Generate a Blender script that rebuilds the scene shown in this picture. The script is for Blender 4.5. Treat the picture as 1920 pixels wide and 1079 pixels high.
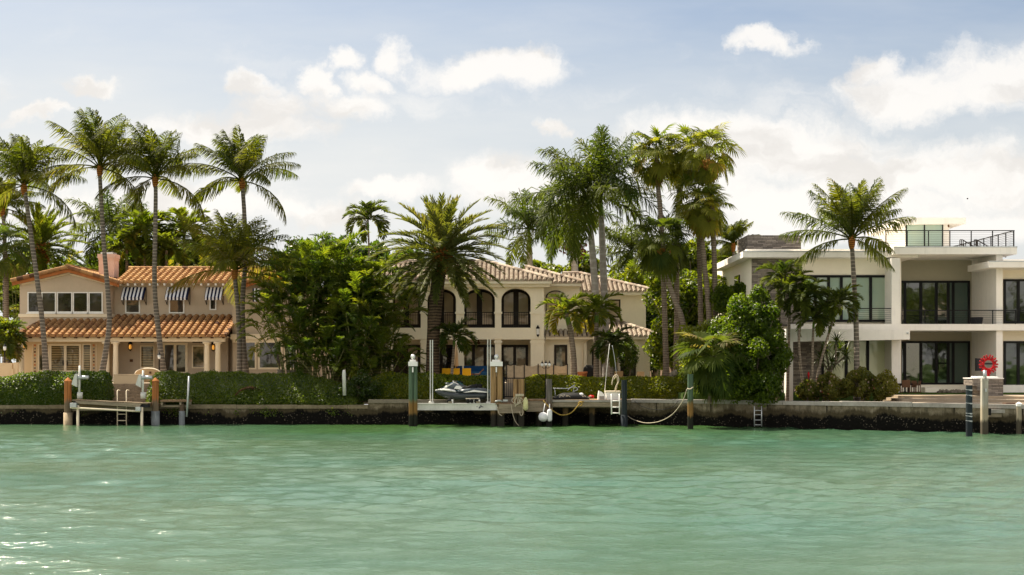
import bpy, math, random
import numpy as np
from mathutils import Vector as V
for o in list(bpy.data.objects): bpy.data.objects.remove(o)
SC = bpy.context.scene
COL = SC.collection
R = math.radians
rng = np.random.default_rng(7)

# ---------------------------------------------------------------- camera
F, CH, HY = 2600.0, 3.375, 680.0          # focal length in photo pixels, eye height, horizon row
def X(px, Y): return (px - 960.0) * Y / F
def Z(py, Y): return CH + (HY - py) * Y / F
def at(px, py, Y): return np.array((X(px, Y), Y, Z(py, Y)))
cam = bpy.data.cameras.new('camera'); co = bpy.data.objects.new('camera', cam); COL.objects.link(co)
co.location = (0, 0, CH); co.rotation_euler = (R(90), 0, 0)
cam.sensor_width = 36; cam.lens = F / 1920 * 36; cam.shift_y = (HY - 539.5) / 1920
cam.clip_start = 0.5; cam.clip_end = 6000
SC.camera = co

# ---------------------------------------------------------------- sun, sky, exposure
SUN_EL, SUN_AZ = R(59), R(-52)             # behind the houses, to the left (azimuth from +Y towards +X)
sl = bpy.data.lights.new('sun', 'SUN'); so = bpy.data.objects.new('sun', sl); COL.objects.link(so)
sl.energy = 5.0; sl.angle = R(0.55); sl.color = (1.0, 0.89, 0.72)
sd = V((math.sin(SUN_AZ) * math.cos(SUN_EL), math.cos(SUN_AZ) * math.cos(SUN_EL), math.sin(SUN_EL)))
so.rotation_euler = sd.to_track_quat('Z', 'Y').to_euler(); so.location = (0, 60, 40)
SC.view_settings.view_transform = 'Standard'; SC.view_settings.look = 'None'
SC.view_settings.exposure = 1.3; SC.view_settings.gamma = 1.0
SC.cycles.max_bounces = 8; SC.cycles.transparent_max_bounces = 8
SC.cycles.sample_clamp_indirect = 6.0

class NT:
    """small helper to write node trees"""
    def __init__(s, tree): s.t = tree; s.n = tree.nodes; s.l = tree.links; s.n.clear()
    def add(s, typ, _ins=None, **kw):
        nd = s.n.new(typ)
        for k, v in kw.items(): setattr(nd, k, v)
        for k, v in (_ins or {}).items(): s.put(nd.inputs[k], v)
        return nd
    def put(s, sock, v):
        if isinstance(v, bpy.types.NodeSocket): s.l.new(v, sock)
        elif isinstance(v, bpy.types.Node): s.l.new(v.outputs[0], sock)
        else: sock.default_value = v
    def m(s, op, a, b=0.0, c=0.0, clamp=False):
        nd = s.n.new('ShaderNodeMath'); nd.operation = op; nd.use_clamp = clamp
        for i, v in enumerate((a, b, c)): s.put(nd.inputs[i], v)
        return nd.outputs[0]
    def vm(s, op, a, b=(0, 0, 0), c=(0, 0, 0)):
        nd = s.n.new('ShaderNodeVectorMath'); nd.operation = op
        for i, v in enumerate((a, b, c)):
            if i < len(nd.inputs): s.put(nd.inputs[i], v)
        return nd.outputs['Value'] if op in ('LENGTH', 'DOT_PRODUCT') else nd.outputs[0]
    def mix(s, f, a, b, blend='MIX'):
        nd = s.n.new('ShaderNodeMix'); nd.data_type = 'RGBA'; nd.blend_type = blend
        s.put(nd.inputs['Factor'], f)
        for k, v in ((6, a), (7, b)):
            if isinstance(v, tuple) and len(v) == 3: v = v + (1,)
            s.put(nd.inputs[k], v)
        return nd.outputs[2]
    def ramp(s, f, lo, hi, a=0.0, b=1.0, smooth=True):
        nd = s.n.new('ShaderNodeMapRange'); nd.interpolation_type = 'SMOOTHSTEP' if smooth else 'LINEAR'
        for k, v in (('Value', f), ('From Min', lo), ('From Max', hi), ('To Min', a), ('To Max', b)): s.put(nd.inputs[k], v)
        return nd.outputs[0]
    def noise(s, vec, scale, detail=4.0, rough=0.55, dist=0.0, col=False):
        nd = s.add('ShaderNodeTexNoise', {'Vector': vec, 'Scale': scale, 'Detail': detail, 'Roughness': rough, 'Distortion': dist})
        return nd.outputs['Color'] if col else nd.outputs[0]

W = bpy.data.worlds.new('World'); SC.world = W; W.use_nodes = True
def build_sky():
    N = NT(W.node_tree)
    sky = N.add('ShaderNodeTexSky', sky_type='NISHITA', sun_disc=False)
    sky.sun_elevation = SUN_EL; sky.sun_rotation = SUN_AZ % (2 * math.pi)
    sky.air_density = 1.0; sky.dust_density = 2.5; sky.ozone_density = 1.2; sky.altitude = 0
    g = N.add('ShaderNodeTexCoord').outputs['Generated']
    sep = N.add('ShaderNodeSeparateXYZ', {0: g})
    x, y, z = sep.outputs
    # thin high cloud veil whitening the blue, thicker towards the horizon
    yy = N.m('MAXIMUM', N.m('ABSOLUTE', y), 0.08)
    uv = N.add('ShaderNodeCombineXYZ', {0: N.m('DIVIDE', x, yy), 1: N.m('DIVIDE', z, yy), 2: N.m('MULTIPLY', y, 0.3)}).outputs[0]
    wp = N.noise(uv, 16.0, 6.0, 0.62, col=True)
    wpc = N.vm('MULTIPLY', N.vm('SUBTRACT', wp, (0.5, 0.5, 0.5)), (0.085, 0.055, 0.0))
    uvw = N.vm('ADD', uv, wpc)
    cl = [(915,135,150,38),(745,108,36,34),(1010,128,55,36),(640,120,40,26),(690,158,55,20),(470,158,42,22),(590,158,34,24),
          (640,200,75,30),(505,205,70,36),(430,238,170,30),(155,167,55,16),(75,222,60,14),(1440,82,62,22),
          (1700,175,140,48),(1850,150,120,62),(1960,130,120,60),(1640,130,50,30),(1360,262,190,52),(1480,285,230,60),(1660,330,210,58),(1870,335,130,62),
          (1560,390,330,50),(1300,330,120,70),(915,325,70,42),(990,360,140,40),(740,355,70,20),(1028,248,30,16),
          (340,380,200,36),(120,400,160,26),(610,400,120,26),(1500,440,420,26),(1870,420,200,40)]
    acc = None
    for (cx, cy, rx, ry) in cl:
        ux, uy, sx, sy = (cx - 960) / F, (HY - cy) / F, F / rx, F / ry
        d = N.vm('LENGTH', N.vm('MULTIPLY_ADD', uvw, (sx, sy, 0), (-ux * sx, -uy * sy, 0)))
        acc = d if acc is None else N.m('SMOOTH_MIN', acc, d, 0.25)
    fine = N.noise(uvw, 42.0, 6.0, 0.68)
    dd = N.m('ADD', acc, N.m('MULTIPLY', N.m('SUBTRACT', fine, 0.5), 1.1))
    front = N.ramp(y, 0.05, 0.3)
    mask = N.m('MULTIPLY', N.ramp(dd, 1.38, 0.50), front)
    # unseen bright warm cloud behind the camera, added as fill light for the facades
    other = N.m('MULTIPLY', N.ramp(N.noise(g, 4.0, 6.0, 0.6), 0.28, 0.55), N.m('MULTIPLY', N.ramp(y, 0.12, -0.2), N.ramp(z, 0.85, 0.45, 0.1, 1.0)))
    wis = N.m('MULTIPLY', N.ramp(N.noise(N.vm('MULTIPLY', uvw, (1.0, 2.4, 1.0)), 7.0, 6.0, 0.62), 0.50, 0.74, 0.0, 0.55), N.ramp(z, 0.26, 0.17))
    mask = N.m('MAXIMUM', mask, N.m('MULTIPLY', wis, front))

    hi = N.m('MULTIPLY', N.m('MULTIPLY', N.ramp(N.noise(N.vm('MULTIPLY', g, (1.0, 1.0, 2.0)), 4.5, 6.0, 0.6), 0.32, 0.58), front), N.m('MULTIPLY', N.ramp(z, 0.265, 0.34), N.ramp(z, 0.85, 0.6)))   # unseen bright cloud added above the frame to lighten the water's reflection
    veil = N.ramp(z, 0.28, 0.09, 0.20, 0.93)
    streak = N.noise(N.vm('MULTIPLY', uv, (2.0, 9.0, 1.0)), 3.0, 4.0, 0.6)
    veil = N.m('ADD', veil, N.m('MULTIPLY', N.m('SUBTRACT', streak, 0.5), 0.5), clamp=True)
    leftw = N.ramp(x, 0.35, -0.35, -0.16, 0.16, smooth=False)
    veil = N.m('ADD', veil, leftw, clamp=True)
    veil = N.m('MULTIPLY', veil, N.m('MULTIPLY', N.ramp(z, 0.30, 0.65, 1.0, 0.25), N.ramp(y, -0.15, 0.25, 0.9, 1.0)))   # bluer overhead
    base = N.mix(veil, N.vm('MULTIPLY', sky.outputs[0], (0.86, 0.86, 0.86)), (5.9, 5.95, 5.85))
    under = N.ramp(N.noise(N.vm('MULTIPLY', uvw, (1.0, 2.2, 1.0)), 11.0, 5.0, 0.55), 0.33, 0.52)
    ccol = N.mix(under, (6.0, 5.7, 5.35), (7.3, 7.0, 6.6))
    col = N.mix(N.m('MULTIPLY', mask, 0.84), base, ccol)
    col = N.mix(N.m('MULTIPLY', hi, 0.9), col, (8.0, 7.7, 7.2))
    col = N.mix(N.m('MULTIPLY', other, 0.9), col, (12.6, 11.6, 10.2))
    bg = N.add('ShaderNodeBackground', {'Color': col, 'Strength': 0.06})
    out = N.add('ShaderNodeOutputWorld'); N.l.new(bg.outputs[0], out.inputs[0])
build_sky()

# ---------------------------------------------------------------- mesh and object helpers
WL = {}                                    # world location of every object
class MB:
    def __init__(s): s.v = []; s.f = []; s.n = 0; s.t = []; s.mi = []; s.cm = 0
    def raw(s, v, f, t=None):
        v = np.asarray(v, float).reshape(-1, 3); f = np.asarray(f, int)
        if len(f) == 0: return s
        s.v.append(v); s.f.append(f + s.n); s.n += len(v)
        s.t.append(np.full(len(f), 0.5 if t is None else t, float) if np.isscalar(t) or t is None else np.asarray(t, float))
        s.mi.append(np.full(len(f), s.cm, int)); return s
    def box(s, x0, x1, y0, y1, z0, z1, t=None):
        v = [(x, y, z) for x in (x0, x1) for y in (y0, y1) for z in (z0, z1)]
        return s.raw(v, [(0,1,3,2),(4,6,7,5),(0,4,5,1),(2,3,7,6),(0,2,6,4),(1,5,7,3)], t)
    def pbox(s, px0, px1, py0, py1, Y0, Y1, t=None):
        return s.box(X(px0, Y0), X(px1, Y0), Y0, Y1, Z(py1, Y0), Z(py0, Y0), t)
    def hexa(s, p, t=None):                # eight points: bottom four then top four
        return s.raw(p, [(0,3,2,1),(4,5,6,7),(0,1,5,4),(1,2,6,5),(2,3,7,6),(3,0,4,7)], t)
    def prism(s, poly, y0, y1, t=None):    # polygon in XZ extruded along Y (fan caps: convex polygons)
        n = len(poly); v = [(x, y0, z) for x, z in poly] + [(x, y1, z) for x, z in poly]
        s.raw(v, [(i, (i+1) % n, n+(i+1) % n, n+i) for i in range(n)], t)
        for k in range(1, n - 1):
            s.tri([v[0], v[k], v[k+1]], t)
            s.tri([v[n], v[n+k+1], v[n+k]], t)
        return s
    def tri(s, p, t=None): return s.raw([p[0], p[1], p[2], p[2]], [(0,1,2,3)], t)
    def tube(s, pts, rad, seg=8, t=None, cap=True):
        P = np.asarray(pts, float); n = len(P)
        rad = np.broadcast_to(np.asarray(rad, float), (n,))
        T = np.gradient(P, axis=0); T /= np.linalg.norm(T, axis=1)[:, None] + 1e-9
        ref = np.array((0.0, 1.0, 0.0)) if abs(T[:, 1]).mean() < 0.8 else np.array((1.0, 0, 0))
        A = np.cross(T, ref); A /= np.linalg.norm(A, axis=1)[:, None] + 1e-9
        Bn = np.cross(T, A); a = np.linspace(0, 2*np.pi, seg, endpoint=False)
        v = P[:, None] + rad[:, None, None] * (np.cos(a)[None, :, None] * A[:, None] + np.sin(a)[None, :, None] * Bn[:, None])
        i = np.arange(n - 1)[:, None] * seg; j = np.arange(seg)[None]; k = (j + 1) % seg
        f = np.stack([i + j, i + k, i + seg + k, i + seg + j], -1).reshape(-1, 4)
        s.raw(v.reshape(-1, 3), f, t)
        if cap:
            for e, q in ((0, v[0]), (n - 1, v[-1])):
                c = P[e]
                for m in range(seg): s.tri([c, q[m], q[(m+1) % seg]], t if np.isscalar(t) or t is None else 0.5)
        return s
    def lathe(s, c, prof, seg=14, t=None): # prof: (radius, z above c)
        c = np.asarray(c, float)
        a = np.linspace(0, 2*np.pi, seg, endpoint=False)
        v = np.array([[(c[0] + r*math.cos(q), c[1] + r*math.sin(q), c[2] + z) for q in a] for r, z in prof])
        n = len(prof); i = np.arange(n-1)[:, None]*seg; j = np.arange(seg)[None]; k = (j+1) % seg
        f = np.stack([i+j, i+k, i+seg+k, i+seg+j], -1).reshape(-1, 4)
        return s.raw(v.reshape(-1, 3), f, t)
    def ball(s, c, r, seg=12, t=None):
        r = np.broadcast_to(np.asarray(r, float), (3,)); m = MB()
        pr = [(math.sin(q), -math.cos(q)) for q in np.linspace(0.02, math.pi-0.02, 9)]
        m.lathe((0,0,0), pr, seg); return s.raw(m.v[0] * r + np.asarray(c, float), m.f[0], t)
    def loft(s, rings, t=None, cap=True):  # rings: list of equally long closed rings
        A = np.asarray(rings, float); n, g = A.shape[:2]
        i = np.arange(n-1)[:, None]*g; j = np.arange(g)[None]; k = (j+1) % g
        s.raw(A.reshape(-1, 3), np.stack([i+j, i+k, i+g+k, i+g+j], -1).reshape(-1, 4), t)
        if cap:
            for q in (A[0], A[-1]):
                c = q.mean(0)
                for m in range(g): s.tri([c, q[m], q[(m+1) % g]], t)
        return s
    def build(s, name, mat, parent=None, smooth=False, label=None, fix=True):
        v = np.concatenate(s.v); f = np.concatenate(s.f); tt = np.concatenate(s.t); mi = np.concatenate(s.mi)
        if parent is None:
            org = np.array(((v[:,0].min()+v[:,0].max())/2, (v[:,1].min()+v[:,1].max())/2, v[:,2].min()))
        else: org = np.zeros(3)
        me = bpy.data.meshes.new(name)
        deg = f[:, 2] == f[:, 3]
        cnt = np.where(deg, 3, 4); st = np.concatenate([[0], np.cumsum(cnt)[:-1]])
        loops = f.reshape(-1)[np.stack([np.ones_like(deg), np.ones_like(deg), np.ones_like(deg), ~deg], 1).reshape(-1)]
        me.vertices.add(len(v)); me.vertices.foreach_set('co', (v - org).astype(np.float32).ravel())
        me.loops.add(len(loops)); me.loops.foreach_set('vertex_index', loops.astype(np.int32))
        me.polygons.add(len(f)); me.polygons.foreach_set('loop_start', st.astype(np.int32))
        me.update(calc_edges=True)
        for q in (mat if isinstance(mat, (list, tuple)) else [mat]): me.materials.append(q)
        if mi.any(): me.polygons.foreach_set('material_index', mi.astype(np.int32))
        at_ = me.attributes.new('tint', 'FLOAT', 'FACE'); at_.data.foreach_set('value', tt.astype(np.float32))
        me.polygons.foreach_set('use_smooth', np.full(len(f), smooth))
        if fix and len(f) < 20000:
            import bmesh
            bm = bmesh.new(); bm.from_mesh(me); bmesh.ops.remove_doubles(bm, verts=bm.verts, dist=1e-5)
            bmesh.ops.recalc_face_normals(bm, faces=bm.faces); bm.to_mesh(me); bm.free()
        me.update()
        o = bpy.data.objects.new(name, me); COL.objects.link(o)
        WL[o.name] = org
        if parent is not None:
            o.parent = parent; o.location = -WL[parent.name]
        else: o.location = org
        if label: o['label'] = label
        return o
def tag(o, label, cat, group=None):
    o['label'] = label; o['category'] = cat
    if group: o['group'] = group
    return o
def thing(name, label, cat, loc, group=None):
    o = bpy.data.objects.new(name, None); COL.objects.link(o); o.empty_display_size = 0.3
    o.location = loc; WL[o.name] = np.asarray(loc, float); return tag(o, label, cat, group)
def struct(o): o['kind'] = 'structure'; return o
def copy_thing(o, loc, label):
    c = o.copy(); COL.objects.link(c); c.location = loc; c['label'] = label; WL[c.name] = np.asarray(loc, float)
    for ch in o.children:
        d = ch.copy(); COL.objects.link(d); d.parent = c
        for g in ch.children:
            e = g.copy(); COL.objects.link(e); e.parent = d
    return c

# ---------------------------------------------------------------- materials
def newmat(name):
    m = bpy.data.materials.new(name); m.use_nodes = True; return m, NT(m.node_tree)
def finish(N, bsdf): N.l.new(bsdf.outputs[0], N.add('ShaderNodeOutputMaterial').inputs[0])
def pos(N): return N.add('ShaderNodeNewGeometry').outputs['Position']
def mat(name, c, rough=0.7, var=0.15, scale=1.5, bump=0.0, bscale=20.0, metal=0.0, spec=0.12, stretch=(1,1,1), c2=None, tint=0.0, streak=0.0):
    m, N = newmat(name); p = N.vm('MULTIPLY', pos(N), stretch)
    n1 = N.noise(p, scale, 5.0, 0.6); n2 = N.noise(p, scale * 9, 3.0, 0.6)
    f = N.m('ADD', N.m('MULTIPLY', n1, 0.65), N.m('MULTIPLY', n2, 0.35))
    f = N.ramp(f, 0.3, 0.7, 0, 1, False)
    c2 = c2 or tuple(max(0, k * (1 - 1.6 * var)) for k in c); hi = tuple(min(1, k * (1 + 0.6 * var)) for k in c)
    col = N.mix(f, c2, hi)
    if tint:
        a = N.add('ShaderNodeAttribute', attribute_name='tint').outputs['Fac']
        col = N.mix(1.0, col, N.mix(a, (1-tint,)*3, (1+tint*0.6,)*3), 'MULTIPLY')
    if streak:                             # rain streaks running down
        sn = N.noise(N.vm('MULTIPLY', pos(N), (3.0, 3.0, 0.25)), 1.5, 4.0, 0.6)
        col = N.mix(N.ramp(sn, 0.5, 0.8, 0, streak), col, tuple(k * 0.45 for k in c))
    b = N.add('ShaderNodeBsdfPrincipled', {'Base Color': col, 'Roughness': rough, 'Metallic': metal, 'Specular IOR Level': spec})
    if bump:
        bn = N.add('ShaderNodeBump', {'Strength': bump, 'Distance': 0.02, 'Height': N.noise(p, bscale, 4.0, 0.6)})
        N.l.new(bn.outputs[0], b.inputs['Normal'])
    finish(N, b); return m
def leafmat(name, c1, c2, trans=0.35, gloss=0.10, rough=0.5, c3=None):
    m, N = newmat(name)
    a = N.add('ShaderNodeAttribute', attribute_name='tint').outputs['Fac']
    n = N.noise(pos(N), 0.9, 2.0, 0.5)
    f = N.m('ADD', a, N.m('MULTIPLY', N.m('SUBTRACT', n, 0.5), 0.7), clamp=True)
    col = N.mix(f, c1, c2)
    if c3: col = N.mix(N.ramp(a, 0.80, 0.98), col, c3)
    d = N.add('ShaderNodeBsdfDiffuse', {'Color': N.mix(1.0, col, (0.45, 0.46, 0.45, 1), 'MULTIPLY')})
    tcol = N.mix(1.0, col, (1.75, 1.8, 0.5, 1), 'MULTIPLY')
    t = N.add('ShaderNodeBsdfTranslucent', {'Color': tcol})
    mx = N.add('ShaderNodeMixShader', {0: trans}); N.l.new(d.outputs[0], mx.inputs[1]); N.l.new(t.outputs[0], mx.inputs[2])
    g = N.add('ShaderNodeBsdfGlossy', {'Color': (1, 1, 1, 1), 'Roughness': rough})
    fr = N.add('ShaderNodeFresnel', {'IOR': 1.45})
    mg = N.add('ShaderNodeMixShader', {0: N.m('MULTIPLY', fr.outputs[0], gloss * 0.8, clamp=True)})
    N.l.new(mx.outputs[0], mg.inputs[1]); N.l.new(g.outputs[0], mg.inputs[2])
    finish(N, mg); return m
def glassmat(name, c, c2=None, vscale=0.6, rough=0.03, ior=1.6, stripes=0):
    m, N = newmat(name); p = pos(N); col = c + (1,)
    if c2: col = N.mix(N.ramp(N.noise(p, vscale, 3.0), 0.42, 0.6), c, c2)
    if stripes:                            # louvred shutters behind the pane
        sz = N.add('ShaderNodeSeparateXYZ', {0: p}).outputs[2]
        w = N.m('PINGPONG', N.m('MULTIPLY', sz, stripes), 0.5)
        col = N.mix(N.ramp(w, 0.14, 0.3), col, tuple(k * 0.25 for k in (c2 or c)))
    b = N.add('ShaderNodeBsdfPrincipled', {'Base Color': col, 'Roughness': rough, 'IOR': ior, 'Specular IOR Level': 0.5})
    bn = N.add('ShaderNodeBump', {'Strength': 0.12, 'Distance': 0.05, 'Height': N.noise(p, 0.8, 2.0)})
    N.l.new(bn.outputs[0], b.inputs['Normal']); finish(N, b); return m
def stonemat(name):
    m, N = newmat(name); p = pos(N)
    sp = N.add('ShaderNodeSeparateXYZ', {0: p}).outputs
    q = N.add('ShaderNodeCombineXYZ', {0: N.m('ADD', sp[0], N.m('MULTIPLY', sp[1], 1.0)), 1: sp[2], 2: 0.0})
    br = N.add('ShaderNodeTexBrick', {'Vector': q, 'Color1': (0.46,0.41,0.36,1), 'Color2': (0.20,0.18,0.165,1), 'Mortar': (0.05,0.045,0.04,1), 'Scale': 1.0, 'Mortar Size': 0.006,
               'Bias': 0.0, 'Brick Width': 0.55, 'Row Height': 0.085})
    br.offset = 0.37; br.squash = 0.7; br.squash_frequency = 3
    n = N.noise(p, 7.0, 5.0); col = N.mix(0.75, br.outputs[0], N.mix(n, (0.3,0.29,0.28), (0.95,0.9,0.85)), 'MULTIPLY')
    b = N.add('ShaderNodeBsdfPrincipled', {'Base Color': col, 'Roughness': 0.9, 'Specular IOR Level': 0.08})
    h = N.m('ADD', N.m('MULTIPLY', n, 0.6), br.outputs[1])
    bn = N.add('ShaderNodeBump', {'Strength': 0.9, 'Distance': 0.03, 'Height': h}); bn.invert = True
    N.l.new(bn.outputs[0], b.inputs['Normal']); finish(N, b); return m
def trunkmat(name, c, c2, rings=9.0, amt=0.5):
    m, N = newmat(name); p = pos(N)
    sz = N.add('ShaderNodeSeparateXYZ', {0: N.vm('ADD', p, N.vm('MULTIPLY', N.noise(p, 2.0, 3.0, col=True), (0.1,0.1,0.1)))}).outputs[2]
    w = N.m('PINGPONG', N.m('MULTIPLY', sz, rings), 0.5)
    f = N.m('ADD', N.m('MULTIPLY', N.ramp(w, 0.02, 0.2, 1, 0), amt), N.m('MULTIPLY', N.noise(p, 5.0, 5.0), 1 - amt))
    col = N.mix(N.ramp(f, 0.2, 0.75, 0, 1, False), c, c2)
    b = N.add('ShaderNodeBsdfPrincipled', {'Base Color': col, 'Roughness': 0.9, 'Specular IOR Level': 0.08})
    bn = N.add('ShaderNodeBump', {'Strength': 0.7, 'Distance': 0.03, 'Height': N.m('ADD', w, N.noise(p, 14.0, 4.0))})
    N.l.new(bn.outputs[0], b.inputs['Normal']); finish(N, b); return m
def tilemat(name, ca, cb, cc):
    m, N = newmat(name); p = pos(N)
    a = N.add('ShaderNodeAttribute', attribute_name='tint').outputs['Fac']
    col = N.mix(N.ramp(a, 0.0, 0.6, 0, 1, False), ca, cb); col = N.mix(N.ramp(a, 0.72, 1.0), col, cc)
    n = N.noise(p, 4.0, 6.0, 0.65); col = N.mix(N.ramp(n, 0.48, 0.75, 0, 0.55), col, (0.10, 0.07, 0.05))
    b = N.add('ShaderNodeBsdfPrincipled', {'Base Color': col, 'Roughness': 0.85, 'Specular IOR Level': 0.1})
    bn = N.add('ShaderNodeBump', {'Strength': 0.4, 'Distance': 0.02, 'Height': N.noise(p, 25.0, 4.0)})
    N.l.new(bn.outputs[0], b.inputs['Normal']); finish(N, b); return m
def emitmat(name, c, s):
    m, N = newmat(name); e = N.add('ShaderNodeEmission', {'Color': c + (1,), 'Strength': s}); finish(N, e); return m
def seawallmat(name):
    """pale concrete, brown tide-stained band, black oyster crust near the water"""
    m, N = newmat(name); p = pos(N); z = N.add('ShaderNodeSeparateXYZ', {0: p}).outputs[2]
    wob = N.m('MULTIPLY', N.m('SUBTRACT', N.noise(N.vm('MULTIPLY', p, (1, 1, 0.3)), 0.55, 6.0, 0.72), 0.5), 1.5)
    zz = N.m('ADD', z, wob)
    n = N.noise(p, 3.0, 6.0, 0.65); st = N.noise(N.vm('MULTIPLY', p, (2.5, 2.5, 0.3)), 2.0, 5.0)
    conc = N.mix(N.ramp(n, 0.3, 0.7), (0.13, 0.105, 0.07), (0.30, 0.255, 0.19))
    sx = N.add('ShaderNodeSeparateXYZ', {0: p}).outputs[0]; pn = N.m('DIVIDE', N.m('ADD', sx, 300.0), 2.7)
    wn = N.add('ShaderNodeTexWhiteNoise', noise_dimensions='1D'); N.put(wn.inputs['W'], N.m('FLOOR', pn))
    conc = N.mix(N.ramp(wn.outputs[0], 0.0, 1.0, 0.0, 0.45, False), conc, (0.10, 0.08, 0.05))
    conc = N.mix(N.ramp(N.m('PINGPONG', pn, 0.5), 0.018, 0.006), conc, (0.02, 0.018, 0.014))
    conc = N.mix(N.ramp(st, 0.45, 0.7, 0, 0.7), conc, (0.07, 0.06, 0.04))
    brown = N.mix(n, (0.025, 0.02, 0.013), (0.085, 0.068, 0.04))
    oys = N.add('ShaderNodeTexVoronoi', {'Vector': p, 'Scale': 9.0, 'Randomness': 1.0})
    spots = N.m('MULTIPLY', N.ramp(oys.outputs['Distance'], 0.34, 0.10), N.ramp(N.noise(p, 2.2, 4.0), 0.42, 0.60))
    crust = N.mix(spots, (0.006, 0.0055, 0.005), (0.13, 0.11, 0.085))
    col = N.mix(N.ramp(zz, 0.80, 1.05), brown, conc); col = N.mix(N.ramp(zz, 0.55, 0.72), crust, col)
    b = N.add('ShaderNodeBsdfPrincipled', {'Base Color': col, 'Roughness': 0.9, 'Specular IOR Level': 0.06})
    bn = N.add('ShaderNodeBump', {'Strength': 0.8, 'Distance': 0.05, 'Height': N.m('ADD', n, N.m('MULTIPLY', oys.outputs['Distance'], -0.7))})
    N.l.new(bn.outputs[0], b.inputs['Normal']); finish(N, b); return m
def pilemat(name, top, mid, wet):
    m, N = newmat(name); p = pos(N); z = N.add('ShaderNodeSeparateXYZ', {0: p}).outputs[2]
    g = N.noise(N.vm('MULTIPLY', p, (14, 14, 0.6)), 1.0, 5.0, 0.6); zz = N.m('ADD', z, N.m('MULTIPLY', N.m('SUBTRACT', g, 0.5), 0.5))
    t = N.mix(N.ramp(g, 0.35, 0.65), tuple(k * 0.55 for k in top), top)
    col = N.mix(N.ramp(zz, 1.15, 1.5), N.mix(g, tuple(k * 0.5 for k in mid), mid), t); col = N.mix(N.ramp(zz, 0.55, 0.75), wet, col)
    b = N.add('ShaderNodeBsdfPrincipled', {'Base Color': col, 'Roughness': 0.9, 'Specular IOR Level': 0.08})
    bn = N.add('ShaderNodeBump', {'Strength': 0.5, 'Distance': 0.02, 'Height': g}); N.l.new(bn.outputs[0], b.inputs['Normal']); finish(N, b); return m

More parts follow.
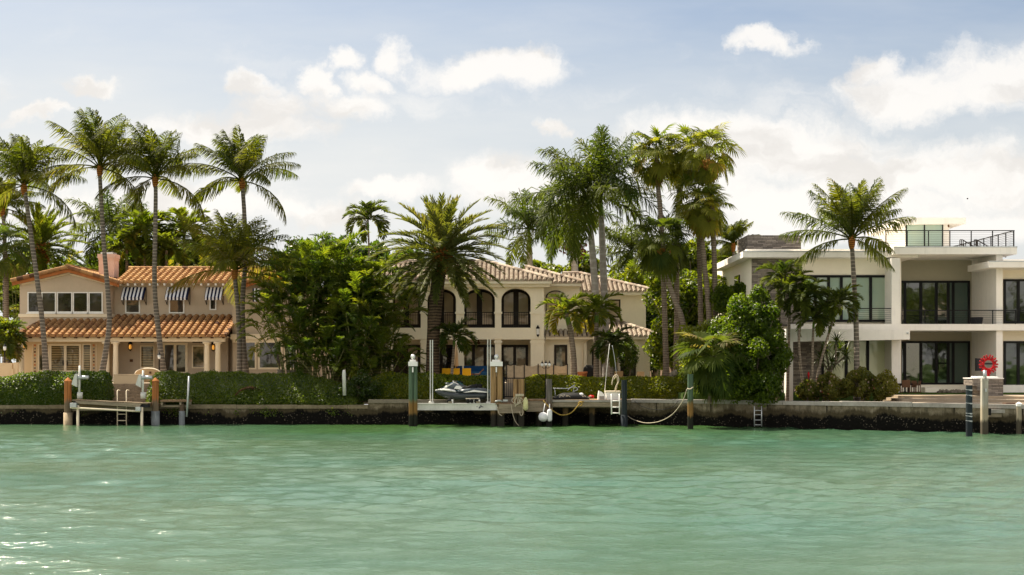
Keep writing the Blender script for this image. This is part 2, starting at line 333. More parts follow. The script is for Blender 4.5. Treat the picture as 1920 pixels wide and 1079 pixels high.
M = dict(
 stucco_tan=mat('tan stucco', (0.50,0.41,0.31), 0.9, 0.06, 0.5, 0.25, 40, streak=0.10),
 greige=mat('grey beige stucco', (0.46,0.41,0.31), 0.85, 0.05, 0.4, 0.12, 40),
 stucco_porch=mat('ochre stucco', (0.60,0.46,0.29), 0.9, 0.06, 0.5, 0.25, 40),
 trim=mat('cream trim', (0.80,0.69,0.52), 0.8, 0.07, 1.2, 0.1, 30),
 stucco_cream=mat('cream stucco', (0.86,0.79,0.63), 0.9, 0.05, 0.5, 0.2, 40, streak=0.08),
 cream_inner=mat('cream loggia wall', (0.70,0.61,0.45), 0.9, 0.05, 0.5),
 stucco_white=mat('white stucco', (0.85,0.81,0.75), 0.85, 0.06, 0.4, 0.12, 40, streak=0.22),
 stucco_warm=mat('warm white stucco', (0.90,0.83,0.70), 0.85, 0.05, 0.4, 0.12, 40),
 white=mat('white paint', (0.80,0.79,0.76), 0.5, 0.06, 2.0),
 pink=mat('pink stucco', (0.72,0.50,0.42), 0.85, 0.10, 2.0, 0.3, 40),
 bronze=mat('dark bronze frame', (0.030,0.022,0.016), 0.45, 0.2),
 black=mat('black metal', (0.012,0.012,0.013), 0.45, 0.2),
 alu=mat('aluminium', (0.62,0.63,0.63), 0.4, 0.08, 3.0, metal=0.6),
 alu_dull=mat('weathered aluminium', (0.60,0.60,0.56), 0.55, 0.15, 2.0, metal=0.2, streak=0.25),
 galv=mat('galvanised steel', (0.5,0.52,0.53), 0.45, 0.15, 4.0, metal=0.7),
 plank=mat('grey dock planks', (0.20,0.155,0.105), 0.9, 0.3, 2.0, 0.4, 30, stretch=(0.6,6,6), tint=0.3),
 plank_warm=mat('warm deck planks', (0.29,0.19,0.11), 0.85, 0.25, 2.0, 0.4, 30, stretch=(0.6,6,6), tint=0.3),
 timber=mat('weathered timber', (0.30,0.25,0.18), 0.9, 0.35, 2.0, 0.4, 30, stretch=(0.5,5,5), streak=0.4),
 concrete=mat('concrete', (0.22,0.19,0.145), 0.9, 0.25, 1.5, 0.5, 20, streak=0.35),
 cap=mat('white weathered coping', (0.34,0.32,0.29), 0.85, 0.35, 1.2, 0.4, 20, c2=(0.22,0.20,0.18)),
 cap_tan=mat('stained concrete coping', (0.22,0.18,0.12), 0.9, 0.3, 1.2, 0.4, 20, c2=(0.08,0.065,0.04)),
 seawall=seawallmat('tidal seawall'),
 stone=stonemat('stacked ledge stone'),
 coral=mat('coral stone steps', (0.34,0.25,0.16), 0.9, 0.35, 3.0, 0.9, 9, c2=(0.16,0.12,0.08)),
 paving=mat('pale paving', (0.34,0.275,0.20), 0.85, 0.12, 0.8, 0.1, 8),
 lawn=mat('lawn', (0.07,0.12,0.025), 0.95, 0.5, 1.2, 0.8, 30),
 soil=mat('garden soil', (0.10,0.06,0.03), 0.95, 0.4, 2.0, 0.8, 20),
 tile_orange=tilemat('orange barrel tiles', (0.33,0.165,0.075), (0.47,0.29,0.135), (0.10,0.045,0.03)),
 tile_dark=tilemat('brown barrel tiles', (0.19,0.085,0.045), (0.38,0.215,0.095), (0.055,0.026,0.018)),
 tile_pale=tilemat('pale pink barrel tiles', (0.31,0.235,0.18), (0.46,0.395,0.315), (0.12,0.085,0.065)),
 rake=mat('terracotta edge tiles', (0.42,0.15,0.05), 0.8, 0.3, 3.0),
 g_dark=glassmat('dark window glass', (0.018,0.015,0.012), (0.05,0.04,0.03)),
 g_slat=glassmat('glass with pale louvres behind', (0.40,0.30,0.15), (0.13,0.09,0.05), stripes=9.0, ior=1.5),
 g_tan=glassmat('glass with tan blind behind', (0.42,0.33,0.23), (0.36,0.28,0.19), ior=1.5),
 g_cur=glassmat('glass with gathered curtain', (0.035,0.035,0.02), (0.30,0.23,0.14), 1.1, ior=1.6),
 g_green=glassmat('green tinted glass with pale shade', (0.30,0.40,0.34), (0.34,0.42,0.33), 0.5, ior=1.55),
 g_lime=glassmat('green tinted glass before pale wall', (0.60,0.62,0.40), (0.54,0.60,0.42), 0.5, ior=1.55),
 g_deep=glassmat('deep green tinted glass', (0.008,0.012,0.008), (0.02,0.03,0.012), 1.2, ior=2.0),
 g_shade=glassmat('glass with dark green blind', (0.045,0.075,0.06), (0.055,0.085,0.065), ior=1.6),
 glow=emitmat('lit lamp flame', (1.0,0.42,0.06), 0.38),
 lampglass=mat('frosted lamp glass', (0.75,0.75,0.72), 0.25, 0.05, spec=0.4),
 dark_in=mat('unlit room', (0.02,0.017,0.014), 0.9, 0.2),
 navy=mat('navy cloth', (0.012,0.016,0.05), 0.8, 0.15), white_cloth=mat('white cloth', (0.75,0.76,0.80), 0.8, 0.05),
 yellow=mat('yellow cushion', (0.80,0.42,0.02), 0.8, 0.08), blue=mat('blue cushion', (0.007,0.045,0.12), 0.8, 0.15),
 wicker=mat('tan wicker', (0.50,0.34,0.18), 0.8, 0.15, 30), beige=mat('beige cloth', (0.62,0.43,0.24), 0.85, 0.1),
 mesh=mat('beige mesh cloth', (0.42,0.32,0.21), 0.9, 0.15, 6.0), brown=mat('brown wood', (0.13,0.065,0.035), 0.6, 0.2),
 terracotta=mat('terracotta pot', (0.50,0.17,0.06), 0.8, 0.2), pot=mat('dark planter', (0.03,0.03,0.035), 0.6, 0.2),
 red=mat('red enamel', (0.36,0.010,0.014), 0.35, 0.08), rubber=mat('black rubber', (0.015,0.015,0.015), 0.6, 0.2),
 hull=mat('dark grey hull', (0.035,0.042,0.045), 0.3, 0.1, spec=0.4), gel=mat('pale gelcoat', (0.80,0.78,0.76), 0.25, 0.04, spec=0.4), gelg=mat('slate gelcoat', (0.07,0.085,0.10), 0.3, 0.08, spec=0.4),
 teal=mat('teal gelcoat', (0.02,0.12,0.12), 0.3, 0.1), bluegel=mat('blue gelcoat', (0.10,0.17,0.36), 0.3, 0.1),
 buoy=mat('white buoy plastic', (0.72,0.73,0.75), 0.4, 0.12, 5.0), buoyy=mat('yellowed buoy plastic', (0.60,0.58,0.30), 0.5, 0.2, 5.0),
 rope=mat('pale rope', (0.50,0.44,0.33), 0.9, 0.2, 9.0), ropey=mat('yellow rope', (0.30,0.20,0.045), 0.8, 0.15, 9.0), dark_rope=mat('dark cable', (0.03,0.03,0.03), 0.8),
 pvc=mat('grey pipe sleeve', (0.20,0.22,0.23), 0.7, 0.3, 3.0, streak=0.5), pvct=mat('tan pipe sleeve', (0.42,0.33,0.22), 0.7, 0.3, 3.0, streak=0.5),
 pile_red=pilemat('red brown pile', (0.42,0.17,0.06), (0.20,0.15,0.10), (0.10,0.085,0.07,1)),
 pile_tan=pilemat('tan pile', (0.36,0.23,0.11), (0.24,0.16,0.08), (0.03,0.028,0.022,1)),
 pile_green=pilemat('green treated pile', (0.095,0.145,0.095), (0.25,0.145,0.05), (0.018,0.02,0.015,1)),
 pile_grey=pilemat('grey pile', (0.16,0.145,0.13), (0.14,0.10,0.07), (0.02,0.02,0.018,1)),
 pile_dark=pilemat('dark pile', (0.035,0.045,0.05), (0.035,0.045,0.05), (0.02,0.025,0.03,1)),
 pile_conc=pilemat('concrete pile', (0.46,0.43,0.36), (0.42,0.36,0.26), (0.07,0.06,0.045,1)),
 t_coco=trunkmat('coconut trunk', (0.10,0.085,0.07), (0.30,0.255,0.21), 5.0), t_royal=trunkmat('royal palm trunk', (0.24,0.215,0.19), (0.42,0.39,0.355), 2.2, 0.25),
 t_date=trunkmat('date palm trunk', (0.035,0.024,0.016), (0.14,0.095,0.06), 6.0), t_wash=trunkmat('fan palm trunk', (0.13,0.10,0.075), (0.32,0.26,0.20), 7.0, 0.4),
 t_bark=trunkmat('bark', (0.09,0.07,0.05), (0.22,0.18,0.13), 3.0, 0.2), t_cane=trunkmat('palm cane', (0.12,0.13,0.05), (0.30,0.27,0.12), 6.0),
 shaft=mat('green crownshaft', (0.13,0.22,0.035), 0.45, 0.2), boot=trunkmat('orange leaf boots', (0.16,0.055,0.015), (0.46,0.20,0.045), 9.0),
 fruit=mat('red palm fruit', (0.13,0.035,0.022), 0.6, 0.5, 12.0, c2=(0.03,0.012,0.01)), fruit_o=mat('tan palm fruit', (0.42,0.20,0.05), 0.8, 0.4, 9.0),
 l_coco=leafmat('coconut leaf', (0.055,0.080,0.010), (0.20,0.20,0.022), 0.42, 0.11, c3=(0.26,0.17,0.05)),
 l_royal=leafmat('royal palm leaf', (0.040,0.070,0.010), (0.145,0.17,0.022), 0.38, 0.12),
 l_date=leafmat('date palm leaf', (0.075,0.10,0.020), (0.21,0.21,0.055), 0.32, 0.14, c3=(0.24,0.2,0.09)),
 l_fan=leafmat('fan palm leaf', (0.10,0.14,0.02), (0.29,0.27,0.04), 0.45, 0.08, c3=(0.33,0.22,0.06)),
 l_areca=leafmat('areca leaf', (0.055,0.10,0.012), (0.21,0.24,0.026), 0.45, 0.09, c3=(0.25,0.22,0.03)),
 l_yellow=leafmat('yellow green palm leaf', (0.10,0.14,0.016), (0.17,0.19,0.03), 0.44, 0.06, c3=(0.34,0.27,0.04)),
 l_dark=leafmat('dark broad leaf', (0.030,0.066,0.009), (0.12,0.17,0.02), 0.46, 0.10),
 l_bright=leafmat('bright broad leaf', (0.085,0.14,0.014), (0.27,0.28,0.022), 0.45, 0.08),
 l_clusia=leafmat('glossy round leaf', (0.035,0.080,0.010), (0.17,0.23,0.022), 0.48, 0.05),
 l_hedge=leafmat('hedge leaf', (0.055,0.115,0.013), (0.22,0.27,0.035), 0.36, 0.09, c3=(0.15,0.16,0.04)),
 l_croton=leafmat('yellow tipped hedge leaf', (0.085,0.14,0.012), (0.40,0.38,0.025), 0.40, 0.08, c3=(0.40,0.30,0.02)),
 l_shrub=leafmat('olive shrub leaf', (0.09,0.12,0.025), (0.30,0.27,0.06), 0.35, 0.05),
 l_sabal=leafmat('dull fan leaf', (0.05,0.085,0.02), (0.16,0.19,0.045), 0.4, 0.07, c3=(0.28,0.22,0.11)),
 l_dead=leafmat('dry frond', (0.20,0.12,0.04), (0.45,0.29,0.11), 0.08, 0.02),
 l_brown=leafmat('brown dead frond', (0.07,0.03,0.018), (0.18,0.085,0.045), 0.2, 0.04),
)

# ---------------------------------------------------------------- plant generators (vectorised)
DOWN = np.array((0, 0, -1.0))
def nrm(a): return a / (np.linalg.norm(a, axis=-1, keepdims=True) + 1e-9)
def rachis(o, az, el, L, bend, K=14, pw=1.25, twist=0.0):
    s = np.linspace(0, 1, K); e = el - bend * s ** pw; a = az + twist * s
    d = np.stack([np.cos(e)*np.cos(a), np.cos(e)*np.sin(a), np.sin(e)], -1)
    p = np.concatenate([[np.zeros(3)], np.cumsum((d[1:] + d[:-1]) * 0.5 * L / (K - 1), 0)]) + o
    return s, p, e, a
def add_frond(B, o, az, el, L, bend, nl=34, ll=0.7, w=0.05, a0=1.2, a1=0.5, vup=0.25, droop=0.35, start=0.18, roll=0.0, tint=0.4,
              wind=(0, 0, 0), rr=0.03, plume=0.0, tipcut=0.7, pw=1.25, twist=0.0, rt=0.85):
    s, p, e, a = rachis(o, az, el, L, bend, pw=pw, twist=twist)
    B.tube(p[::2] if len(p) > 8 else p, np.linspace(rr, rr*0.25, len(p[::2])), 4, min(0.75, tint * rt + 0.25), cap=False)
    m = nl * 2
    q = start + (1 - start) * (np.repeat(np.arange(nl), 2) + 0.5 + rng.uniform(-0.3, 0.3, m)) / nl
    P = np.stack([np.interp(q, s, p[:, k]) for k in range(3)], -1); E = np.interp(q, s, e); A = np.interp(q, s, a)
    t = np.stack([np.cos(E)*np.cos(A), np.cos(E)*np.sin(A), np.sin(E)], -1)
    sd = np.stack([-np.sin(A), np.cos(A), 0*A], -1); up = np.cross(t, sd)
    r = roll + rng.normal(0, 0.12, m); sd2 = sd*np.cos(r)[:, None] + up*np.sin(r)[:, None]; up2 = up*np.cos(r)[:, None] - sd*np.sin(r)[:, None]
    side = np.tile([1.0, -1.0], nl)[:, None]
    ang = (a0 + (a1 - a0) * q + rng.normal(0, 0.10, m))[:, None]; v = (vup + rng.normal(0, 0.12 + plume, m))[:, None]
    d0 = np.cos(ang)*t + np.sin(ang)*(np.cos(v)*side*sd2 + np.sin(v)*up2)
    prof = np.minimum(1, 0.45 + (q - start) / 0.25 * 0.55) * (1 - tipcut*np.maximum(0, (q - 0.5)/0.5)**1.6) * rng.uniform(0.82, 1.1, m)
    l = (ll * prof)[:, None]
    d1 = nrm(d0 + droop * 0.5 * (DOWN + np.asarray(wind))); d2 = nrm(d0 + droop * 1.5 * (DOWN + np.asarray(wind)))
    p1 = P + d0*l*0.12; pm = p1 + d1*l*0.44; p2 = pm + d2*l*0.44
    wv = nrm(np.cross(d0, up2 + rng.normal(0, 0.35, (m, 3)))) * w * 0.5 * np.sqrt(prof)[:, None]
    vv = np.stack([P - wv*0.5, P + wv*0.5, pm - wv, pm + wv, p2 - wv*0.22, p2 + wv*0.22], 1).reshape(-1, 3)
    i = np.arange(m)[:, None] * 6
    f = np.concatenate([i + np.array([0,1,3,2]), i + np.array([2,3,5,4])], 0)
    tt = np.clip(tint + rng.normal(0, 0.10, m), 0, 1); B.raw(vv, f, np.tile(tt, 2))
def add_fan(B, o, az, el, pl, r, tint=0.4, n=22, spread=2.35, droop=0.5, bend=0.7, tip=0.5, cup=0.15, rr=0.018, wf=0.54):
    s, p, e, a = rachis(o, az, el, pl, bend, K=8)
    B.tube(p[::2], rr, 4, min(0.75, tint + 0.3), cap=False)
    c = p[-1]; E = e[-1] - 0.25; A = az
    t = np.array((math.cos(E)*math.cos(A), math.cos(E)*math.sin(A), math.sin(E))); sd = np.array((-math.sin(A), math.cos(A), 0)); up = np.cross(t, sd)
    ro = rng.normal(0, 0.35); sd = sd*math.cos(ro) + up*math.sin(ro)
    th = np.linspace(-spread, spread, n) + rng.normal(0, 0.03, n)
    d = np.cos(th)[:, None]*t + np.sin(th)[:, None]*sd + cup*up; d = nrm(d)
    rl = (r * (0.72 + 0.28*np.cos(th*0.55)) * rng.uniform(0.88, 1.08, n))[:, None]
    d1 = nrm(d + droop*0.35*DOWN); d2 = nrm(d + droop*1.8*DOWN)
    pm = c + d1*rl*0.58; p2 = pm + d2*rl*tip
    wv = nrm(np.cross(d, up + 0.3*np.sin(th*9)[:, None]*sd)) * (rl*0.58*(2*spread/n)*wf)
    vv = np.stack([c - wv*0.08, c + wv*0.08, pm - wv, pm + wv, p2 - wv*0.15, p2 + wv*0.15], 1).reshape(-1, 3)
    i = np.arange(n)[:, None]*6
    B.raw(vv, np.concatenate([i + np.array([0,1,3,2]), i + np.array([2,3,5,4])], 0), np.tile(np.clip(tint + rng.normal(0, 0.09, n), 0, 1), 2))
def curve_pts(pts, n=24):                  # smooth Catmull-Rom through the given points
    P = np.asarray(pts, float)
    if len(P) == 2: P = np.array([P[0], P[0]*0.67 + P[1]*0.33, P[0]*0.33 + P[1]*0.67, P[1]])
    Q = np.concatenate([[2*P[0]-P[1]], P, [2*P[-1]-P[-2]]]); out = []
    k = max(2, n // (len(P)-1))
    for i in range(1, len(Q)-2):
        for u in np.linspace(0, 1, k, endpoint=False):
            a, b, c, d = Q[i-1:i+3]
            out.append(0.5*((2*b) + (c-a)*u + (2*a-5*b+4*c-d)*u*u + (3*b-a-3*c+d)*u**3))
    return np.array(out + [P[-1]])
def trunk(parent, pts, r0, r1, m, flare=1.5, name='trunk', bulge=0.0):
    c = curve_pts(pts, 30); s = np.linspace(0, 1, len(c))
    r = r0 + (r1-r0)*s + r0*(flare-1)*np.exp(-s*16) + bulge*np.sin(np.pi*np.clip(s*1.3, 0, 1))
    r = r * (1 + rng.normal(0, 0.015, len(s)))
    B = MB(); B.tube(c, r, 10); return B.build(name, m, parent, smooth=True, fix=False)
TR = {}                                    # trunk materials by kind
def palm(name, label, kind, path, Y, cr=3.3, group=None, seed=None, nf=None, gz=None, wind=(0, 0, 0), tint=0.0, r=None, lmat=None, extra=None, cat='palm tree', bm=1.0):
    """path: photo points of the trunk from its foot to the crown's heart, at depth Y; cr: length of the fronds"""
    global rng
    keep = rng; rng = np.random.default_rng(seed if seed is not None else sum(map(ord, label)))
    P = [at(px, py, Y) for px, py in path]
    if gz is not None: P[0] = np.array((P[0][0], Y, gz))
    t = thing(name, label, cat, P[0], group); top = P[-1]
    B = MB(); U = rng.uniform; W_ = wind
    if kind == 'coco':
        trunk(t, P, r or 0.17, 0.11, M['t_coco'])
        C = MB(); C.lathe(top + np.array((0,0,-0.45)), [(0.11,0),(0.17,0.2),(0.20,0.45),(0.10,0.8)], 10)
        C.build('fibre_sheath', M['boot'], t, True)
        n = nf or 23
        for i in range(n):
            f = i / (n-1); az = i*2.39996 + U(-.3, .3); el = 1.52 - 1.25*f**1.25 + U(-.12, .12) - (.3 if f > .9 else 0)
            w_ = np.array((math.cos(az), math.sin(az), 0)) @ np.array((W_[0], W_[1], 0))
            add_frond(B, top + np.array((0,0,0.1)), az, el + 0.25*w_, cr*(0.95 + 0.25*min(1, f*2))*U(.9, 1.08), bm*(0.55 + 0.65*f*U(.8, 1.2) - 0.3*w_), nl=58, ll=cr*0.37, w=0.07,
                      droop=0.95 + 0.5*f, tint=np.clip(0.35 + 0.35*U(-1, 1) + tint + (0.10 if f > 0.88 else 0), 0, 1), wind=W_, vup=0.1, roll=U(-.5, .5), rr=0.045, start=0.2, twist=U(-.25, .25))
        B.build('crown', lmat or M['l_coco'], t, fix=False)
    elif kind == 'royal':
        c = curve_pts(P, 30); q = top - P[-2]; q = q/np.linalg.norm(q)
        trunk(t, [*P[:-1], top - q*1.5*cr/4], r or 0.27, (r or 0.27)*0.8, M['t_royal'], 1.25, bulge=0.03)
        C = MB(); rr_ = (r or 0.27)*0.62; h = 1.6*cr/4
        C.tube([top - q*h, top - q*h*0.9, top - q*h*0.4, top + q*0.25], [rr_*1.05, rr_*1.15, rr_*0.85, rr_*0.45], 10, 0.5); C.build('crownshaft', M['shaft'], t, True)
        n = nf or 16
        for i in range(n):
            f = i / (n-1); az = i*2.39996 + U(-.3, .3); el = 1.4 - 1.62*f + U(-.1, .1)
            add_frond(B, top, az, el, cr*(0.9 + 0.25*min(1, 2*f))*U(.92, 1.06), 0.8 + 0.55*f, nl=72, ll=cr*0.29, w=0.085, a0=1.25, a1=0.7, droop=0.75, plume=0.55, vup=0.1,
                      tint=np.clip(0.4 + 0.4*U(-1, 1) + tint, 0, 1), wind=W_, rr=0.045, start=0.12, tipcut=0.6)
        if extra == 'plume': add_frond(B, top, 0.6, 1.62, cr*0.74, 0.2, nl=60, ll=cr*0.22, w=0.08, a0=0.75, a1=0.5, droop=0.1, plume=0.5, tint=.6, rr=.05, start=.2, tipcut=.35)
        B.build('crown', lmat or M['l_royal'], t, fix=False)
        if extra in ('spear', 'spear_fruit'):
            C = MB(); C.tube([top, top + np.array((-0.25,0,1.5)), top + np.array((-0.75,0,3.0))], [0.06,0.04,0.02], 5); C.build('spear_leaf', M['t_cane'], t)
        if extra in ('fruit', 'spear_fruit'):
            for sx in (-1, 1):
                C = MB(); b0 = top - q*h + np.array((sx*0.55, -0.2, -0.35))
                C.tube([top - q*h, (top - q*h + b0)/2 + np.array((0,0,0.12)), b0 + np.array((0,0,0.5))], 0.035, 5)
                for k in range(70):
                    d_ = rng.normal(0, 1, 3) * np.array((0.2, 0.2, 0.32)); C.ball(b0 + d_, 0.07, 5)
                C.build('fruit_cluster', M['fruit'], t, fix=False)
    elif kind == 'date':
        trunk(t, P, r or 0.36, 0.40, M['t_date'], 1.25)
        C = MB()
        for k in range(80):                # cut leaf bases round the top of the trunk
            az = k*2.39996; z = -1.0 + 1.3*k/80
            b = top + np.array((math.cos(az)*0.36, math.sin(az)*0.36, z)); d_ = np.array((math.cos(az), math.sin(az), 0.9))
            C.tube([b, b + d_*0.28], [0.10, 0.05], 5)
        C.build('leaf_bases', M['boot'], t)
        n = nf or 76
        for i in range(n):
            f = i / (n-1); az = i*2.39996 + U(-.15, .15); el = 1.5 - 2.35*f**0.95 + U(-.08, .08)
            add_frond(B, top + np.array((0,0,0.15)), az, el, cr*(0.88 + 0.2*math.sin(math.pi*f))*U(.93, 1.05), 0.35 + 0.55*math.sin(math.pi*min(1, f*1.25)), nl=66, ll=cr*0.165, w=0.075, a0=0.95, a1=0.5, vup=0.5,
                      droop=0.1, tint=np.clip(0.30 + 0.22*U(-1, 1) + 0.4*(1-f) + tint, 0, .97), rr=0.04, start=0.1, tipcut=0.55, pw=1.5, rt=1.5)
        B.build('crown', lmat or M['l_date'], t, fix=False)
    elif kind == 'feather':                # loose, yellowish feather palm (adonidia, queen and the like)
        trunk(t, P, r or 0.15, (r or 0.15)*0.65, M['t_wash'] if extra != 'cane' else M['t_cane'], 1.35)
        q = nrm(top - P[-2]); C = MB(); C.tube([top - q*0.75*cr/2, top - q*0.4*cr/2, top + q*0.2], [(r or .15)*0.72, (r or .15)*0.8, (r or .15)*0.35], 8); C.build('crownshaft', M['shaft'], t, True)
        n = nf or 13
        for i in range(n):
            f = i / (n-1); az = i*2.39996 + U(-.35, .35); el = 1.4 - 1.3*f + U(-.15, .15)
            add_frond(B, top, az, el, cr*U(.85, 1.1), 1.5 + 0.75*f*U(.8, 1.2), nl=40, ll=cr*0.33, w=0.11*cr/2, a0=1.15, a1=0.6, vup=0.55, droop=0.22,
                      tint=np.clip(0.4 + 0.3*U(-1, 1) + tint + (0.35 if f > 0.8 else 0), 0, 1), wind=W_, rr=0.03, start=0.16, tipcut=0.6, pw=1.1)
        B.build('crown', lmat or M['l_yellow'], t, fix=False)
    elif kind == 'fan':
        trunk(t, P, r or 0.18, 0.13, M['t_wash'], 1.3)
        n = nf or 29
        for i in range(n):
            f = i / (n-1); az = i*2.39996 + U(-.3, .3); el = 1.45 - 1.95*f + U(-.15, .15)
            add_fan(B, top + np.array((0,0,-0.25*f)), az, el, cr*0.60*U(.8, 1.15), cr*0.46*U(.85, 1.1), tint=np.clip(0.38 + 0.35*U(-1, 1) + tint + 0.22*f, 0, 1), droop=0.3 + 0.55*f, bend=0.45 + 0.5*f)
        B.build('crown', lmat or M['l_fan'], t, fix=False)
        if extra != 'clean':
            D = MB()
            for i in range(11):
                add_fan(D, top + np.array((0,0,-0.3 - 0.5*i/11)), i*2.39996, -0.85 + U(-.2, .2), cr*U(.2,.34), cr*U(.28,.4), tint=U(.1, .9), droop=0.9, bend=0.6)
            D.build('dead_frond_skirt', M['l_dead'], t, fix=False)
        if extra == 'fruit':
            C = MB(); b0 = top + np.array((0.05,-0.15,-0.95))
            for k in range(110):
                C.ball(b0 + rng.normal(0, 1, 3)*np.array((.17,.17,.24)), 0.09, 5)
            C.build('fruit_cluster', M['fruit_o'], t, fix=False)
    rng = keep
    return t
def areca(name, label, cx, Y, base_py, top_py, width_px, stems=16, fl=2.3, group=None, tint=0.0, gz=1.4, seed=1, lmat=None, nfr=7, lean=0.0, cat='palm clump'):
    """clumping palm: many thin canes, each with its own arching fronds"""
    global rng
    keep = rng; rng = np.random.default_rng(seed); U = rng.uniform
    b = at(cx, base_py, Y); b[2] = gz; H = Z(top_py, Y) - gz - fl*0.45; wd = width_px*Y/F
    t = thing(name, label, cat, b, group); S = MB(); B = MB()
    for i in range(stems):
        a = i*2.39996; k = math.sqrt((i + 0.5)/stems)
        p0 = b + np.array((math.cos(a)*0.5*k, math.sin(a)*0.5*k, 0)); h = H*(1.02 - 0.68*(k**1.1)*U(.55, 1.1))
        out = np.array((math.cos(a)*wd*0.5*k*0.85 + lean*h, math.sin(a)*1.3*k, 0)); p2 = p0 + out + np.array((0,0,h)); pm = (p0 + p2)/2 - out*0.18
        c = curve_pts([p0, pm, p2], 10); S.tube(c, np.linspace(0.05, 0.03, len(c)), 6, U(0, 1), cap=False)
        for j in range(nfr):
            az = j*2.39996 + a + U(-.4, .4) if j > 1 else a + U(-.6, .6)
            add_frond(B, p2 - np.array((0,0,0.12*j*fl/2)), az, 1.35 - 0.16*j + U(-.2, .2), fl*U(.75, 1.1), 1.1 + U(0, .8), nl=26, ll=fl*0.25, w=0.075, a0=1.0, a1=0.55, vup=0.5, droop=0.28,
                      tint=np.clip(0.38 + 0.4*U(-1, 1) + tint, 0, 1), rr=0.02, start=0.2)
    S.build('canes', M['t_cane'], t, True, fix=False); B.build('crown', lmat or M['l_areca'], t, fix=False)
    rng = keep; return t
def leaf_cards(B, P, Nn, size, tint, aspect=0.5):
    n = len(P); d = nrm(Nn + rng.normal(0, 0.75, (n, 3))); ref = nrm(rng.normal(0, 1, (n, 3)))
    a = nrm(np.cross(d, ref)); b = np.cross(d, a)
    L = (size * rng.uniform(0.65, 1.3, n))[:, None]
    c = P + d*L*0.08
    v = np.stack([P - a*L*0.5, c + b*L*aspect*0.5, P + a*L*0.5, c - b*L*aspect*0.5], 1).reshape(-1, 3)
    B.raw(v, np.arange(n)[:, None]*4 + np.arange(4), np.clip(tint, 0, 1))
def blob_points(blobs, n, lump=0.28, inner=0.3):
    """points and outward normals of leaves over lumpy clumps filling the given ellipsoids (cx,cy,cz,rx,ry,rz)"""
    Bl = np.asarray(blobs, float); wgt = (Bl[:, 3]*Bl[:, 5])**0.9; subs = []
    for bi, q in enumerate(Bl):
        k = int(26 + 10*q[3]); d = nrm(rng.normal(0, 1, (k, 3))); rr_ = rng.uniform(0.45, 0.98, k)[:, None]
        c = q[:3] + d*rr_*q[3:6]*(1-lump*0.6); s = (lump*rng.uniform(0.6, 1.35, k))*q[3:6].mean()
        subs.append(np.concatenate([c, s[:, None], np.full((k, 1), wgt[bi]/k), rng.normal(0, 0.16, (k, 1))], 1))
    S = np.concatenate(subs); pr = S[:, 4]*S[:, 3]; pr /= pr.sum()
    idx = rng.choice(len(S), n, p=pr); d = nrm(rng.normal(0, 1, (n, 3)) + np.array((0, 0, 0.25)))
    r = np.where(rng.random(n) < inner, rng.random(n)**0.5, rng.uniform(0.85, 1.06, n))[:, None]
    return S[idx, :3] + d*r*S[idx, 3][:, None], d, S[idx, 5]
def tree(name, label, blobs, foot, n=9000, size=0.22, m='l_dark', group=None, lump=.28, cat='tree', limbs=True, r=0.22, tint=0.45, flowers=0, seed=3, aspect=0.55, cat_trunk='trunk'):
    """blobs in photo pixels: (px, py, Y, rx px, rz px, ry metres); foot (px, z)"""
    global rng
    keep = rng; rng = np.random.default_rng(seed)
    bl = [(*at(px, py, Y), rx*Y/F, ry, rz*Y/F) for px, py, Y, rx, rz, ry in blobs]
    big = max(bl, key=lambda q: q[3]*q[5]); base = np.array((X(foot[0], blobs[0][2]), blobs[0][2], foot[1]))
    t = thing(name, label, cat, base, group)
    if limbs:
        T = MB(); top = np.array(big[:3])
        T.tube(curve_pts([base, (base+top)/2 + rng.normal(0, .2, 3)*np.array((1,1,0)), top], 8), np.linspace(r, r*0.45, 9), 8, cap=False)
        for q in bl:
            for k in range(5):
                s0 = base + (top-base)*rng.uniform(0.35, 0.9); e = np.array(q[:3]) + nrm(rng.normal(0, 1, 3))*np.array(q[3:6])*0.75
                T.tube(curve_pts([s0, (s0+e)/2 + np.array((0,0,0.25)), e], 6), np.linspace(r*0.4, r*0.1, 7), 5, cap=False)
        T.build(cat_trunk, M['t_bark'], t, True, fix=False)
    P, d, tv = blob_points(bl, n, lump); k = P[:, 2] > foot[1] - 0.4; P, d, tv = P[k], d[k], tv[k]
    B = MB(); leaf_cards(B, P, d, size, tint + tv + rng.normal(0, 0.13, len(P)), aspect)
    B.build('crown', M[m], t, fix=False)
    if flowers:
        Fb = MB(); ii = rng.choice(len(P), flowers); ii = ii[(d[ii, 1] < 0.3)]
        leaf_cards(Fb, P[ii] + d[ii]*0.06, d[ii], 0.10, rng.uniform(0, 1, len(ii)), 0.9); fo = Fb.build('flowers', M['flower'], t, fix=False); fo['kind'] = 'stuff'
    rng = keep; return t
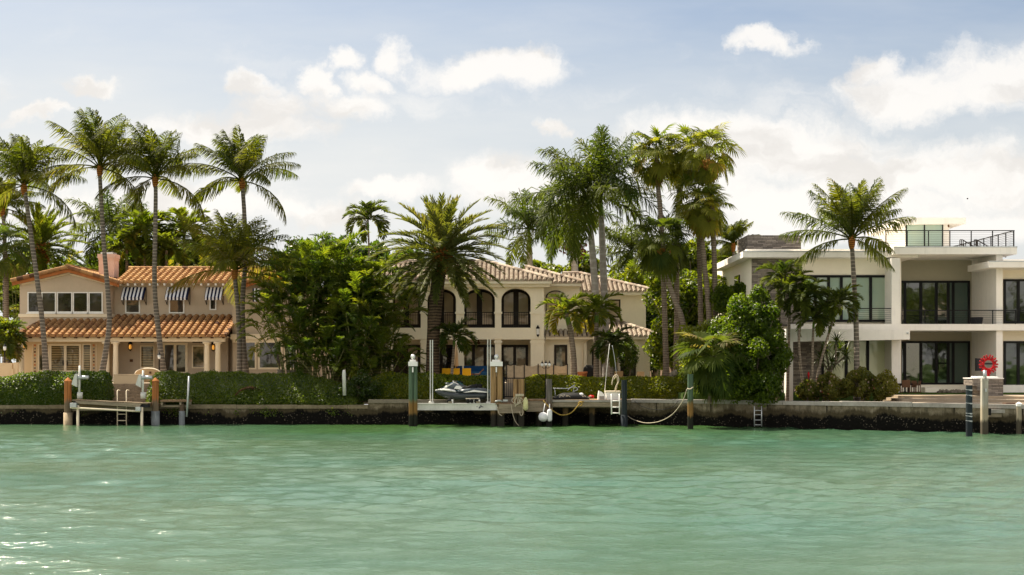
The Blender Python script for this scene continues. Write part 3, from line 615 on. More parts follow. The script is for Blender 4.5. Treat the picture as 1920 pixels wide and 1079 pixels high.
def hedge(name, label, prof, Y0, Y1, z0, n, size, m, seed, slant=0.0, cat='hedge', back=None, overhang=0.0, tint=0.4, flat=2.1):
    """prof: photo points (px, top py) along the hedge's front face; superellipse section from Y0 to Y1"""
    global rng
    keep = rng; rng = np.random.default_rng(seed)
    xs = np.array([X(p[0], Y0) for p in prof]); zs = np.array([Z(p[1], Y0) for p in prof]); zt = lambda x: np.interp(x, xs, zs)
    def surf(x, th, k):                    # th 0 = front bottom ... pi = back bottom
        c, s_ = np.cos(th), np.sin(th); e = 2/flat
        ym = (Y0+Y1)/2 + slant*(x - xs[0]); hw = (Y1-Y0)/2; h = zt(x) - z0
        return np.stack([x, ym - np.sign(c)*np.abs(c)**e*hw*k, z0 + np.abs(s_)**e*h*(1 - (1-k)*0.5)], -1)
    th = rng.uniform(0, np.pi*0.78, n); x = rng.uniform(xs[0], xs[-1], n)
    endk = np.minimum(1, np.minimum(x - xs[0], xs[-1] - x)/0.5 + 0.55)
    lum = 0.05*np.sin(x*1.3 + 1.7*np.sin(th*3)) + 0.035*np.sin(x*3.7 + th*5) + 0.02*np.sin(x*8.3 + th*9)
    k = (1.0 + lum + rng.normal(0, 0.025, n)) * (0.75 + 0.25*endk)
    P = surf(x, th, k) + rng.normal(0, 0.03, (n, 3)); nn = np.stack([0*x, -np.cos(th), np.sin(th)*0.8], -1)
    if overhang: P[:, 2] -= overhang*rng.random(n)*(th < 0.25)
    ne = n // 14
    for xe, sx in ((xs[0], -1), (xs[-1], 1)):  # leafy ends
        te = rng.uniform(0, np.pi, ne); q = surf(np.full(ne, xe), te, np.sqrt(rng.random(ne))*0.9); q[:, 2] = z0 + (q[:, 2]-z0)*np.sqrt(rng.random(ne)); q[:, 0] += rng.normal(0, 0.05, ne)
        P = np.concatenate([P, q]); nn = np.concatenate([nn, np.tile((sx, -0.2, 0.2), (ne, 1))])
    B = MB(); leaf_cards(B, P, nn, size, tint + rng.normal(0, 0.18, len(P)), 0.6)
    gx = np.linspace(xs[0] + 0.1, xs[-1] - 0.1, 40); gt = np.linspace(0, np.pi, 13)
    B.loft([surf(np.full(13, a), gt, 0.90) - np.array((0,0,0.04)) for a in gx], 0.15)   # the dense twig mass inside
    o = B.build(name, M[m], None, fix=False); rng = keep
    return tag(o, label, cat)

# ---------------------------------------------------------------- building generators
def tile_roof(B, A, Bc, C, D, pitch=0.42, course=0.40, amp=0.12, seed=0):
    """barrel tiles over the quad A (eave left) B (eave right) C (top right) D (top left): real waves and stepped courses"""
    A, Bc, C, D = (np.asarray(q, float) for q in (A, Bc, C, D))
    rg = np.random.default_rng(seed)
    u = nrm(Bc - A); w = D - A; w = w - u*(w @ u); H = np.linalg.norm(w); w = w/H; nn = np.cross(u, w)
    if nn[2] < 0: nn = -nn
    dl = (D-A) @ u; cr = (C-A) @ u; L = np.linalg.norm(Bc-A)
    lo, hi = min(0, dl), max(L, cr)
    i0, i1 = int(math.floor(lo/pitch)), int(math.ceil(hi/pitch)); S = 8
    us = np.arange(i0*S, i1*S + 1)/S*pitch; nc = max(1, int(round(H/course))); ch = H/nc
    vs = []; hs = []
    for c in range(nc): vs += [c*ch, c*ch + ch*0.999]; hs += [0.045, 0.0]
    vs = np.array(vs); hs = np.array(hs)
    ph = (us/pitch) % 1.0; x = (ph - 0.5)*2
    wave = np.where(abs(x) < 0.66, np.sqrt(np.clip(1-(x/0.66)**2, 0, 1)), -0.9*np.sin((abs(x)-0.66)/0.34*np.pi/2))*amp
    G = A + us[None, :, None]*u + vs[:, None, None]*w + (wave[None, :, None]*(1.0 - 0.12*(hs == 0)[:, None, None]) + hs[:, None, None])*nn
    nu, nv = len(us), len(vs)
    i = np.arange(nv-1)[:, None]*nu; j = np.arange(nu-1)[None]
    f = np.stack([i+j, i+j+1, i+nu+j+1, i+nu+j], -1).reshape(-1, 4)
    um = np.broadcast_to(((us[1:]+us[:-1])/2)[None], (nv-1, nu-1)).ravel(); vm_ = np.broadcast_to(((vs[1:]+vs[:-1])/2)[:, None], (nv-1, nu-1)).ravel()
    k = (um >= dl*vm_/H - 1e-6) & (um <= L + (cr-L)*vm_/H + 1e-6)
    iu = np.floor(um/pitch).astype(int) - i0; iv = np.clip((vm_/ch).astype(int), 0, nc-1)
    tab = 0.18 + 0.5*rg.random((i1-i0+2, nc+1)) + 0.2*rg.random((i1-i0+2, 1)); tab = np.where(rg.random(tab.shape) < .08, rg.random(tab.shape), tab); tq = tab[iu, iv]; fx = (um/pitch) % 1.0; tq = np.where(abs(fx - 0.5)*2 > 0.72, 1.0, tq)   # shade of the gaps between barrels painted into the pans' colour
    B.raw(G.reshape(-1, 3), f[k], tq[k])
    # rounded butt ends along the eave and the boarding beneath
    e = A + us[:, None]*u; km = ((us[1:]+us[:-1])/2 >= -1e-6) & ((us[1:]+us[:-1])/2 <= L + 1e-6)
    lo_ = e - nn*0.05; ev = np.concatenate([G[0], lo_]); jj = np.arange(nu-1)[km]
    B.raw(ev, np.stack([jj, jj+1, jj+1+nu, jj+nu], -1), tab[np.clip(np.floor(jj/S).astype(int), 0, None), 0])
    o = nn*0.06
    B.raw([A-o, Bc-o, C-o, D-o], [(0,3,2,1)], 0.5)
def ridge(B, pts, r=0.13, step=0.40, seed=0):
    rg = np.random.default_rng(seed); P = np.asarray(pts, float)
    for a, b in zip(P[:-1], P[1:]):
        L = np.linalg.norm(b-a); n = max(1, int(L/step)); d = (b-a)/L
        for i in range(n):
            p = a + d*L*i/n; q = a + d*(L*(i+1)/n + 0.05); B.tube([p, q], [r*1.08, r*0.9], 8, rg.random())
prg = np.random.default_rng(77)
def window(parent, px0, px1, py0, py1, Y, frame='white', pane='g_dark', fw=0.07, mull=(), hbar=(), name='window', label=None, sill=False, thick=0.06):
    """a framed window set proud of the wall plane Y: frame, with its glass as a child"""
    x0, x1, z0, z1 = X(px0, Y), X(px1, Y), Z(py1, Y), Z(py0, Y); B = MB(); ya, yb = Y - thick, Y
    B.box(x0, x0+fw, ya, yb, z0, z1); B.box(x1-fw, x1, ya, yb, z0, z1)
    B.box(x0+fw, x1-fw, ya, yb, z1-fw, z1); B.box(x0+fw, x1-fw, ya, yb, z0, z0+fw)
    xs = [x0 + fw] + [x0 + (x1-x0)*m for m in mull] + [x1 - fw]
    for m in mull: c = x0 + (x1-x0)*m; B.box(c-fw*0.6, c+fw*0.6, ya+0.004, yb-0.002, z0+fw, z1-fw)
    for h in hbar:
        c = z0 + (z1-z0)*h
        for a, b in zip(xs[:-1], xs[1:]): B.box(a+fw*0.6, b-fw*0.6, ya+0.008, yb-0.004, c-fw*0.4, c+fw*0.4)
    f = B.build(name, M[frame], parent, label=label)
    panes = pane if isinstance(pane, (list, tuple)) else [pane]*(len(xs)-1)
    for a, b, pm in zip(xs[:-1], xs[1:], panes):
        pa, pb, za, zc = a-0.01 if a == xs[0] else a, b+0.01 if b == xs[-1] else b, z0+fw-0.01, z1-fw+0.01
        q = [yb-0.026 + v for v in prg.uniform(-0.009, 0.009, 3)]; q.append(q[1]+q[2]-q[0])   # no two panes hang quite true
        MB().hexa([(pa,q[0],za),(pb,q[1],za),(pb,q[1]+.012,za),(pa,q[0]+.012,za),(pa,q[2],zc),(pb,q[3],zc),(pb,q[3]+.012,zc),(pa,q[2]+.012,zc)]).build('pane', M[pm], f)
    if sill: MB().box(x0-0.06, x1+0.06, ya-0.06, yb, z0-0.09, z0-0.002).build('sill', M[frame], f)
    return f
def railing(parent, px0, px1, py0, py1, Y, m='black', balusters=True, step=0.13, cables=0, name='railing', posts=None, label=None):
    x0, x1, z0, z1 = X(px0, Y), X(px1, Y), Z(py1, Y), Z(py0, Y); B = MB()
    B.box(x0, x1, Y-0.025, Y+0.025, z1-0.05, z1)
    n = max(1, int((x1-x0)/(posts or 1.5)))
    for i in range(n+1): c = x0 + 0.03 + (x1-x0-0.06)*i/n; B.box(c-0.025, c+0.025, Y-0.022, Y+0.022, z0, z1-0.05)
    if balusters:
        B.box(x0, x1, Y-0.018, Y+0.018, z0+0.08, z0+0.12); B.box(x0, x1, Y-0.015, Y+0.015, z1-0.20, z1-0.17)
        for i in range(1, int((x1-x0)/step)): c = x0 + i*step; B.box(c-0.011, c+0.011, Y-0.011, Y+0.011, z0+0.12, z1-0.05)
    for i in range(cables): c = z0 + (z1-z0-0.05)*(i+0.7)/(cables+0.4); B.box(x0, x1, Y-0.006, Y+0.006, c-0.006, c+0.006)
    return B.build(name, M[m], parent, label=label)
def arch_pts(x0, x1, z0, zs, rise, n=12):  # outline of an arched opening, right foot over the crown to left foot
    cx, hw = (x0+x1)/2, (x1-x0)/2; th = np.linspace(0, np.pi, n)
    return [(x1, z0)] + [(cx + hw*math.cos(a), zs + rise*math.sin(a)) for a in th] + [(x0, z0)]
def arch_head(B, x0, x1, zs, rise, ztop, y0, y1, n=12):   # wall between an arch's curve and a level top
    th = np.linspace(0, np.pi, n+1); cx, hw = (x0+x1)/2, (x1-x0)/2
    for a, b in zip(th[:-1], th[1:]):
        xa, za, xb, zb = cx+hw*math.cos(a), zs+rise*math.sin(a), cx+hw*math.cos(b), zs+rise*math.sin(b)
        B.hexa([(xb,y0,zb),(xa,y0,za),(xa,y1,za),(xb,y1,zb),(xb,y0,ztop),(xa,y0,ztop),(xa,y1,ztop),(xb,y1,ztop)])
def arch_band(B, x0, x1, z0, zs, rise, w, y0, y1, n=12, foot=True): # bar of width w inside an arched opening
    o = arch_pts(x0, x1, z0, zs, rise, n); i = arch_pts(x0+w, x1-w, z0, zs, rise-w, n)
    for k in range(len(o)-1):
        (ax, az), (bx, bz), (cx, cz), (dx, dz) = o[k], o[k+1], i[k+1], i[k]
        B.hexa([(ax,y0,az),(bx,y0,bz),(cx,y0,cz),(dx,y0,dz),(ax,y1,az),(bx,y1,bz),(cx,y1,cz),(dx,y1,dz)])

# ================================================================ THE SETTING
def wall_y(x):                             # front line of the seawall: straight, then turning nearer to the right
    return 75.6 if x < 6.5 else 75.6 - (x - 6.5) * (75.6 - 65.2) / (24.0 - 6.5)
def watermat():
    m, N = newmat('green bay water'); p = pos(N)
    sp = N.add('ShaderNodeSeparateXYZ', {0: p}).outputs
    n = N.noise(N.vm('MULTIPLY', p, (0.05, 0.10, 0.0)), 1.0, 4.0, 0.55)
    shal = N.m('ADD', sp[1], N.m('MULTIPLY', N.m('SUBTRACT', n, 0.5), 26.0))
    side = N.ramp(N.m('ABSOLUTE', N.m('SUBTRACT', sp[0], 1.0)), 8.0, 17.0, 1.0, 0.25)
    col = N.mix(N.ramp(n, 0.35, 0.65), (0.050, 0.100, 0.053), (0.038, 0.102, 0.064))
    col = N.mix(N.m('MULTIPLY', N.ramp(shal, 62.0, 76.0, 0.0, 0.8), side), col, (0.036, 0.085, 0.012))   # weedy shallows along the wall
    b = N.add('ShaderNodeBsdfPrincipled', {'Base Color': col, 'Roughness': 0.13, 'IOR': 1.7, 'Specular IOR Level': 0.5})
    w1 = N.noise(N.vm('MULTIPLY', p, (0.8, 2.0, 1.0)), 6.0, 4.0, 0.6); w2 = N.noise(N.vm('MULTIPLY', p, (1.0, 1.5, 1.0)), 13.0, 3.0, 0.6)
    bn = N.add('ShaderNodeBump', {'Strength': 0.55, 'Distance': 0.045, 'Height': N.m('ADD', w1, N.m('MULTIPLY', w2, 0.35))})
    N.l.new(bn.outputs[0], b.inputs['Normal']); finish(N, b); return m
def build_water():
    B = MB(); nx, ny = 760, 620
    t = np.linspace(0, 1, ny); Yr = 1/((1-t)/17.0 + t/78.0); u = np.linspace(-0.47, 0.47, nx)
    Yg, U = np.meshgrid(Yr, u, indexing='ij'); Xg = U*Yg; Zg = np.zeros_like(Xg)
    rg = np.random.default_rng(5)
    patch = 0.8 + 0.45*np.sin(Xg*0.13 + 1.0)*np.sin(Yg*0.21 + Xg*0.05)
    for i in range(54):
        lam = 0.32*(7.0**rg.random()); k = 2*np.pi/lam; th = rg.normal(np.pi/2, 0.42)
        a = 0.024*lam/(2*np.pi)*rg.uniform(0.6, 1.4)*(1.3 if lam > 0.8 else 1.0)
        fade = np.clip((lam*F*0.53/Yg/1.5)/6.0, 0.25, 1.0)          # waves finer than the grid fade out
        Zg += a*fade*patch*np.sin(k*(np.cos(th)*Xg + np.sin(th)*Yg) + rg.uniform(0, 6.28) + 1.2*np.sin(0.31*Xg + rg.uniform(0, 6)) )
    for i in range(26):                    # short chop, where the grid can carry it
        lam = 0.15*(2.4**rg.random()); k = 2*np.pi/lam; th = rg.normal(np.pi/2, 0.5)
        fade = np.clip((lam*F*0.53/Yg - 4.0)/5.0, 0.0, 1.0)
        Zg += 0.024*lam/(2*np.pi)*fade*patch*np.sin(k*(np.cos(th)*Xg + np.sin(th)*Yg) + rg.uniform(0, 6.28))
    e = np.minimum(np.minimum(t[:, None], 1-t[:, None])*40, np.minimum(np.arange(nx), nx-1-np.arange(nx))[None]/12).clip(0, 1); Zg *= e
    i = np.arange(ny-1)[:, None]*nx; j = np.arange(nx-1)[None]
    B.raw(np.stack([Xg, Yg, Zg], -1).reshape(-1, 3), np.stack([i+j, i+j+1, i+nx+j+1, i+nx+j], -1).reshape(-1, 4))
    y0, y1 = Yr[0], Yr[-1]; q = 0.47
    fl = lambda pts: B.raw([(x, y, 0.0) for x, y in pts], [(0,1,2,3)])
    fl([(-q*y0, y0), (q*y0, y0), (900, -600), (-900, -600)]); fl([(-900,-600), (-900, 90), (-q*y1, y1), (-q*y0, y0)]); fl([(900,-600), (q*y0, y0), (q*y1, y1), (900, 90)])
    struct(B.build('water', watermat(), None, smooth=True, fix=False))
build_water()
def build_ground():
    B = MB(); xs = [-1500, -60, 6.5, 24.0, 40.0, 1500]; yb = 0.35
    fr = [(x, wall_y(max(-60, min(40, x))) + yb) for x in xs]
    for (a, ya), (b, yb_) in zip(fr[:-1], fr[1:]): B.raw([(a, ya, 1.22), (b, yb_, 1.22), (b, 3000, 1.22), (a, 3000, 1.22)], [(0,1,2,3)])
    struct(B.build('ground', M['soil'], None, fix=False))
    B = MB(); B.box(-60, X(600, 85), 79.6, 110, 1.0, 2.15); struct(B.build('terrace', M['paving']))
    B = MB(); B.box(X(600, 85)+0.005, X(1262, 79), 78.9, 112, 1.0, 2.2); struct(B.build('patio', M['paving']))
    B = MB(); B.box(X(1262, 79)+0.005, 60, 74.6, 112, 1.0, 1.72); struct(B.build('lawn', M['lawn']))
    # the paved pool deck at the right, stepping down to the seawall
    B = MB()
    for k, (d0, z) in enumerate(((0.45, 1.40), (2.2, 1.53), (4.2, 1.66))):
        xa, xb = X(1680, 70) + 0.3*k, 60
        ya, yb_ = wall_y(xa) + d0, wall_y(min(xb, 40)) + d0
        B.hexa([(xa,ya,1.0),(xb,yb_,1.0),(xb,74.4,1.0),(xa,74.4,1.0),(xa,ya,z),(xb,yb_,z),(xb,74.4-0.003*k,z),(xa,74.4-0.003*k,z)])
    struct(B.build('pool_deck', M['paving']))
build_ground()
def seawall(name, label, x0, x1, ztop, capm, seed, capz=0.2):
    t = thing(name, label, 'seawall', ((x0+x1)/2, wall_y((x0+x1)/2), 0))
    ya, yb = wall_y(x0), wall_y(x1); B = MB(); n = max(2, int((x1-x0)/0.5)); rg = np.random.default_rng(seed)
    for i in range(n):
        a, b = x0+(x1-x0)*i/n, x0+(x1-x0)*(i+1)/n; va, vb = ya+(yb-ya)*i/n, ya+(yb-ya)*(i+1)/n
        B.hexa([(a,va,-1.5),(b,vb,-1.5),(b,vb+0.4,-1.5),(a,va+0.4,-1.5),(a,va,ztop-capz),(b,vb,ztop-capz),(b,vb+0.4,ztop-capz),(a,va+0.4,ztop-capz)])
    B.build('wall', M['seawall'], t)
    C = MB(); q = x0
    while q < x1 - 0.05:
        e = min(x1, q + rg.uniform(2.0, 3.4)); va, vb = ya+(yb-ya)*(q-x0)/(x1-x0), ya+(yb-ya)*(e-x0)/(x1-x0); dz = rg.normal(0, 0.008)
        C.hexa([(q+.01,va-.07,ztop-capz),(e-.01,vb-.07,ztop-capz),(e-.01,vb+.5,ztop-capz),(q+.01,va+.5,ztop-capz),(q+.01,va-.07,ztop+dz),(e-.01,vb-.07,ztop+dz),(e-.01,vb+.5,ztop+dz),(q+.01,va+.5,ztop+dz)]); q = e
    C.build('coping', M[capm], t)
seawall('seawall', 'mossy concrete seawall under the clipped hedges, straight run along the left property', -60, X(690, 75.6), 1.06, 'cap_tan', 1)
seawall('seawall', 'grey concrete seawall with flat coping behind the jet ski lift and dock', X(690, 75.6)+0.003, 6.5, 1.36, 'concrete', 2)
seawall('seawall', 'white-capped angled seawall in front of the white modern house', 6.503, 40, 1.40, 'cap', 3)

# ================================================================ THE TAN VILLA
def villa():
    h = thing('villa', 'tan two-storey villa with orange barrel tile roofs and striped awnings', 'house', (X(230, 90), 88, 2.1))
    zb = 2.1
    B = MB(); Y = 90.5
    g = [(X(37,Y), zb), (X(206,Y), zb), (X(206,Y), Z(533,Y)), (X(127,Y), Z(506,Y)), (X(37,Y), Z(533,Y))]
    B.prism(g, Y, 100); B.build('gable_wall', M['stucco_tan'], h)
    B = MB(); B.box(X(206,Y)+0.004, X(436,91.5), 91.5, 100, zb, Z(531,91.5)); B.build('wall', M['stucco_tan'], h)
    Y = 89.5; B = MB()
    B.prism([(X(436,Y), zb), (X(580,Y), zb), (X(580,Y), Z(540,Y)), (X(515,Y), Z(516,Y)), (X(436,Y), Z(536,Y))], Y, 100); B.build('side_wing_wall', M['stucco_tan'], h)
    B = MB(); Y = 90.5   # band courses
    B.box(X(35,Y), X(207,Y)+0.06, Y-0.07, Y-0.002, Z(595,Y), Z(589,Y)); B.box(X(207,Y)+0.003, X(207,Y)+0.06, Y-0.002, 91.42, Z(595,Y), Z(589,Y))
    B.box(X(207,91.5)+0.4, X(436,91.5)-0.12, 91.42, 91.498, Z(600,91.5), Z(594,91.5)); B.box(X(434,89.5), X(580,89.5), 89.2, 89.498, Z(637,89.5), Z(627,89.5))
    B.box(X(434,89.5)+0.1, X(578,89.5), 89.3, 89.497, Z(643,89.5), Z(637,89.5)-0.002)
    B.build('band_course', M['trim'], h)
    # roofs
    T = MB(); e = lambda px, py, Y: at(px, py, Y)
    zA, zR = Z(529.5, 90.9), None
    ez = zA; k = 0.31; Yr = 94.4; rz = ez + k*(Yr-90.9)
    x0, x1 = X(214, 90.9), X(480, 90.9)
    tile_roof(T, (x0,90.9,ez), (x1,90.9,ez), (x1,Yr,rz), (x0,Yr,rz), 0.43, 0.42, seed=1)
    T.raw([(x0,Yr,rz),(x1,Yr,rz),(x1,100,ez),(x0,100,ez)], [(0,1,2,3)])
    ridge(T, [(x0,Yr,rz+0.05),(x1,Yr,rz+0.05)], 0.15)
    T.build('roof', M['tile_orange'], h, fix=False)
    G = MB(); Y = 90.0; gx, gz_ = X(127,Y), Z(502,Y); lx, lz = X(22,Y), Z(527,Y); rx, rz2 = X(222,Y), Z(530,Y)
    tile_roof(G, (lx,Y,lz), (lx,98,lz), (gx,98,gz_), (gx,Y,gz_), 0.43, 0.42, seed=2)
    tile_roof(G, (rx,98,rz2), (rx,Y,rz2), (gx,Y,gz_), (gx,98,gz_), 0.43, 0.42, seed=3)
    ridge(G, [(gx,Y-0.1,gz_+0.08),(gx,98,gz_+0.08)], 0.16); G.build('gable_roof', M['tile_orange'], h, fix=False)
    Kk = MB(); ridge(Kk, [(lx-0.05,Y-0.02,lz+0.02),(gx,Y-0.02,gz_+0.05)], 0.13, 0.42, 1); ridge(Kk, [(rx+0.05,Y-0.02,rz2+0.02),(gx,Y-0.02,gz_+0.05)], 0.13, 0.42, 2); Kk.build('rake_tiles', M['tile_dark'], h, fix=False)
    Bq = MB()
    for (ax, az, bx, bz) in ((lx, lz, gx, gz_), (gx, gz_, rx, rz2)):
        Bq.hexa([(ax,Y+.06,az-.30),(bx,Y+.06,bz-.30),(bx,Y+.16,bz-.30),(ax,Y+.16,az-.30),(ax,Y+.06,az-.09),(bx,Y+.06,bz-.09),(bx,Y+.16,bz-.09),(ax,Y+.16,az-.09)])
    Bq.build('rake_board', M['rake'], h)
    Bq = MB()
    for (ax, az, bx, bz) in ((lx+.5, lz-.06, gx, gz_-.24), (gx, gz_-.24, rx-.5, rz2-.06)):
        Bq.hexa([(ax,90.40,az-.20),(bx,90.40,bz-.14),(bx,90.495,bz-.14),(ax,90.495,az-.20),(ax,90.40,az-.10),(bx,90.40,bz-.04),(bx,90.495,bz-.04),(ax,90.495,az-.10)])
    Bq.build('gable_trim', M['trim'], h)
    # the right wing's gable
    G = MB(); Y = 88.9; gx, gz_ = X(515,Y), Z(512,Y); lx, lz = X(434,Y), Z(538,Y); rx, rz2 = X(592,Y), Z(538,Y)
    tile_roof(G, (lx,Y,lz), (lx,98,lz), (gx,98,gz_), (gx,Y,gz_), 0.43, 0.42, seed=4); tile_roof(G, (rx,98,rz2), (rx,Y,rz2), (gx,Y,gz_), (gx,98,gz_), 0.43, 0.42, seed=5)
    ridge(G, [(lx-0.05,Y-.02,lz+.02),(gx,Y-.02,gz_+.05),(rx,Y-.02,rz2+.02)], 0.13); G.build('side_wing_roof', M['tile_orange'], h, fix=False)
    Bq = MB()
    for (ax, az, bx, bz) in ((lx, lz, gx, gz_), (gx, gz_, rx, rz2)):
        Bq.hexa([(ax,Y+.06,az-.32),(bx,Y+.06,bz-.32),(bx,Y+.16,bz-.32),(ax,Y+.16,az-.32),(ax,Y+.06,az-.09),(bx,Y+.06,bz-.09),(bx,Y+.16,bz-.09),(ax,Y+.16,az-.09)])
    Bq.build('side_rake_board', M['rake'], h)
    # white rafter tails under the upper eave
    for i in range(16):
        x = X(226, 91) + i*(X(432,91)-X(226,91))/15; MB().box(x-.06, x+.06, 90.95, 91.19, ez-.21, ez-.07).build('rafter_tail', M['white'], h)
    B = MB(); B.box(x0+.3, X(436,91.2), 91.2, 91.49, ez-.07, ez+.06); B.build('eave_board', M['trim'], h)
    # porch roof, beam, rafter tails, columns
    T = MB(); Yp = 87.3; z0 = Z(630.5, Yp); kk = 0.345; Yt = 91.46
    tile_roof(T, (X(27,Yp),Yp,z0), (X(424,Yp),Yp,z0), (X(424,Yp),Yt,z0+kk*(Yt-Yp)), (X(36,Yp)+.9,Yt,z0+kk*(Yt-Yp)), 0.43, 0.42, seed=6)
    ridge(T, [(X(27,Yp)+.05,Yp,z0+.05),(X(36,Yp)+.5,90.4,z0+kk*(90.4-Yp)+.05)], 0.13); ridge(T, [(X(424,Yp)-.05,Yp,z0+.03),(X(424,Yp)-.05,Yt,z0+kk*(Yt-Yp)+.03)], 0.12, seed=4)
    T.build('porch_roof', M['tile_dark'], h, fix=False)
    B = MB(); B.box(X(30,88), X(422,88), 87.85, 88.15, Z(641,88), Z(633.5,88)); B.box(X(30,88), X(30,88)+.3, 88.152, 89.5, Z(641,88), Z(633.5,88)); B.build('porch_beam', M['trim'], h)
    for i in range(19):
        x = X(34,87.5) + i*(X(418,87.5)-X(34,87.5))/18; MB().box(x-.05, x+.05, 87.42, 87.84, z0-.14, z0-.03).build('rafter_tail', M['brown'], h)
    B = MB(); B.box(X(30,88)+.02, X(422,88)-.02, 88.16, 91.48, Z(634,88)+.05, Z(634,88)+.10); B.build('porch_ceiling', M['trim'], h)
    for px in (39, 200, 217, 388, 408.5):
        B = MB(); c = (X(px,88), 88.0, 2.15); Hc = Z(641,88) - 2.15
        B.lathe(c, [(.23,0),(.23,.10),(.185,.16),(.18,.5),(.155,Hc-.32),(.155,Hc-.22),(.19,Hc-.17),(.155,Hc-.13)], 16)
        B.box(c[0]-.23, c[0]+.23, 87.78, 88.22, c[2]+Hc-.13, c[2]+Hc-.003); B.build('column', M['trim'], h, True)
    B = MB(); B.box(X(46,89.4), X(203,89.4), 89.4, 90.49, 2.1, Z(636,89.4)); B.build('porch_wall', M['stucco_porch'], h)
    B = MB(); B.box(X(205,90.6), X(426,90.6), 90.9, 91.48, 2.1, Z(634,90.9)); B.build('porch_back_wall', M['stucco_tan'], h)
    # upper windows, awnings
    window(h, 52, 105.5, 548, 586.5, 90.5, mull=(.5,), sill=True)
    for a, b in ((107,136),(137,165.5),(166.5,193)): window(h, a, b, 548, 586.5, 90.5, sill=True)
    for wx0, wx1, y0, y1 in ((235,263,561,588),(317,346,561,588),(393,406,561,582)): window(h, wx0, wx1, y0, y1, 91.5, fw=.08)
    win_aw = ((227,269),(309.5,351.5),(384,414.5))
    for ax, bx in win_aw:
        B = MB(); n = max(5, int(round((bx-ax)/3.4))); za, zc = Z(539,91.5), Z(559,90.85); xa, xb = X(ax,90.85), X(bx,90.85)
        for i in range(n):
            B.cm = i % 2; l, r_ = xa+(xb-xa)*i/n, xa+(xb-xa)*(i+1)/n
            B.hexa([(l,90.85,zc),(r_,90.85,zc),(r_,91.44,za-.03),(l,91.44,za-.03),(l,90.82,zc+.02),(r_,90.82,zc+.02),(r_,91.44,za),(l,91.44,za)])
            B.hexa([(l,90.845,zc-.14),(r_,90.845,zc-.14),(r_,90.86,zc-.14),(l,90.86,zc-.14),(l,90.845,zc-.002),(r_,90.845,zc-.002),(r_,90.86,zc-.002),(l,90.86,zc-.002)])
        a = B.build('awning', [M['white_cloth'], M['navy']], h)
        B = MB()
        for x in (xa-.02, xb+.02): B.tube([(x,90.84,zc-.02),(x,91.46,zc-.42)], .02, 6); B.tube([(x,90.84,zc+.01),(x,91.46,za)], .02, 6); B.tube([(x,91.46,zc-.44),(x,91.46,za)], .02, 6)
        B.build('bracket', M['black'], a)
    B = MB()
    for i in range(4): B.cm = i % 2; B.box(X(474,89)+.1*i, X(474,89)+.1*(i+1), 88.9, 89.49, Z(566,89), Z(541,89))
    B.build('awning', [M['navy'], M['white_cloth']], h)
    # ground floor doors and windows
    window(h, 72, 92.5, 645, 697, 89.4, 'trim', 'g_cur', name='side_light')
    d = window(h, 93, 152.5, 645, 699, 89.4, 'trim', 'g_slat', fw=.13, mull=(.5,), name='french_door')
    B = MB()
    for s in (-.13, .13): B.box(X(122.7,89.4)+s-.025, X(122.7,89.4)+s+.025, 89.29, 89.33, Z(685,89.4), Z(677,89.4))
    B.build('handle', M['black'], d)
    window(h, 155, 171.5, 645, 697, 89.4, 'trim', 'g_slat', name='side_light')
    for px in (65.5, 176):
        B = MB()
        for i in range(9): B.cm = i % 3; z = Z(648 + i*6.1, 89.4); B.box(X(px,89.4)-.055, X(px,89.4)+.055, 89.375, 89.398, z-.055, z+.055)
        B.build('tile_inlay', [M['terracotta'], M['stone'], M['brown']], h)
        P_ = MB()
        for s in (-.16, .16): P_.box(X(px,89.4)+s-.015, X(px,89.4)+s+.015, 89.37, 89.397, 2.3, Z(646,89.4))
        P_.build('pilaster_edge', M['trim'], h)
    window(h, 263, 290, 648, 691, 90.9, 'trim', 'g_slat', fw=.08, name='window'); window(h, 263, 290, 638.5, 644, 90.9, 'stucco_tan', 'g_dark', fw=.03, name='transom')
    d = window(h, 305, 352, 643, 702, 90.9, 'trim', 'g_dark', fw=.15, mull=(.5,), name='french_door')
    B = MB()
    for s in (-.13, .13): B.box(X(328.5,90.9)+s-.025, X(328.5,90.9)+s+.025, 90.79, 90.83, Z(683,90.9), Z(675,90.9))
    B.build('handle', M['black'], d)
    window(h, 360, 384.5, 648, 691, 90.9, 'trim', 'g_cur', fw=.08); window(h, 360, 384.5, 638.5, 644, 90.9, 'stucco_tan', 'g_dark', fw=.03, name='transom')
    window(h, 455, 481, 637, 693, 89.5, 'trim', 'g_dark', fw=.10); window(h, 484, 530, 637, 693, 89.5, 'trim', 'g_dark', fw=.12); window(h, 533, 558, 637, 693, 89.5, 'trim', 'g_dark', fw=.1)
    B = MB(); B.box(X(246.5,90.9)-.10, X(246.5,90.9)+.10, 90.84, 90.898, Z(679,90.9), Z(674,90.9)); B.build('wall_plate', M['brown'], h)
    for px, py, Y in ((46,648,89.4),(245.5,650,90.9),(401,651,90.9)):
        c = (X(px,Y), Y-.17, Z(py,Y)); B = MB(); B.lathe(c, [(.02,.40),(.05,.33),(.14,.22),(.15,.16),(.12,.14)], 10); B.lathe(c, [(.12,-.24),(.12,-.20),(.02,-.3)], 10)
        for a in range(4): q = a*math.pi/2+.6; B.tube([(c[0]+.12*math.cos(q),c[1]+.12*math.sin(q),c[2]-.2),(c[0]+.14*math.cos(q),c[1]+.14*math.sin(q),c[2]+.15)], .014, 4)
        B.tube([(c[0],c[1],c[2]+.35),(c[0],Y-.003,c[2]+.28)], .025, 6); l = B.build('wall_lantern', M['black'], h)
        B = MB(); B.lathe(c, [(.02,-.18),(.075,-.15),(.085,0),(.06,.1),(.01,.12)], 10); B.build('flame_glass', M['glow'], l, True)
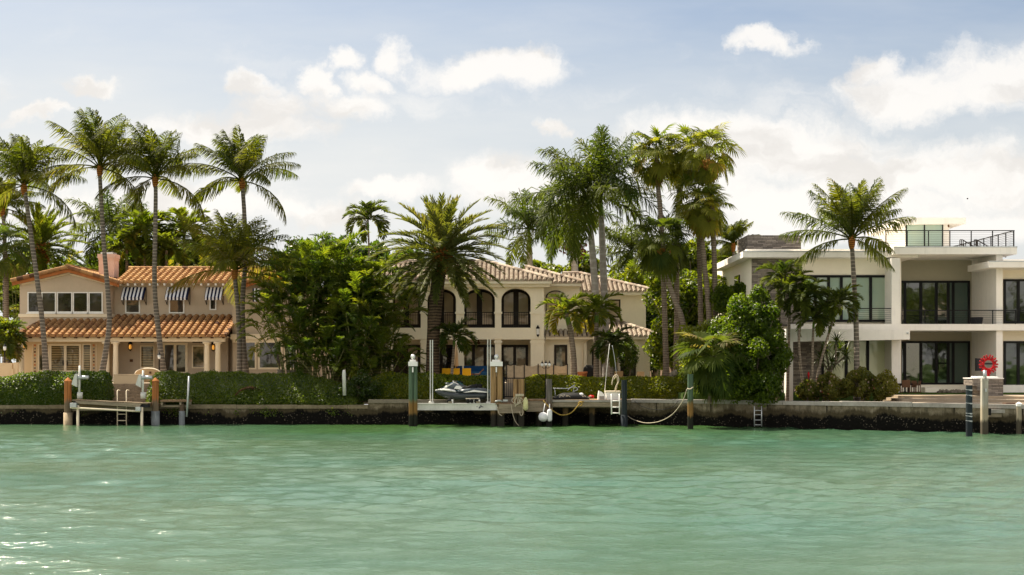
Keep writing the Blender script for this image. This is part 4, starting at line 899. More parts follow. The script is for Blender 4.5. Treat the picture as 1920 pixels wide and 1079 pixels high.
    # chimney
    B = MB(); Y = 93.0; B.pbox(185, 214, 480, 520, Y, Y+1.1); B.box(X(185,Y)-.07, X(214,Y)+.07, Y-.07, Y+1.17, Z(484,Y), Z(480,Y)+.12); B.box(X(185,Y)-.03, X(214,Y)+.03, Y-.03, Y+1.13, Z(484,Y)-.12, Z(484,Y)-.002)
    c = B.build('chimney', M['pink'], h); MB().box(X(188,Y), X(211,Y), Y+.1, Y+1, Z(480,Y)+.122, Z(473,Y)).build('chimney_cap', M['alu'], c)
villa()

# ================================================================ THE CREAM ARCADED HOUSE
def arcade_house():
    h = thing('arcade_house', 'cream two-storey house with arched balcony openings and pale pink tile roof', 'house', (X(980, 87), 86, 2.2))
    zb = 2.15; Y = 86.0; Yb = 88.6
    zt, z2, z1 = Z(527,Y), Z(615,Y), Z(637,Y)
    piers = [(640,652),(722,736),(789,801),(855,870),(928,940),(995,1020)]
    B = MB()
    for a, b in piers:
        B.box(X(a,Y), X(b,Y), Y, Y+.5, zb, z1-.002); B.box(X(a,Y), X(b,Y), Y, Y+.5, z2+.002, zt)
    B.box(X(640,Y), X(1020,Y), Y-.03, Y+.5, z1, z2)
    for (a, b), (c, d) in zip(piers[:-1], piers[1:]):
        arch_head(B, X(b,Y)+.002, X(c,Y)-.002, Z(562,Y), Z(541,Y)-Z(562,Y), zt, Y, Y+.5)
    B.build('arcade_wall', M['stucco_cream'], h)
    for a, b in piers:                      # capital mouldings on the piers
        MB().box(X(a,Y)-.05, X(b,Y)+.05, Y-.06, Y-.002, Z(589,Y), Z(585,Y)).build('impost_moulding', M['stucco_cream'], h); MB().box(X(a,Y)-.06, X(b,Y)+.06, Y-.08, Y-.032, z1+.02, z1+.12).build('string_moulding', M['stucco_cream'], h); MB().box(X(a,Y)-.05, X(b,Y)+.05, Y-.06, Y-.002, z1-.22, z1-.08).build('capital_moulding', M['stucco_cream'], h)
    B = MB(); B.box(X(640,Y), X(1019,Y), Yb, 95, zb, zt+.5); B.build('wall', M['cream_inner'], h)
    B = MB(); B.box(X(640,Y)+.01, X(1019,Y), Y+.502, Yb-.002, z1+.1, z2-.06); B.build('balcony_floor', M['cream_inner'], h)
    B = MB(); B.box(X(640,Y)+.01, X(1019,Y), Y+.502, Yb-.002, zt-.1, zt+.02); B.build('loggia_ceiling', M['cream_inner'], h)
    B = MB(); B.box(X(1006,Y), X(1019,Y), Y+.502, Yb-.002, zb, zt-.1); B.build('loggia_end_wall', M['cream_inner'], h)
    # upper loggia: arched dark timber doors with tan blinds behind
    for (a, b), (c, d) in zip(piers[:-1], piers[1:]):
        x0, x1 = X(b,Yb)-.0, X(c,Yb)+.0; zz, rise = Z(560,Yb), Z(543,Yb)-Z(560,Yb); Yd = Yb-.05; B = MB()
        arch_band(B, x0, x1, z2-.04, zz, rise, .17, Yd-.08, Yd); mid = (x0+x1)/2
        B.box(mid-.17, mid+.17, Yd-.07, Yd-.003, z2-.04, zz+rise-.172); B.box(x0+.17, mid-.172, Yd-.06, Yd-.006, z2-.02, z2+.28); B.box(mid+.172, x1-.17, Yd-.06, Yd-.006, z2-.02, z2+.28)
        f = B.build('arched_door', M['bronze'], h); P_ = MB(); pts = arch_pts(x0+.08, x1-.08, z2, zz, rise-.08)
        P_.prism(pts[::-1], Yd-.04, Yd-.015); P_.build('pane', M['g_tan'], f)
        railing(h, b+.3, c-.3, 585.5, 616, Y+.22, step=.14)
    # ground floor doors
    for a, b, pm in ((737,788,('g_dark','g_tan')),(802,853,('g_dark','g_dark')),(866,931,('g_cur','g_cur','g_cur')),(940,990,('g_cur','g_cur'))):
        n = len(pm); window(h, a, b, 647, 712, Yb, 'bronze', pm, fw=.16, mull=tuple((i+1)/n for i in range(n-1)), name='glass_door')
    # roof of the arcade block
    Yo = 85.3; ez = Z(525.5, Yo); k = .335; yr = 4.1; rz = ez + k*yr
    xl, xr = X(628,Yo), X(1036,Yo)
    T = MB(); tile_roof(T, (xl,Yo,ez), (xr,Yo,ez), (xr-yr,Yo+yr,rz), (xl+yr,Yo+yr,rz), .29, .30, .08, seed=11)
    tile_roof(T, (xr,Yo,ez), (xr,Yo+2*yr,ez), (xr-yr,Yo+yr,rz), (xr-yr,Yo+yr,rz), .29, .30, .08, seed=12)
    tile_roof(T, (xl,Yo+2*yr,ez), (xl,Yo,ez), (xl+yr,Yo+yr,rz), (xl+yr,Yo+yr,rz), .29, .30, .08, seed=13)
    T.raw([(xl,Yo+2*yr,ez),(xr,Yo+2*yr,ez),(xr-yr,Yo+yr,rz),(xl+yr,Yo+yr,rz)], [(0,1,2,3)])
    ridge(T, [(xl,Yo,ez+.08),(xl+yr,Yo+yr,rz+.08),(xr-yr,Yo+yr,rz+.08),(xr,Yo,ez+.08)], .12, .36); T.build('roof', M['tile_pale'], h, fix=False)
    B = MB(); B.box(xl+.05, xr-.05, Yo+.06, Y+.6, ez-.22, ez-.05); B.box(xl+.15, xr-.15, Yo+.3, Y+.1, ez-.40, ez-.222); B.build('eave_board', M['stucco_cream'], h)
    # middle block
    Y2 = 87.6; B = MB(); B.box(X(1019,Y)+.003, X(1087,Y2), Y2, 95, zb, Z(533,Y2)); B.build('middle_wall', M['stucco_cream'], h)
    B = MB(); x0, x1 = X(1023,Y2), X(1061,Y2); arch_band(B, x0, x1, Z(598,Y2), Z(558,Y2), Z(545,Y2)-Z(558,Y2), .07, Y2-.06, Y2-.003); f = B.build('arched_window', M['bronze'], h)
    P_ = MB(); P_.prism(arch_pts(x0+.05, x1-.05, Z(597,Y2), Z(558,Y2), Z(545,Y2)-Z(558,Y2)-.05)[::-1], Y2-.04, Y2-.015); P_.build('pane', M['g_tan'], f)
    Ym = 86.9; ez2 = Z(530,Ym); xr2 = X(1092,Ym); xl2 = X(985,Ym); yr2 = 3.4; rz2 = ez2 + .335*yr2
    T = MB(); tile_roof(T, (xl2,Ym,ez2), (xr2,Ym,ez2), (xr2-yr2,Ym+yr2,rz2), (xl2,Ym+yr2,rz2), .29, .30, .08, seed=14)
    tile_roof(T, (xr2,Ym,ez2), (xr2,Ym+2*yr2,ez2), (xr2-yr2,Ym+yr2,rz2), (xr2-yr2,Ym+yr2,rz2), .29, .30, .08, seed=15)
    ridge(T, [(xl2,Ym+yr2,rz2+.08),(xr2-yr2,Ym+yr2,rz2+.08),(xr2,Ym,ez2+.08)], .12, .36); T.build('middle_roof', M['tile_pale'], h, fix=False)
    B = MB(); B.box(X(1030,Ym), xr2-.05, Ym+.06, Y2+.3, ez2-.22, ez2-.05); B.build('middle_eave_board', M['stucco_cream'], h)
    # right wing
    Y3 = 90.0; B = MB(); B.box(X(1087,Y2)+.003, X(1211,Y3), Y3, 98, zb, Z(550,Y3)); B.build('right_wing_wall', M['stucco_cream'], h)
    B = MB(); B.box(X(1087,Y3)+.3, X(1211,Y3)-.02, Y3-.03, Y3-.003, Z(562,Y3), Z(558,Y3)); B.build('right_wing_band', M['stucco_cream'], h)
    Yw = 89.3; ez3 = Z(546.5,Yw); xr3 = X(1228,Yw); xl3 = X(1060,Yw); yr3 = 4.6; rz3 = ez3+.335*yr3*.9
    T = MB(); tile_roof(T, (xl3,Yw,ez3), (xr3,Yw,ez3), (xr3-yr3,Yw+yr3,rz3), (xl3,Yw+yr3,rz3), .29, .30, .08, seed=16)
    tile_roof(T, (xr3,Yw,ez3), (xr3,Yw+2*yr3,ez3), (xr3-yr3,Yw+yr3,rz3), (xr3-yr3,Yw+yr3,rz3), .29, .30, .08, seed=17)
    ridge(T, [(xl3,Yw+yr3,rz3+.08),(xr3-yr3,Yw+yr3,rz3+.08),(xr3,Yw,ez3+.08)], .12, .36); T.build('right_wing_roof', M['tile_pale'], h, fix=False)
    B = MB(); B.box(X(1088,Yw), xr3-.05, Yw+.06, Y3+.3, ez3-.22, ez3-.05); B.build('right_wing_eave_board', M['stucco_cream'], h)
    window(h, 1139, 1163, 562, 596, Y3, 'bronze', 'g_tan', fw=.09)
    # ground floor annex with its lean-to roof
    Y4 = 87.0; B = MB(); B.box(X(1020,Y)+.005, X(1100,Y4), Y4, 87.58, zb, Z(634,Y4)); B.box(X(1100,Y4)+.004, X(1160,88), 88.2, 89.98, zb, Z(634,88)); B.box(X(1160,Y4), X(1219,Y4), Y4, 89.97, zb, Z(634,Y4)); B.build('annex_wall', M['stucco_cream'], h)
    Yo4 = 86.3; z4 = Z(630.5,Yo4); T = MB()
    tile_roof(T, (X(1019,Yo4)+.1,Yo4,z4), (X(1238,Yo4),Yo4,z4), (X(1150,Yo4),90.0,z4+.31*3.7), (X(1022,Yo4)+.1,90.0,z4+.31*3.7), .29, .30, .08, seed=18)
    ridge(T, [(X(1238,Yo4),Yo4,z4+.08),(X(1150,Yo4),90.0,z4+.31*3.7+.08)], .12, .36); T.build('annex_roof', M['tile_pale'], h, fix=False)
    B = MB(); B.box(X(1019,Yo4)+.15, X(1238,Yo4)-.05, Yo4+.06, Y4-.02, z4-.20, z4-.05); B.build('annex_eave_board', M['trim'], h)
    window(h, 1039, 1063.5, 647, 706, Y4, 'bronze', 'g_cur', fw=.13, name='glass_door')
    window(h, 1110, 1156, 650, 706, 88.2, 'bronze', 'g_dark', fw=.12, mull=(.5,), name='glass_door'); window(h, 1163, 1192, 650, 706, Y4, 'bronze', 'g_dark', fw=.10, name='glass_door')
    B = MB(); B.tube([(X(1104,Y4),Y4-.1,z4-.2),(X(1092,Y4),Y4-.1,z4-.45),(X(1092,Y4),Y4-.1,zb)], .05, 8); B.build('downpipe', M['trim'], h)
    c = (X(1008.5,Y), Y-.16, Z(623,Y)); B = MB(); B.lathe(c, [(.02,.42),(.06,.34),(.13,.25),(.10,.22),(.08,-.2),(.03,-.3)], 10); B.tube([(c[0],c[1],c[2]+.35),(c[0],Y-.002,c[2]+.30)], .025, 6); l = B.build('wall_lantern', M['black'], h)
    B = MB(); B.lathe(c, [(.102,.2),(.095,-.15)], 10); B.build('lantern_glass', M['lampglass'], l)
    # patio ceiling fan seen in the open loggia
    B = MB(); c = np.array((X(897,87.2), 87.2, z1-.18)); B.lathe(c, [(.04,.28),(.04,.08),(.12,.05),(.12,-.06),(.03,-.1)], 10)
    for i in range(5): q = i*2*math.pi/5; d = np.array((math.cos(q), math.sin(q), 0)); n_ = np.array((-d[1], d[0], 0)); B.hexa([c+d*.12-n_*.05, c+d*.8-n_*.08, c+d*.8+n_*.08, c+d*.12+n_*.05, *(p+np.array((0,0,.02)) for p in (c+d*.12-n_*.05, c+d*.8-n_*.08, c+d*.8+n_*.08, c+d*.12+n_*.05))])
    B.build('ceiling_fan', M['brown'], h)
arcade_house()

# ================================================================ THE WHITE MODERN HOUSE
def modern_house():
    h = thing('modern_house', 'white flat-roofed modern house with wide black-framed glass walls and roof terrace', 'house', (X(1680, 76), 76, 1.72))
    zb = 1.72; zg = 2.12
    def bx(name, a, b, t, bo, Y0, Y1, m='stucco_white'): return MB().pbox(a, b, t, bo, Y0, Y1).build(name, M[m], h)
    Y = 77.5
    # left bay body (upper floor wall, stone panel), its lit side wall
    MB().box(X(1408,Y), X(1690,Y), Y+.02, 92, zb, Z(478,Y)).build('left_bay_wall', M['stucco_warm'], h)
    bx('stone_panel', 1410, 1503, 482, 612, Y-.10, Y+.01, 'stone'); bx('upper_wall', 1503.5, 1672, 482, 516, Y-.06, Y+.015, 'stucco_warm')
    B = MB(); B.box(X(1408,Y)-.06, X(1408,Y)-.002, 81.2, 82.9, Z(531,81.5), Z(516,81.5)); w = B.build('side_window', M['bronze'], h)
    MB().box(X(1408,Y)-.08, X(1408,Y)-.062, 81.3, 82.8, Z(530,81.5), Z(517,81.5)).build('pane', M['g_deep'], w)
    # roof slab with a deep overhang
    B = MB(); Yf = 76.5; zt, zl = Z(471.5,Yf), Z(483,Yf); xa, xb = X(1393,Yf), X(1722,Yf)
    B.box(xa, xb, Yf, 88, zl, zt); B.box(xa+.25, xb-.2, Yf+.25, 88.2, zt+.002, zt+.14); B.build('left_roof_slab', M['stucco_white'], h)
    MB().box(X(1401,79), X(1502,79), 79, 82.5, Z(474,79), Z(441.5,79)).build('roof_stone_box', M['stone'], h)
    # window bands of the left bay
    window(h, 1504, 1668, 516.5, 604, Y-.02, 'black', 'g_green', fw=.13, mull=(.148,.30,.445,.60,.78), name='glass_wall', thick=.10)
    window(h, 1540, 1669, 632, 724, Y-.02, 'black', 'g_lime', fw=.13, mull=(.36,.67), name='glass_wall', thick=.10)
    bx('lower_stone_panel', 1487, 1540, 637, 742, Y-.12, Y+.01, 'stone')
    # floor slab / balcony edge running the width of the house
    B = MB(); Ys = 76.0; B.box(X(1486,Ys), X(2010,Ys), Ys, Y-.13, Z(620,Ys), Z(608,Ys)); B.box(X(1690,Ys), X(2010,Ys), Y-.128, 80.2, Z(620,Ys), Z(608,Ys)); B.build('balcony_slab', M['stucco_white'], h)
    # free-standing canopy frame at the left, tapering to the right
    B = MB(); Yc = 74.3; B.box(X(1474,Yc), X(1487,Yc), Yc, Yc+.5, 1.30, Z(617,Yc)); x0, x1 = X(1487,Yc)+.002, X(1706,Yc)
    B.hexa([(x0,Yc,Z(641,Yc)),(x1,Yc,Z(637,Yc)),(x1,75.98,Z(637,Yc)),(x0,75.98,Z(641,Yc)),(x0,Yc,Z(617,Yc)),(x1,Yc,Z(619.5,Yc)),(x1,75.98,Z(619.5,Yc)),(x0,75.98,Z(617,Yc))])
    B.build('canopy', M['stucco_white'], h)
    B = MB(); B.lathe((X(1701.5,Yc), Yc-.05, Z(625,Yc)), [(.02,.05),(.06,.04),(.06,-.04),(.02,-.06)], 8); B.build('floodlight', M['galv'], h)
    B = MB(); B.box(X(1474,Yc)-.4, X(1474,Yc)-.10, 75.5, 77.3, 1.3, Z(612,76)); B.build('side_fin', M['stucco_warm'], h)
    # pier between the bays
    MB().box(X(1672,76), X(1688,76), 76.002, 80.2, zb, Z(608,76)-.36).build('pier', M['stucco_white'], h)
    MB().box(X(1672,76), X(1688,76), 76.002, 80.2, Z(608,76)+.003, Z(483,75.6)-.003).build('upper_pier', M['stucco_white'], h)
    # middle bay, set back
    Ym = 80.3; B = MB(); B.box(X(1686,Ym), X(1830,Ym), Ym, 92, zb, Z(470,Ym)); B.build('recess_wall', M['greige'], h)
    window(h, 1687, 1818, 527, 612, Ym, 'black', ('g_deep','g_deep','g_deep','g_deep','g_shade','g_shade'), fw=.12, mull=(.07,.30,.52,.69,.76), name='glass_wall', thick=.10)
    window(h, 1687, 1818, 640, 722, Ym, 'black', ('g_deep','g_deep','g_deep','g_deep','g_shade','g_shade'), fw=.12, mull=(.07,.30,.52,.69,.76), name='glass_wall', thick=.10)
    # dividing wall at the right, its left face seen obliquely
    B = MB(); B.box(X(1868,76.2), X(1880,76.2), 76.2, 80.298, zb, Z(620,76.2)-.005); B.box(X(1868,76.2), X(1880,76.2), 76.2, 80.298, Z(608,76)+.003, Z(477,76.2)-.005); B.build('dividing_wall', M['stucco_white'], h)
    # right bay
    Yr = 77.6; B = MB(); B.box(X(1880,76.2)+.003, X(2030,76.2), Yr, 92, zb, Z(494,Yr)); B.build('right_bay_wall', M['stucco_warm'], h)
    window(h, 1881, 1958, 524, 607, Yr, 'black', 'g_deep', fw=.12, mull=(.36,.68), name='glass_wall', thick=.10); window(h, 1881, 1958, 640, 726, Yr, 'black', 'g_deep', fw=.12, mull=(.36,.68), name='glass_wall', thick=.10)
    B = MB(); Yq = 75.3; B.box(X(1855,Yq), X(2030,Yq), Yq, 78.9, Z(502,Yq), Z(490,Yq)); B.build('right_roof_slab', M['stucco_white'], h)
    MB().box(X(1868,Yq)+.5, X(2030,Yq)-.2, Yq+.3, 90, Z(490,Yq)+.002, Z(490,Yq)+.12).build('right_roof_top', M['stucco_white'], h)
    # high roof terrace slab
    B = MB(); Yt = 75.9; B.box(X(1676,Yt), X(1907,Yt), Yt, 90, Z(477,Yt), Z(463,Yt)); B.build('terrace_slab', M['stucco_white'], h)
    # penthouse
    Yp = 80.0; B = MB(); B.box(X(1697,Yp), X(1780,Yp), Yp, 86, Z(463,Yt)+.002, Z(420,Yp)); B.build('penthouse_wall', M['stucco_white'], h)
    B = MB(); B.box(X(1688,79.4), X(1811,79.4), 79.4, 87, Z(420,79.4)+.003, Z(408.5,79.4)); B.build('penthouse_roof', M['stucco_white'], h)
    window(h, 1698, 1768, 419.5, 464, Yp, 'black', 'g_green', fw=.06, mull=(.5,), name='glass_wall')
    MB().lathe((X(1779,79.6), 79.65, Z(424,79.6)), [(.02,.08),(.05,.06),(.05,-.04),(.02,-.08)], 8).build('security_lamp', M['brown'], h)
    B = MB()                                # dark drip flashing along the slab tops
    for a, b, py, Yy in ((1393,1722,471.5,76.5),(1676,1907,463,75.9),(1855,2030,490,75.3)):
        B.box(X(a,Yy)-.015, X(b,Yy)+.015, Yy-.02, Yy-.002, Z(py,Yy)-.04, Z(py,Yy)+.02); B.build('drip_flashing', M['galv'], h); B = MB()
    B.tube([(X(1676,76)-.1,76.1,Z(484,76)),(X(1676,76)-.1,76.1,1.8)], .04, 8); B.build('downpipe', M['alu_dull'], h)
    # cable railings
    railing(h, 1660, 1902, 432, 463, 76.0, balusters=False, cables=8, posts=1.05, label='black cable railing round the roof terrace')
    B = MB(); x = X(1902,76)                # return of the roof railing and the outside stair's rails
    for i in range(9): y = 76.1 + i*1.2; B.box(x-.025, x+.025, y, y+.05, Z(463,76), Z(432,76)-.05)
    B.box(x-.025, x+.025, 76.03, 87, Z(432,76)-.05, Z(432,76))
    for k in range(8): zc = Z(463,76) + .1*(k+1); B.box(x-.006, x+.006, 76.03, 87, zc-.006, zc+.006)
    B.build('side_railing', M['black'], h)
    B = MB(); Yx = 83.0; zf = Z(463,76)
    for xx in (X(1800,Yx), X(1827,Yx)):
        B.tube([(xx,Yx,zf+1.0),(xx+.15,Yx,zf+1.0),(xx+1.9,Yx,zf-.05)], .03, 6); B.tube([(xx,Yx+.02,zf+.75),(xx+1.5,Yx+.02,zf-.02)], .02, 6)
        for k in range(3): B.box(xx+.1*k-.02, xx+.1*k+.02, Yx, Yx+.05, zf, zf+1.0)
        for k in range(4): q = xx+.35+.4*k; B.box(q-.02, q+.02, Yx+.03, Yx+.06, zf-.02, zf+1.0-.6*(q-xx-.15))
    B.build('stair_railing', M['bronze'], h)
    railing(h, 1605, 1682, 578, 608, 76.1, balusters=False, cables=7, posts=1.4); railing(h, 1690, 1990, 581.5, 608, 76.1, balusters=False, cables=7, posts=1.25)
    # plinth, steps
    B = MB(); B.box(X(1688,78.6), X(2030,76.5), 78.6, 80.29, 1.0, zg-.02); B.build('plinth', M['stucco_warm'], h)
    B = MB(); B.box(X(1880,76.5), X(2030,76.5), 76.5, 77.59, 1.0, zg); B.build('right_plinth', M['stucco_white'], h)
    B = MB(); B.box(X(1540,77), X(1674,77), 76.9, 77.38, 1.0, Z(722,77)); B.build('dark_base', M['pot'], h)
modern_house()

# ================================================================ DOCKS, BOAT LIFTS AND WHAT STANDS ON THEM
def pile(name, label, px, w, top, Y, m, cap=None, seg=12, group=None, sleeve=None, bands=None, tilt=0.0):
    t = thing(name, label, 'dock pile', (X(px,Y), Y, -1.5), group); r = w*Y/F/2; zt = Z(top,Y); B = MB(); x = X(px,Y)
    zs = np.linspace(-1.5, zt, 9); rg = np.random.default_rng(int(px)); B.tube([(x + tilt*(z-zt), Y + rg.normal(0,.006), z) for z in zs], r*(1+rg.normal(0,.02,9)), seg)
    B.build('post', M[m], t, True, fix=False)
    if cap == 'cone': B = MB(); B.lathe((x,Y,zt), [(r*1.08,-.06),(r*1.08,.02),(r*.1,.20),(0.001,.21)], seg); B.build('pointed_cap', M[m], t)
    if cap == 'white': B = MB(); B.lathe((x,Y,zt), [(r*1.12,-.10),(r*1.12,.02),(r*.1,.10),(0.001,.11)], seg); B.build('white_cap', M['white'], t)
    if sleeve: B = MB(); B.tube([(x,Y,-1.5),(x,Y,Z(sleeve[0],Y))], r*1.22, 14); B.build('pipe_sleeve', M[sleeve[1]], t, True)
    for q in bands or ():
        B = MB(); B.tube([(x-r*.03,Y,Z(q,Y)-.012),(x,Y,Z(q,Y)),(x,Y,Z(q,Y)+.03)], r*1.05, seg); B.build('rope_band', M['galv'], t)
    return t
# ---- left: small timber boat lift
pile('dock_pile', 'reddish timber pile with pointed top at the left end of the lift platform', 127.5, 13.5, 715, 75.0, 'pile_red', 'cone', sleeve=(774,'pvct'))
pile('dock_pile', 'reddish timber pile with pointed top beside the right hedge corner', 291.5, 13, 715, 75.0, 'pile_red', 'cone', sleeve=(771,'pvc'))
pile('dock_pile', 'short grey sleeved pile under the right end of the small side dock', 341, 9, 757, 75.1, 'pile_grey', sleeve=(771,'pvc'))
pile('dock_pile', 'thin dark leaning timber brace beside the left lift leg', 138, 4, 768, 75.2, 'pile_grey', tilt=.15)
def left_lift():
    t = thing('boat_lift', 'small boat lift with grey timber platform slung between white steel arms', 'boat lift', (X(205,74.6), 74.6, 0)); Y = 74.3
    B = MB()                               # tilted plank platform
    for k in range(6):
        y = Y - .1 + k*.16; n = 9
        for i in range(n):
            a, b = 136+(278-136)*i/n, 136+(278-136)*(i+1)/n; za, zc = Z(750+6*i/n,Y), Z(750+6*(i+1)/n,Y)
            B.hexa([(X(a,Y)+.01,y,za-.06),(X(b,Y)-.01,y,zc-.06),(X(b,Y)-.01,y+.15,zc-.06),(X(a,Y)+.01,y+.15,za-.06),(X(a,Y)+.01,y,za),(X(b,Y)-.01,y,zc),(X(b,Y)-.01,y+.15,zc),(X(a,Y)+.01,y+.15,za)], ((i*7+k*3) % 10)/10)
    B.build('platform', M['plank'], t)
    B = MB(); B.hexa([(X(148,Y),Y-.12,Z(757,Y)),(X(262,Y),Y-.12,Z(764,Y)),(X(262,Y),Y-.03,Z(764,Y)),(X(148,Y),Y-.03,Z(757,Y)),(X(142,Y),Y-.12,Z(752,Y)),(X(266,Y),Y-.12,Z(757.5,Y)),(X(266,Y),Y-.03,Z(757.5,Y)),(X(142,Y),Y-.03,Z(752,Y))]); B.build('fascia_plank', M['timber'], t)
    B = MB(); B.tube([at(132,764.5,Y-.15), at(262,771.5,Y-.15)], .05, 8); B.tube([at(146,760,Y), at(146,800,Y)+np.array((0,0,-1.2))], .075, 8); B.tube([at(266,764,Y), at(265.5,800,Y)+np.array((0,0,-1.2))], .075, 8); B.build('frame', M['trim'], t, True)
    B = MB(); B.pbox(131,143,756,764,Y-.3,Y+.2); B.pbox(254,263,763.5,771,Y-.3,Y+.2); B.build('end_bracket', M['galv'], t)
    B = MB(); B.pbox(138,149,752,757.5,Y+.02,Y+.5); B.pbox(256,277,758.5,764,Y+.02,Y+.5); B.build('bearing_block', M['pot'], t)
    for px, (l, mp) in ((149.5,(135,'')),(268.5,(255,''))):
        B = MB(); x = X(px,Y+.3); B.tube([(x-.03,Y+.3,Z(747,Y)),(x,Y+.3,Z(686 if px < 200 else 695,Y))], .058, 10); B.pbox(px-5,px+3.5,736,748,Y+.2,Y+.4); a = B.build('lift_arm', M['alu_dull'], t, True)
        B = MB(); y0, y1 = Y+.12, Y+.5; P = [(l-1,721),(l+8.5,726),(l+9.5,701),(l+5,702)]
        B.prism([(X(p,y0),Z(q + (0 if px < 200 else 1),y0)) for p, q in P], y0, y1); B.build('motor_cover', M['alu_dull'], a)
        B = MB(); B.tube([(x,Y+.3,Z(708,Y)),(x+.48,Y+.3,Z(708.5,Y))], .10, 12); B.box(x-.2, x+.1, Y+.2, Y+.4, Z(712,Y), Z(704,Y)); B.build('motor', M['galv'], a, True)
left_lift()
def ladder(name, label, x0, x1, top, bot, Y, rungs, m, r=.03, hook=0.0):
    B = MB()
    for px in (x0, x1):
        P = [at(px,bot,Y), at(px,top,Y)]
        if hook: P += [at(px,top,Y)+np.array((0,.12,.06)), at(px,top,Y)+np.array((0,hook,0.0))]
        B.tube(P, r, 8)
    for q in rungs: B.tube([at(x0,q,Y), at(x1,q,Y)], r*.8, 6)
    return tag(B.build(name, M[m], None, True), label, 'ladder')
ladder('dock_ladder', 'cream swim ladder hung behind the small lift platform', 220, 237, 733, 799, 75.0, (754,765,777,789), 'trim', hook=.5)
ladder('dock_ladder', 'white dock ladder hanging below the fish box', 1146.5, 1161.5, 741, 777.5, 72.9, (752,764,775), 'white', .035, hook=.4)
ladder('dock_ladder', 'thin grey ladder on the seawall under the big dark bush', 1414.5, 1428, 762, 800, 71.0, (770,778,788,797), 'galv', .028)
def left_docks():
    t = thing('dock', 'narrow weathered timber side dock beside the right hedge', 'dock', (X(325,75), 75, 0)); B = MB(); Y = 74.9
    for i in range(4): B.box(X(300,Y), X(354,Y), Y+i*.2, Y+i*.2+.18, Z(754,Y), Z(750.5,Y), i/4)
    B.build('planks', M['plank_warm'], t); B = MB()
    for px in (301, 336, 350): B.box(X(px,Y), X(px,Y)+.1, Y+.05, Y+.7, Z(760,Y), Z(754,Y)-.003)
    B.box(X(299,Y), X(352,Y), Y+.3, Y+.4, Z(764,Y), Z(760,Y)-.003); B.build('joists', M['timber'], t)
    B = MB(); B.tube([at(350,782,74.6), at(352.5,742,74.6), at(354.5,706,74.6)], .055, 8); tag(B.build('mooring_pole', M['galv'], None, True), 'slim grey leaning pole at the end of the small side dock', 'pole')
    t = thing('dock', 'low stone-edged landing at the foot of the garden steps', 'dock', (X(235,75.3), 75.3, 0)); B = MB(); B.box(X(130,75.5), X(300,75.5), 75.02, 77.0, .98, 1.14); B.build('planks', M['plank_warm'], t); B = MB(); B.box(X(134,75.5), X(297,75.5), 75.1, 75.25, .75, .977); B.build('joists', M['timber'], t)
    # garden steps
    B = MB(); n = 5; rg = np.random.default_rng(4)
    for i in range(n):
        y0 = 77.0 + i*.5; z1 = 1.22 + (2.15-1.22)*(i+1)/n
        k = 0; x = X(193,77)
        while x < X(281,77):
            e = x + rg.uniform(.5,.9); B.box(x+.006, min(e, X(281,77))-.006, y0 + rg.normal(0,.012), 79.597, z1-.22 if i else 1.1, z1 + rg.normal(0,.006), rg.random()); x = e
    tag(B.build('garden_steps', M['coral']), 'rough coral stone steps rising between the two clipped hedges', 'steps')
    B = MB(); Y = 79.9; B.pbox(213,259,704,720,Y,Y+.9); B.box(X(213,Y)-.02, X(259,Y)+.02, Y-.02, Y+.92, Z(704,Y)+.002, Z(704,Y)+.05); tag(B.build('planter_wall', M['stucco_porch']), 'low ochre block wall at the top of the stone steps', 'wall')
    # curved wicker sofa behind it
    t = thing('garden_sofa', 'tan curved-back wicker sofa on the terrace behind the ochre wall', 'sofa', (X(277,81), 81, 2.15)); Y = 81; cx = X(277,Y); hw = (301-253)*Y/F/2; B = MB()
    ot = [(cx+hw*math.cos(a), Z(707,Y)+(Z(691.5,Y)-Z(707,Y))*max(0,math.sin(a))**.6) for a in np.linspace(0, math.pi, 14)]
    for (ax, az), (bx, bz) in zip(ot[:-1], ot[1:]): B.hexa([(bx,Y,2.2),(ax,Y,2.2),(ax,Y+.12,2.2),(bx,Y+.12,2.2),(bx,Y,bz),(ax,Y,az),(ax,Y+.12,az),(bx,Y+.12,bz)])
    B.build('backrest', M['wicker'], t); B = MB(); B.tube([(x,Y+.05,z) for x, z in ot], .05, 8); B.build('rim', M['trim'], t, True)
    B = MB(); B.box(cx-hw, cx+hw, Y+.121, Y+.9, 2.25, 2.6); B.build('seat', M['beige'], t); B = MB(); B.box(X(282,Y)-.06, X(282,Y)+.06, Y-.03, Y-.002, Z(701,Y), Z(697,Y)); B.build('buckle', M['brown'], t)
    # lamp posts on the left terrace, wall with rail
    for px, top, Y, lab in ((298.5,662,82,'slim black lamp post beside the second coconut trunk from the steps'),(9,646,83,'black lamp post with pale lantern at the left garden wall')):
        t = thing('lamp_post', lab, 'lamp post', (X(px,Y), Y, 2.15)); x = X(px,Y); zt = Z(top,Y); B = MB(); B.lathe((x,Y,2.15), [(.10,0),(.10,.15),(.045,.25),(.04,zt-2.15-.42),(.07,zt-2.15-.38)], 10); B.build('post', M['black'], t, True)
        B = MB(); B.lathe((x,Y,zt-.36), [(.06,0),(.085,.05),(.095,.24),(.02,.25)], 10); B.build('lantern_glass', M['lampglass'], t, True); B = MB(); B.lathe((x,Y,zt-.12), [(.12,0),(.05,.10),(.012,.16)], 10); B.build('lantern_cap', M['black'], t, True)
    B = MB(); Y = 82.5; B.pbox(-20,22.5,681,706,Y,Y+.2); B.pbox(25,33,680,706,Y,Y+.2); B.pbox(20.5,24.8,692,706,Y-.1,Y+.25); tag(B.build('garden_wall', M['stucco_porch']), 'low cream garden wall at the left edge of the villa', 'wall')
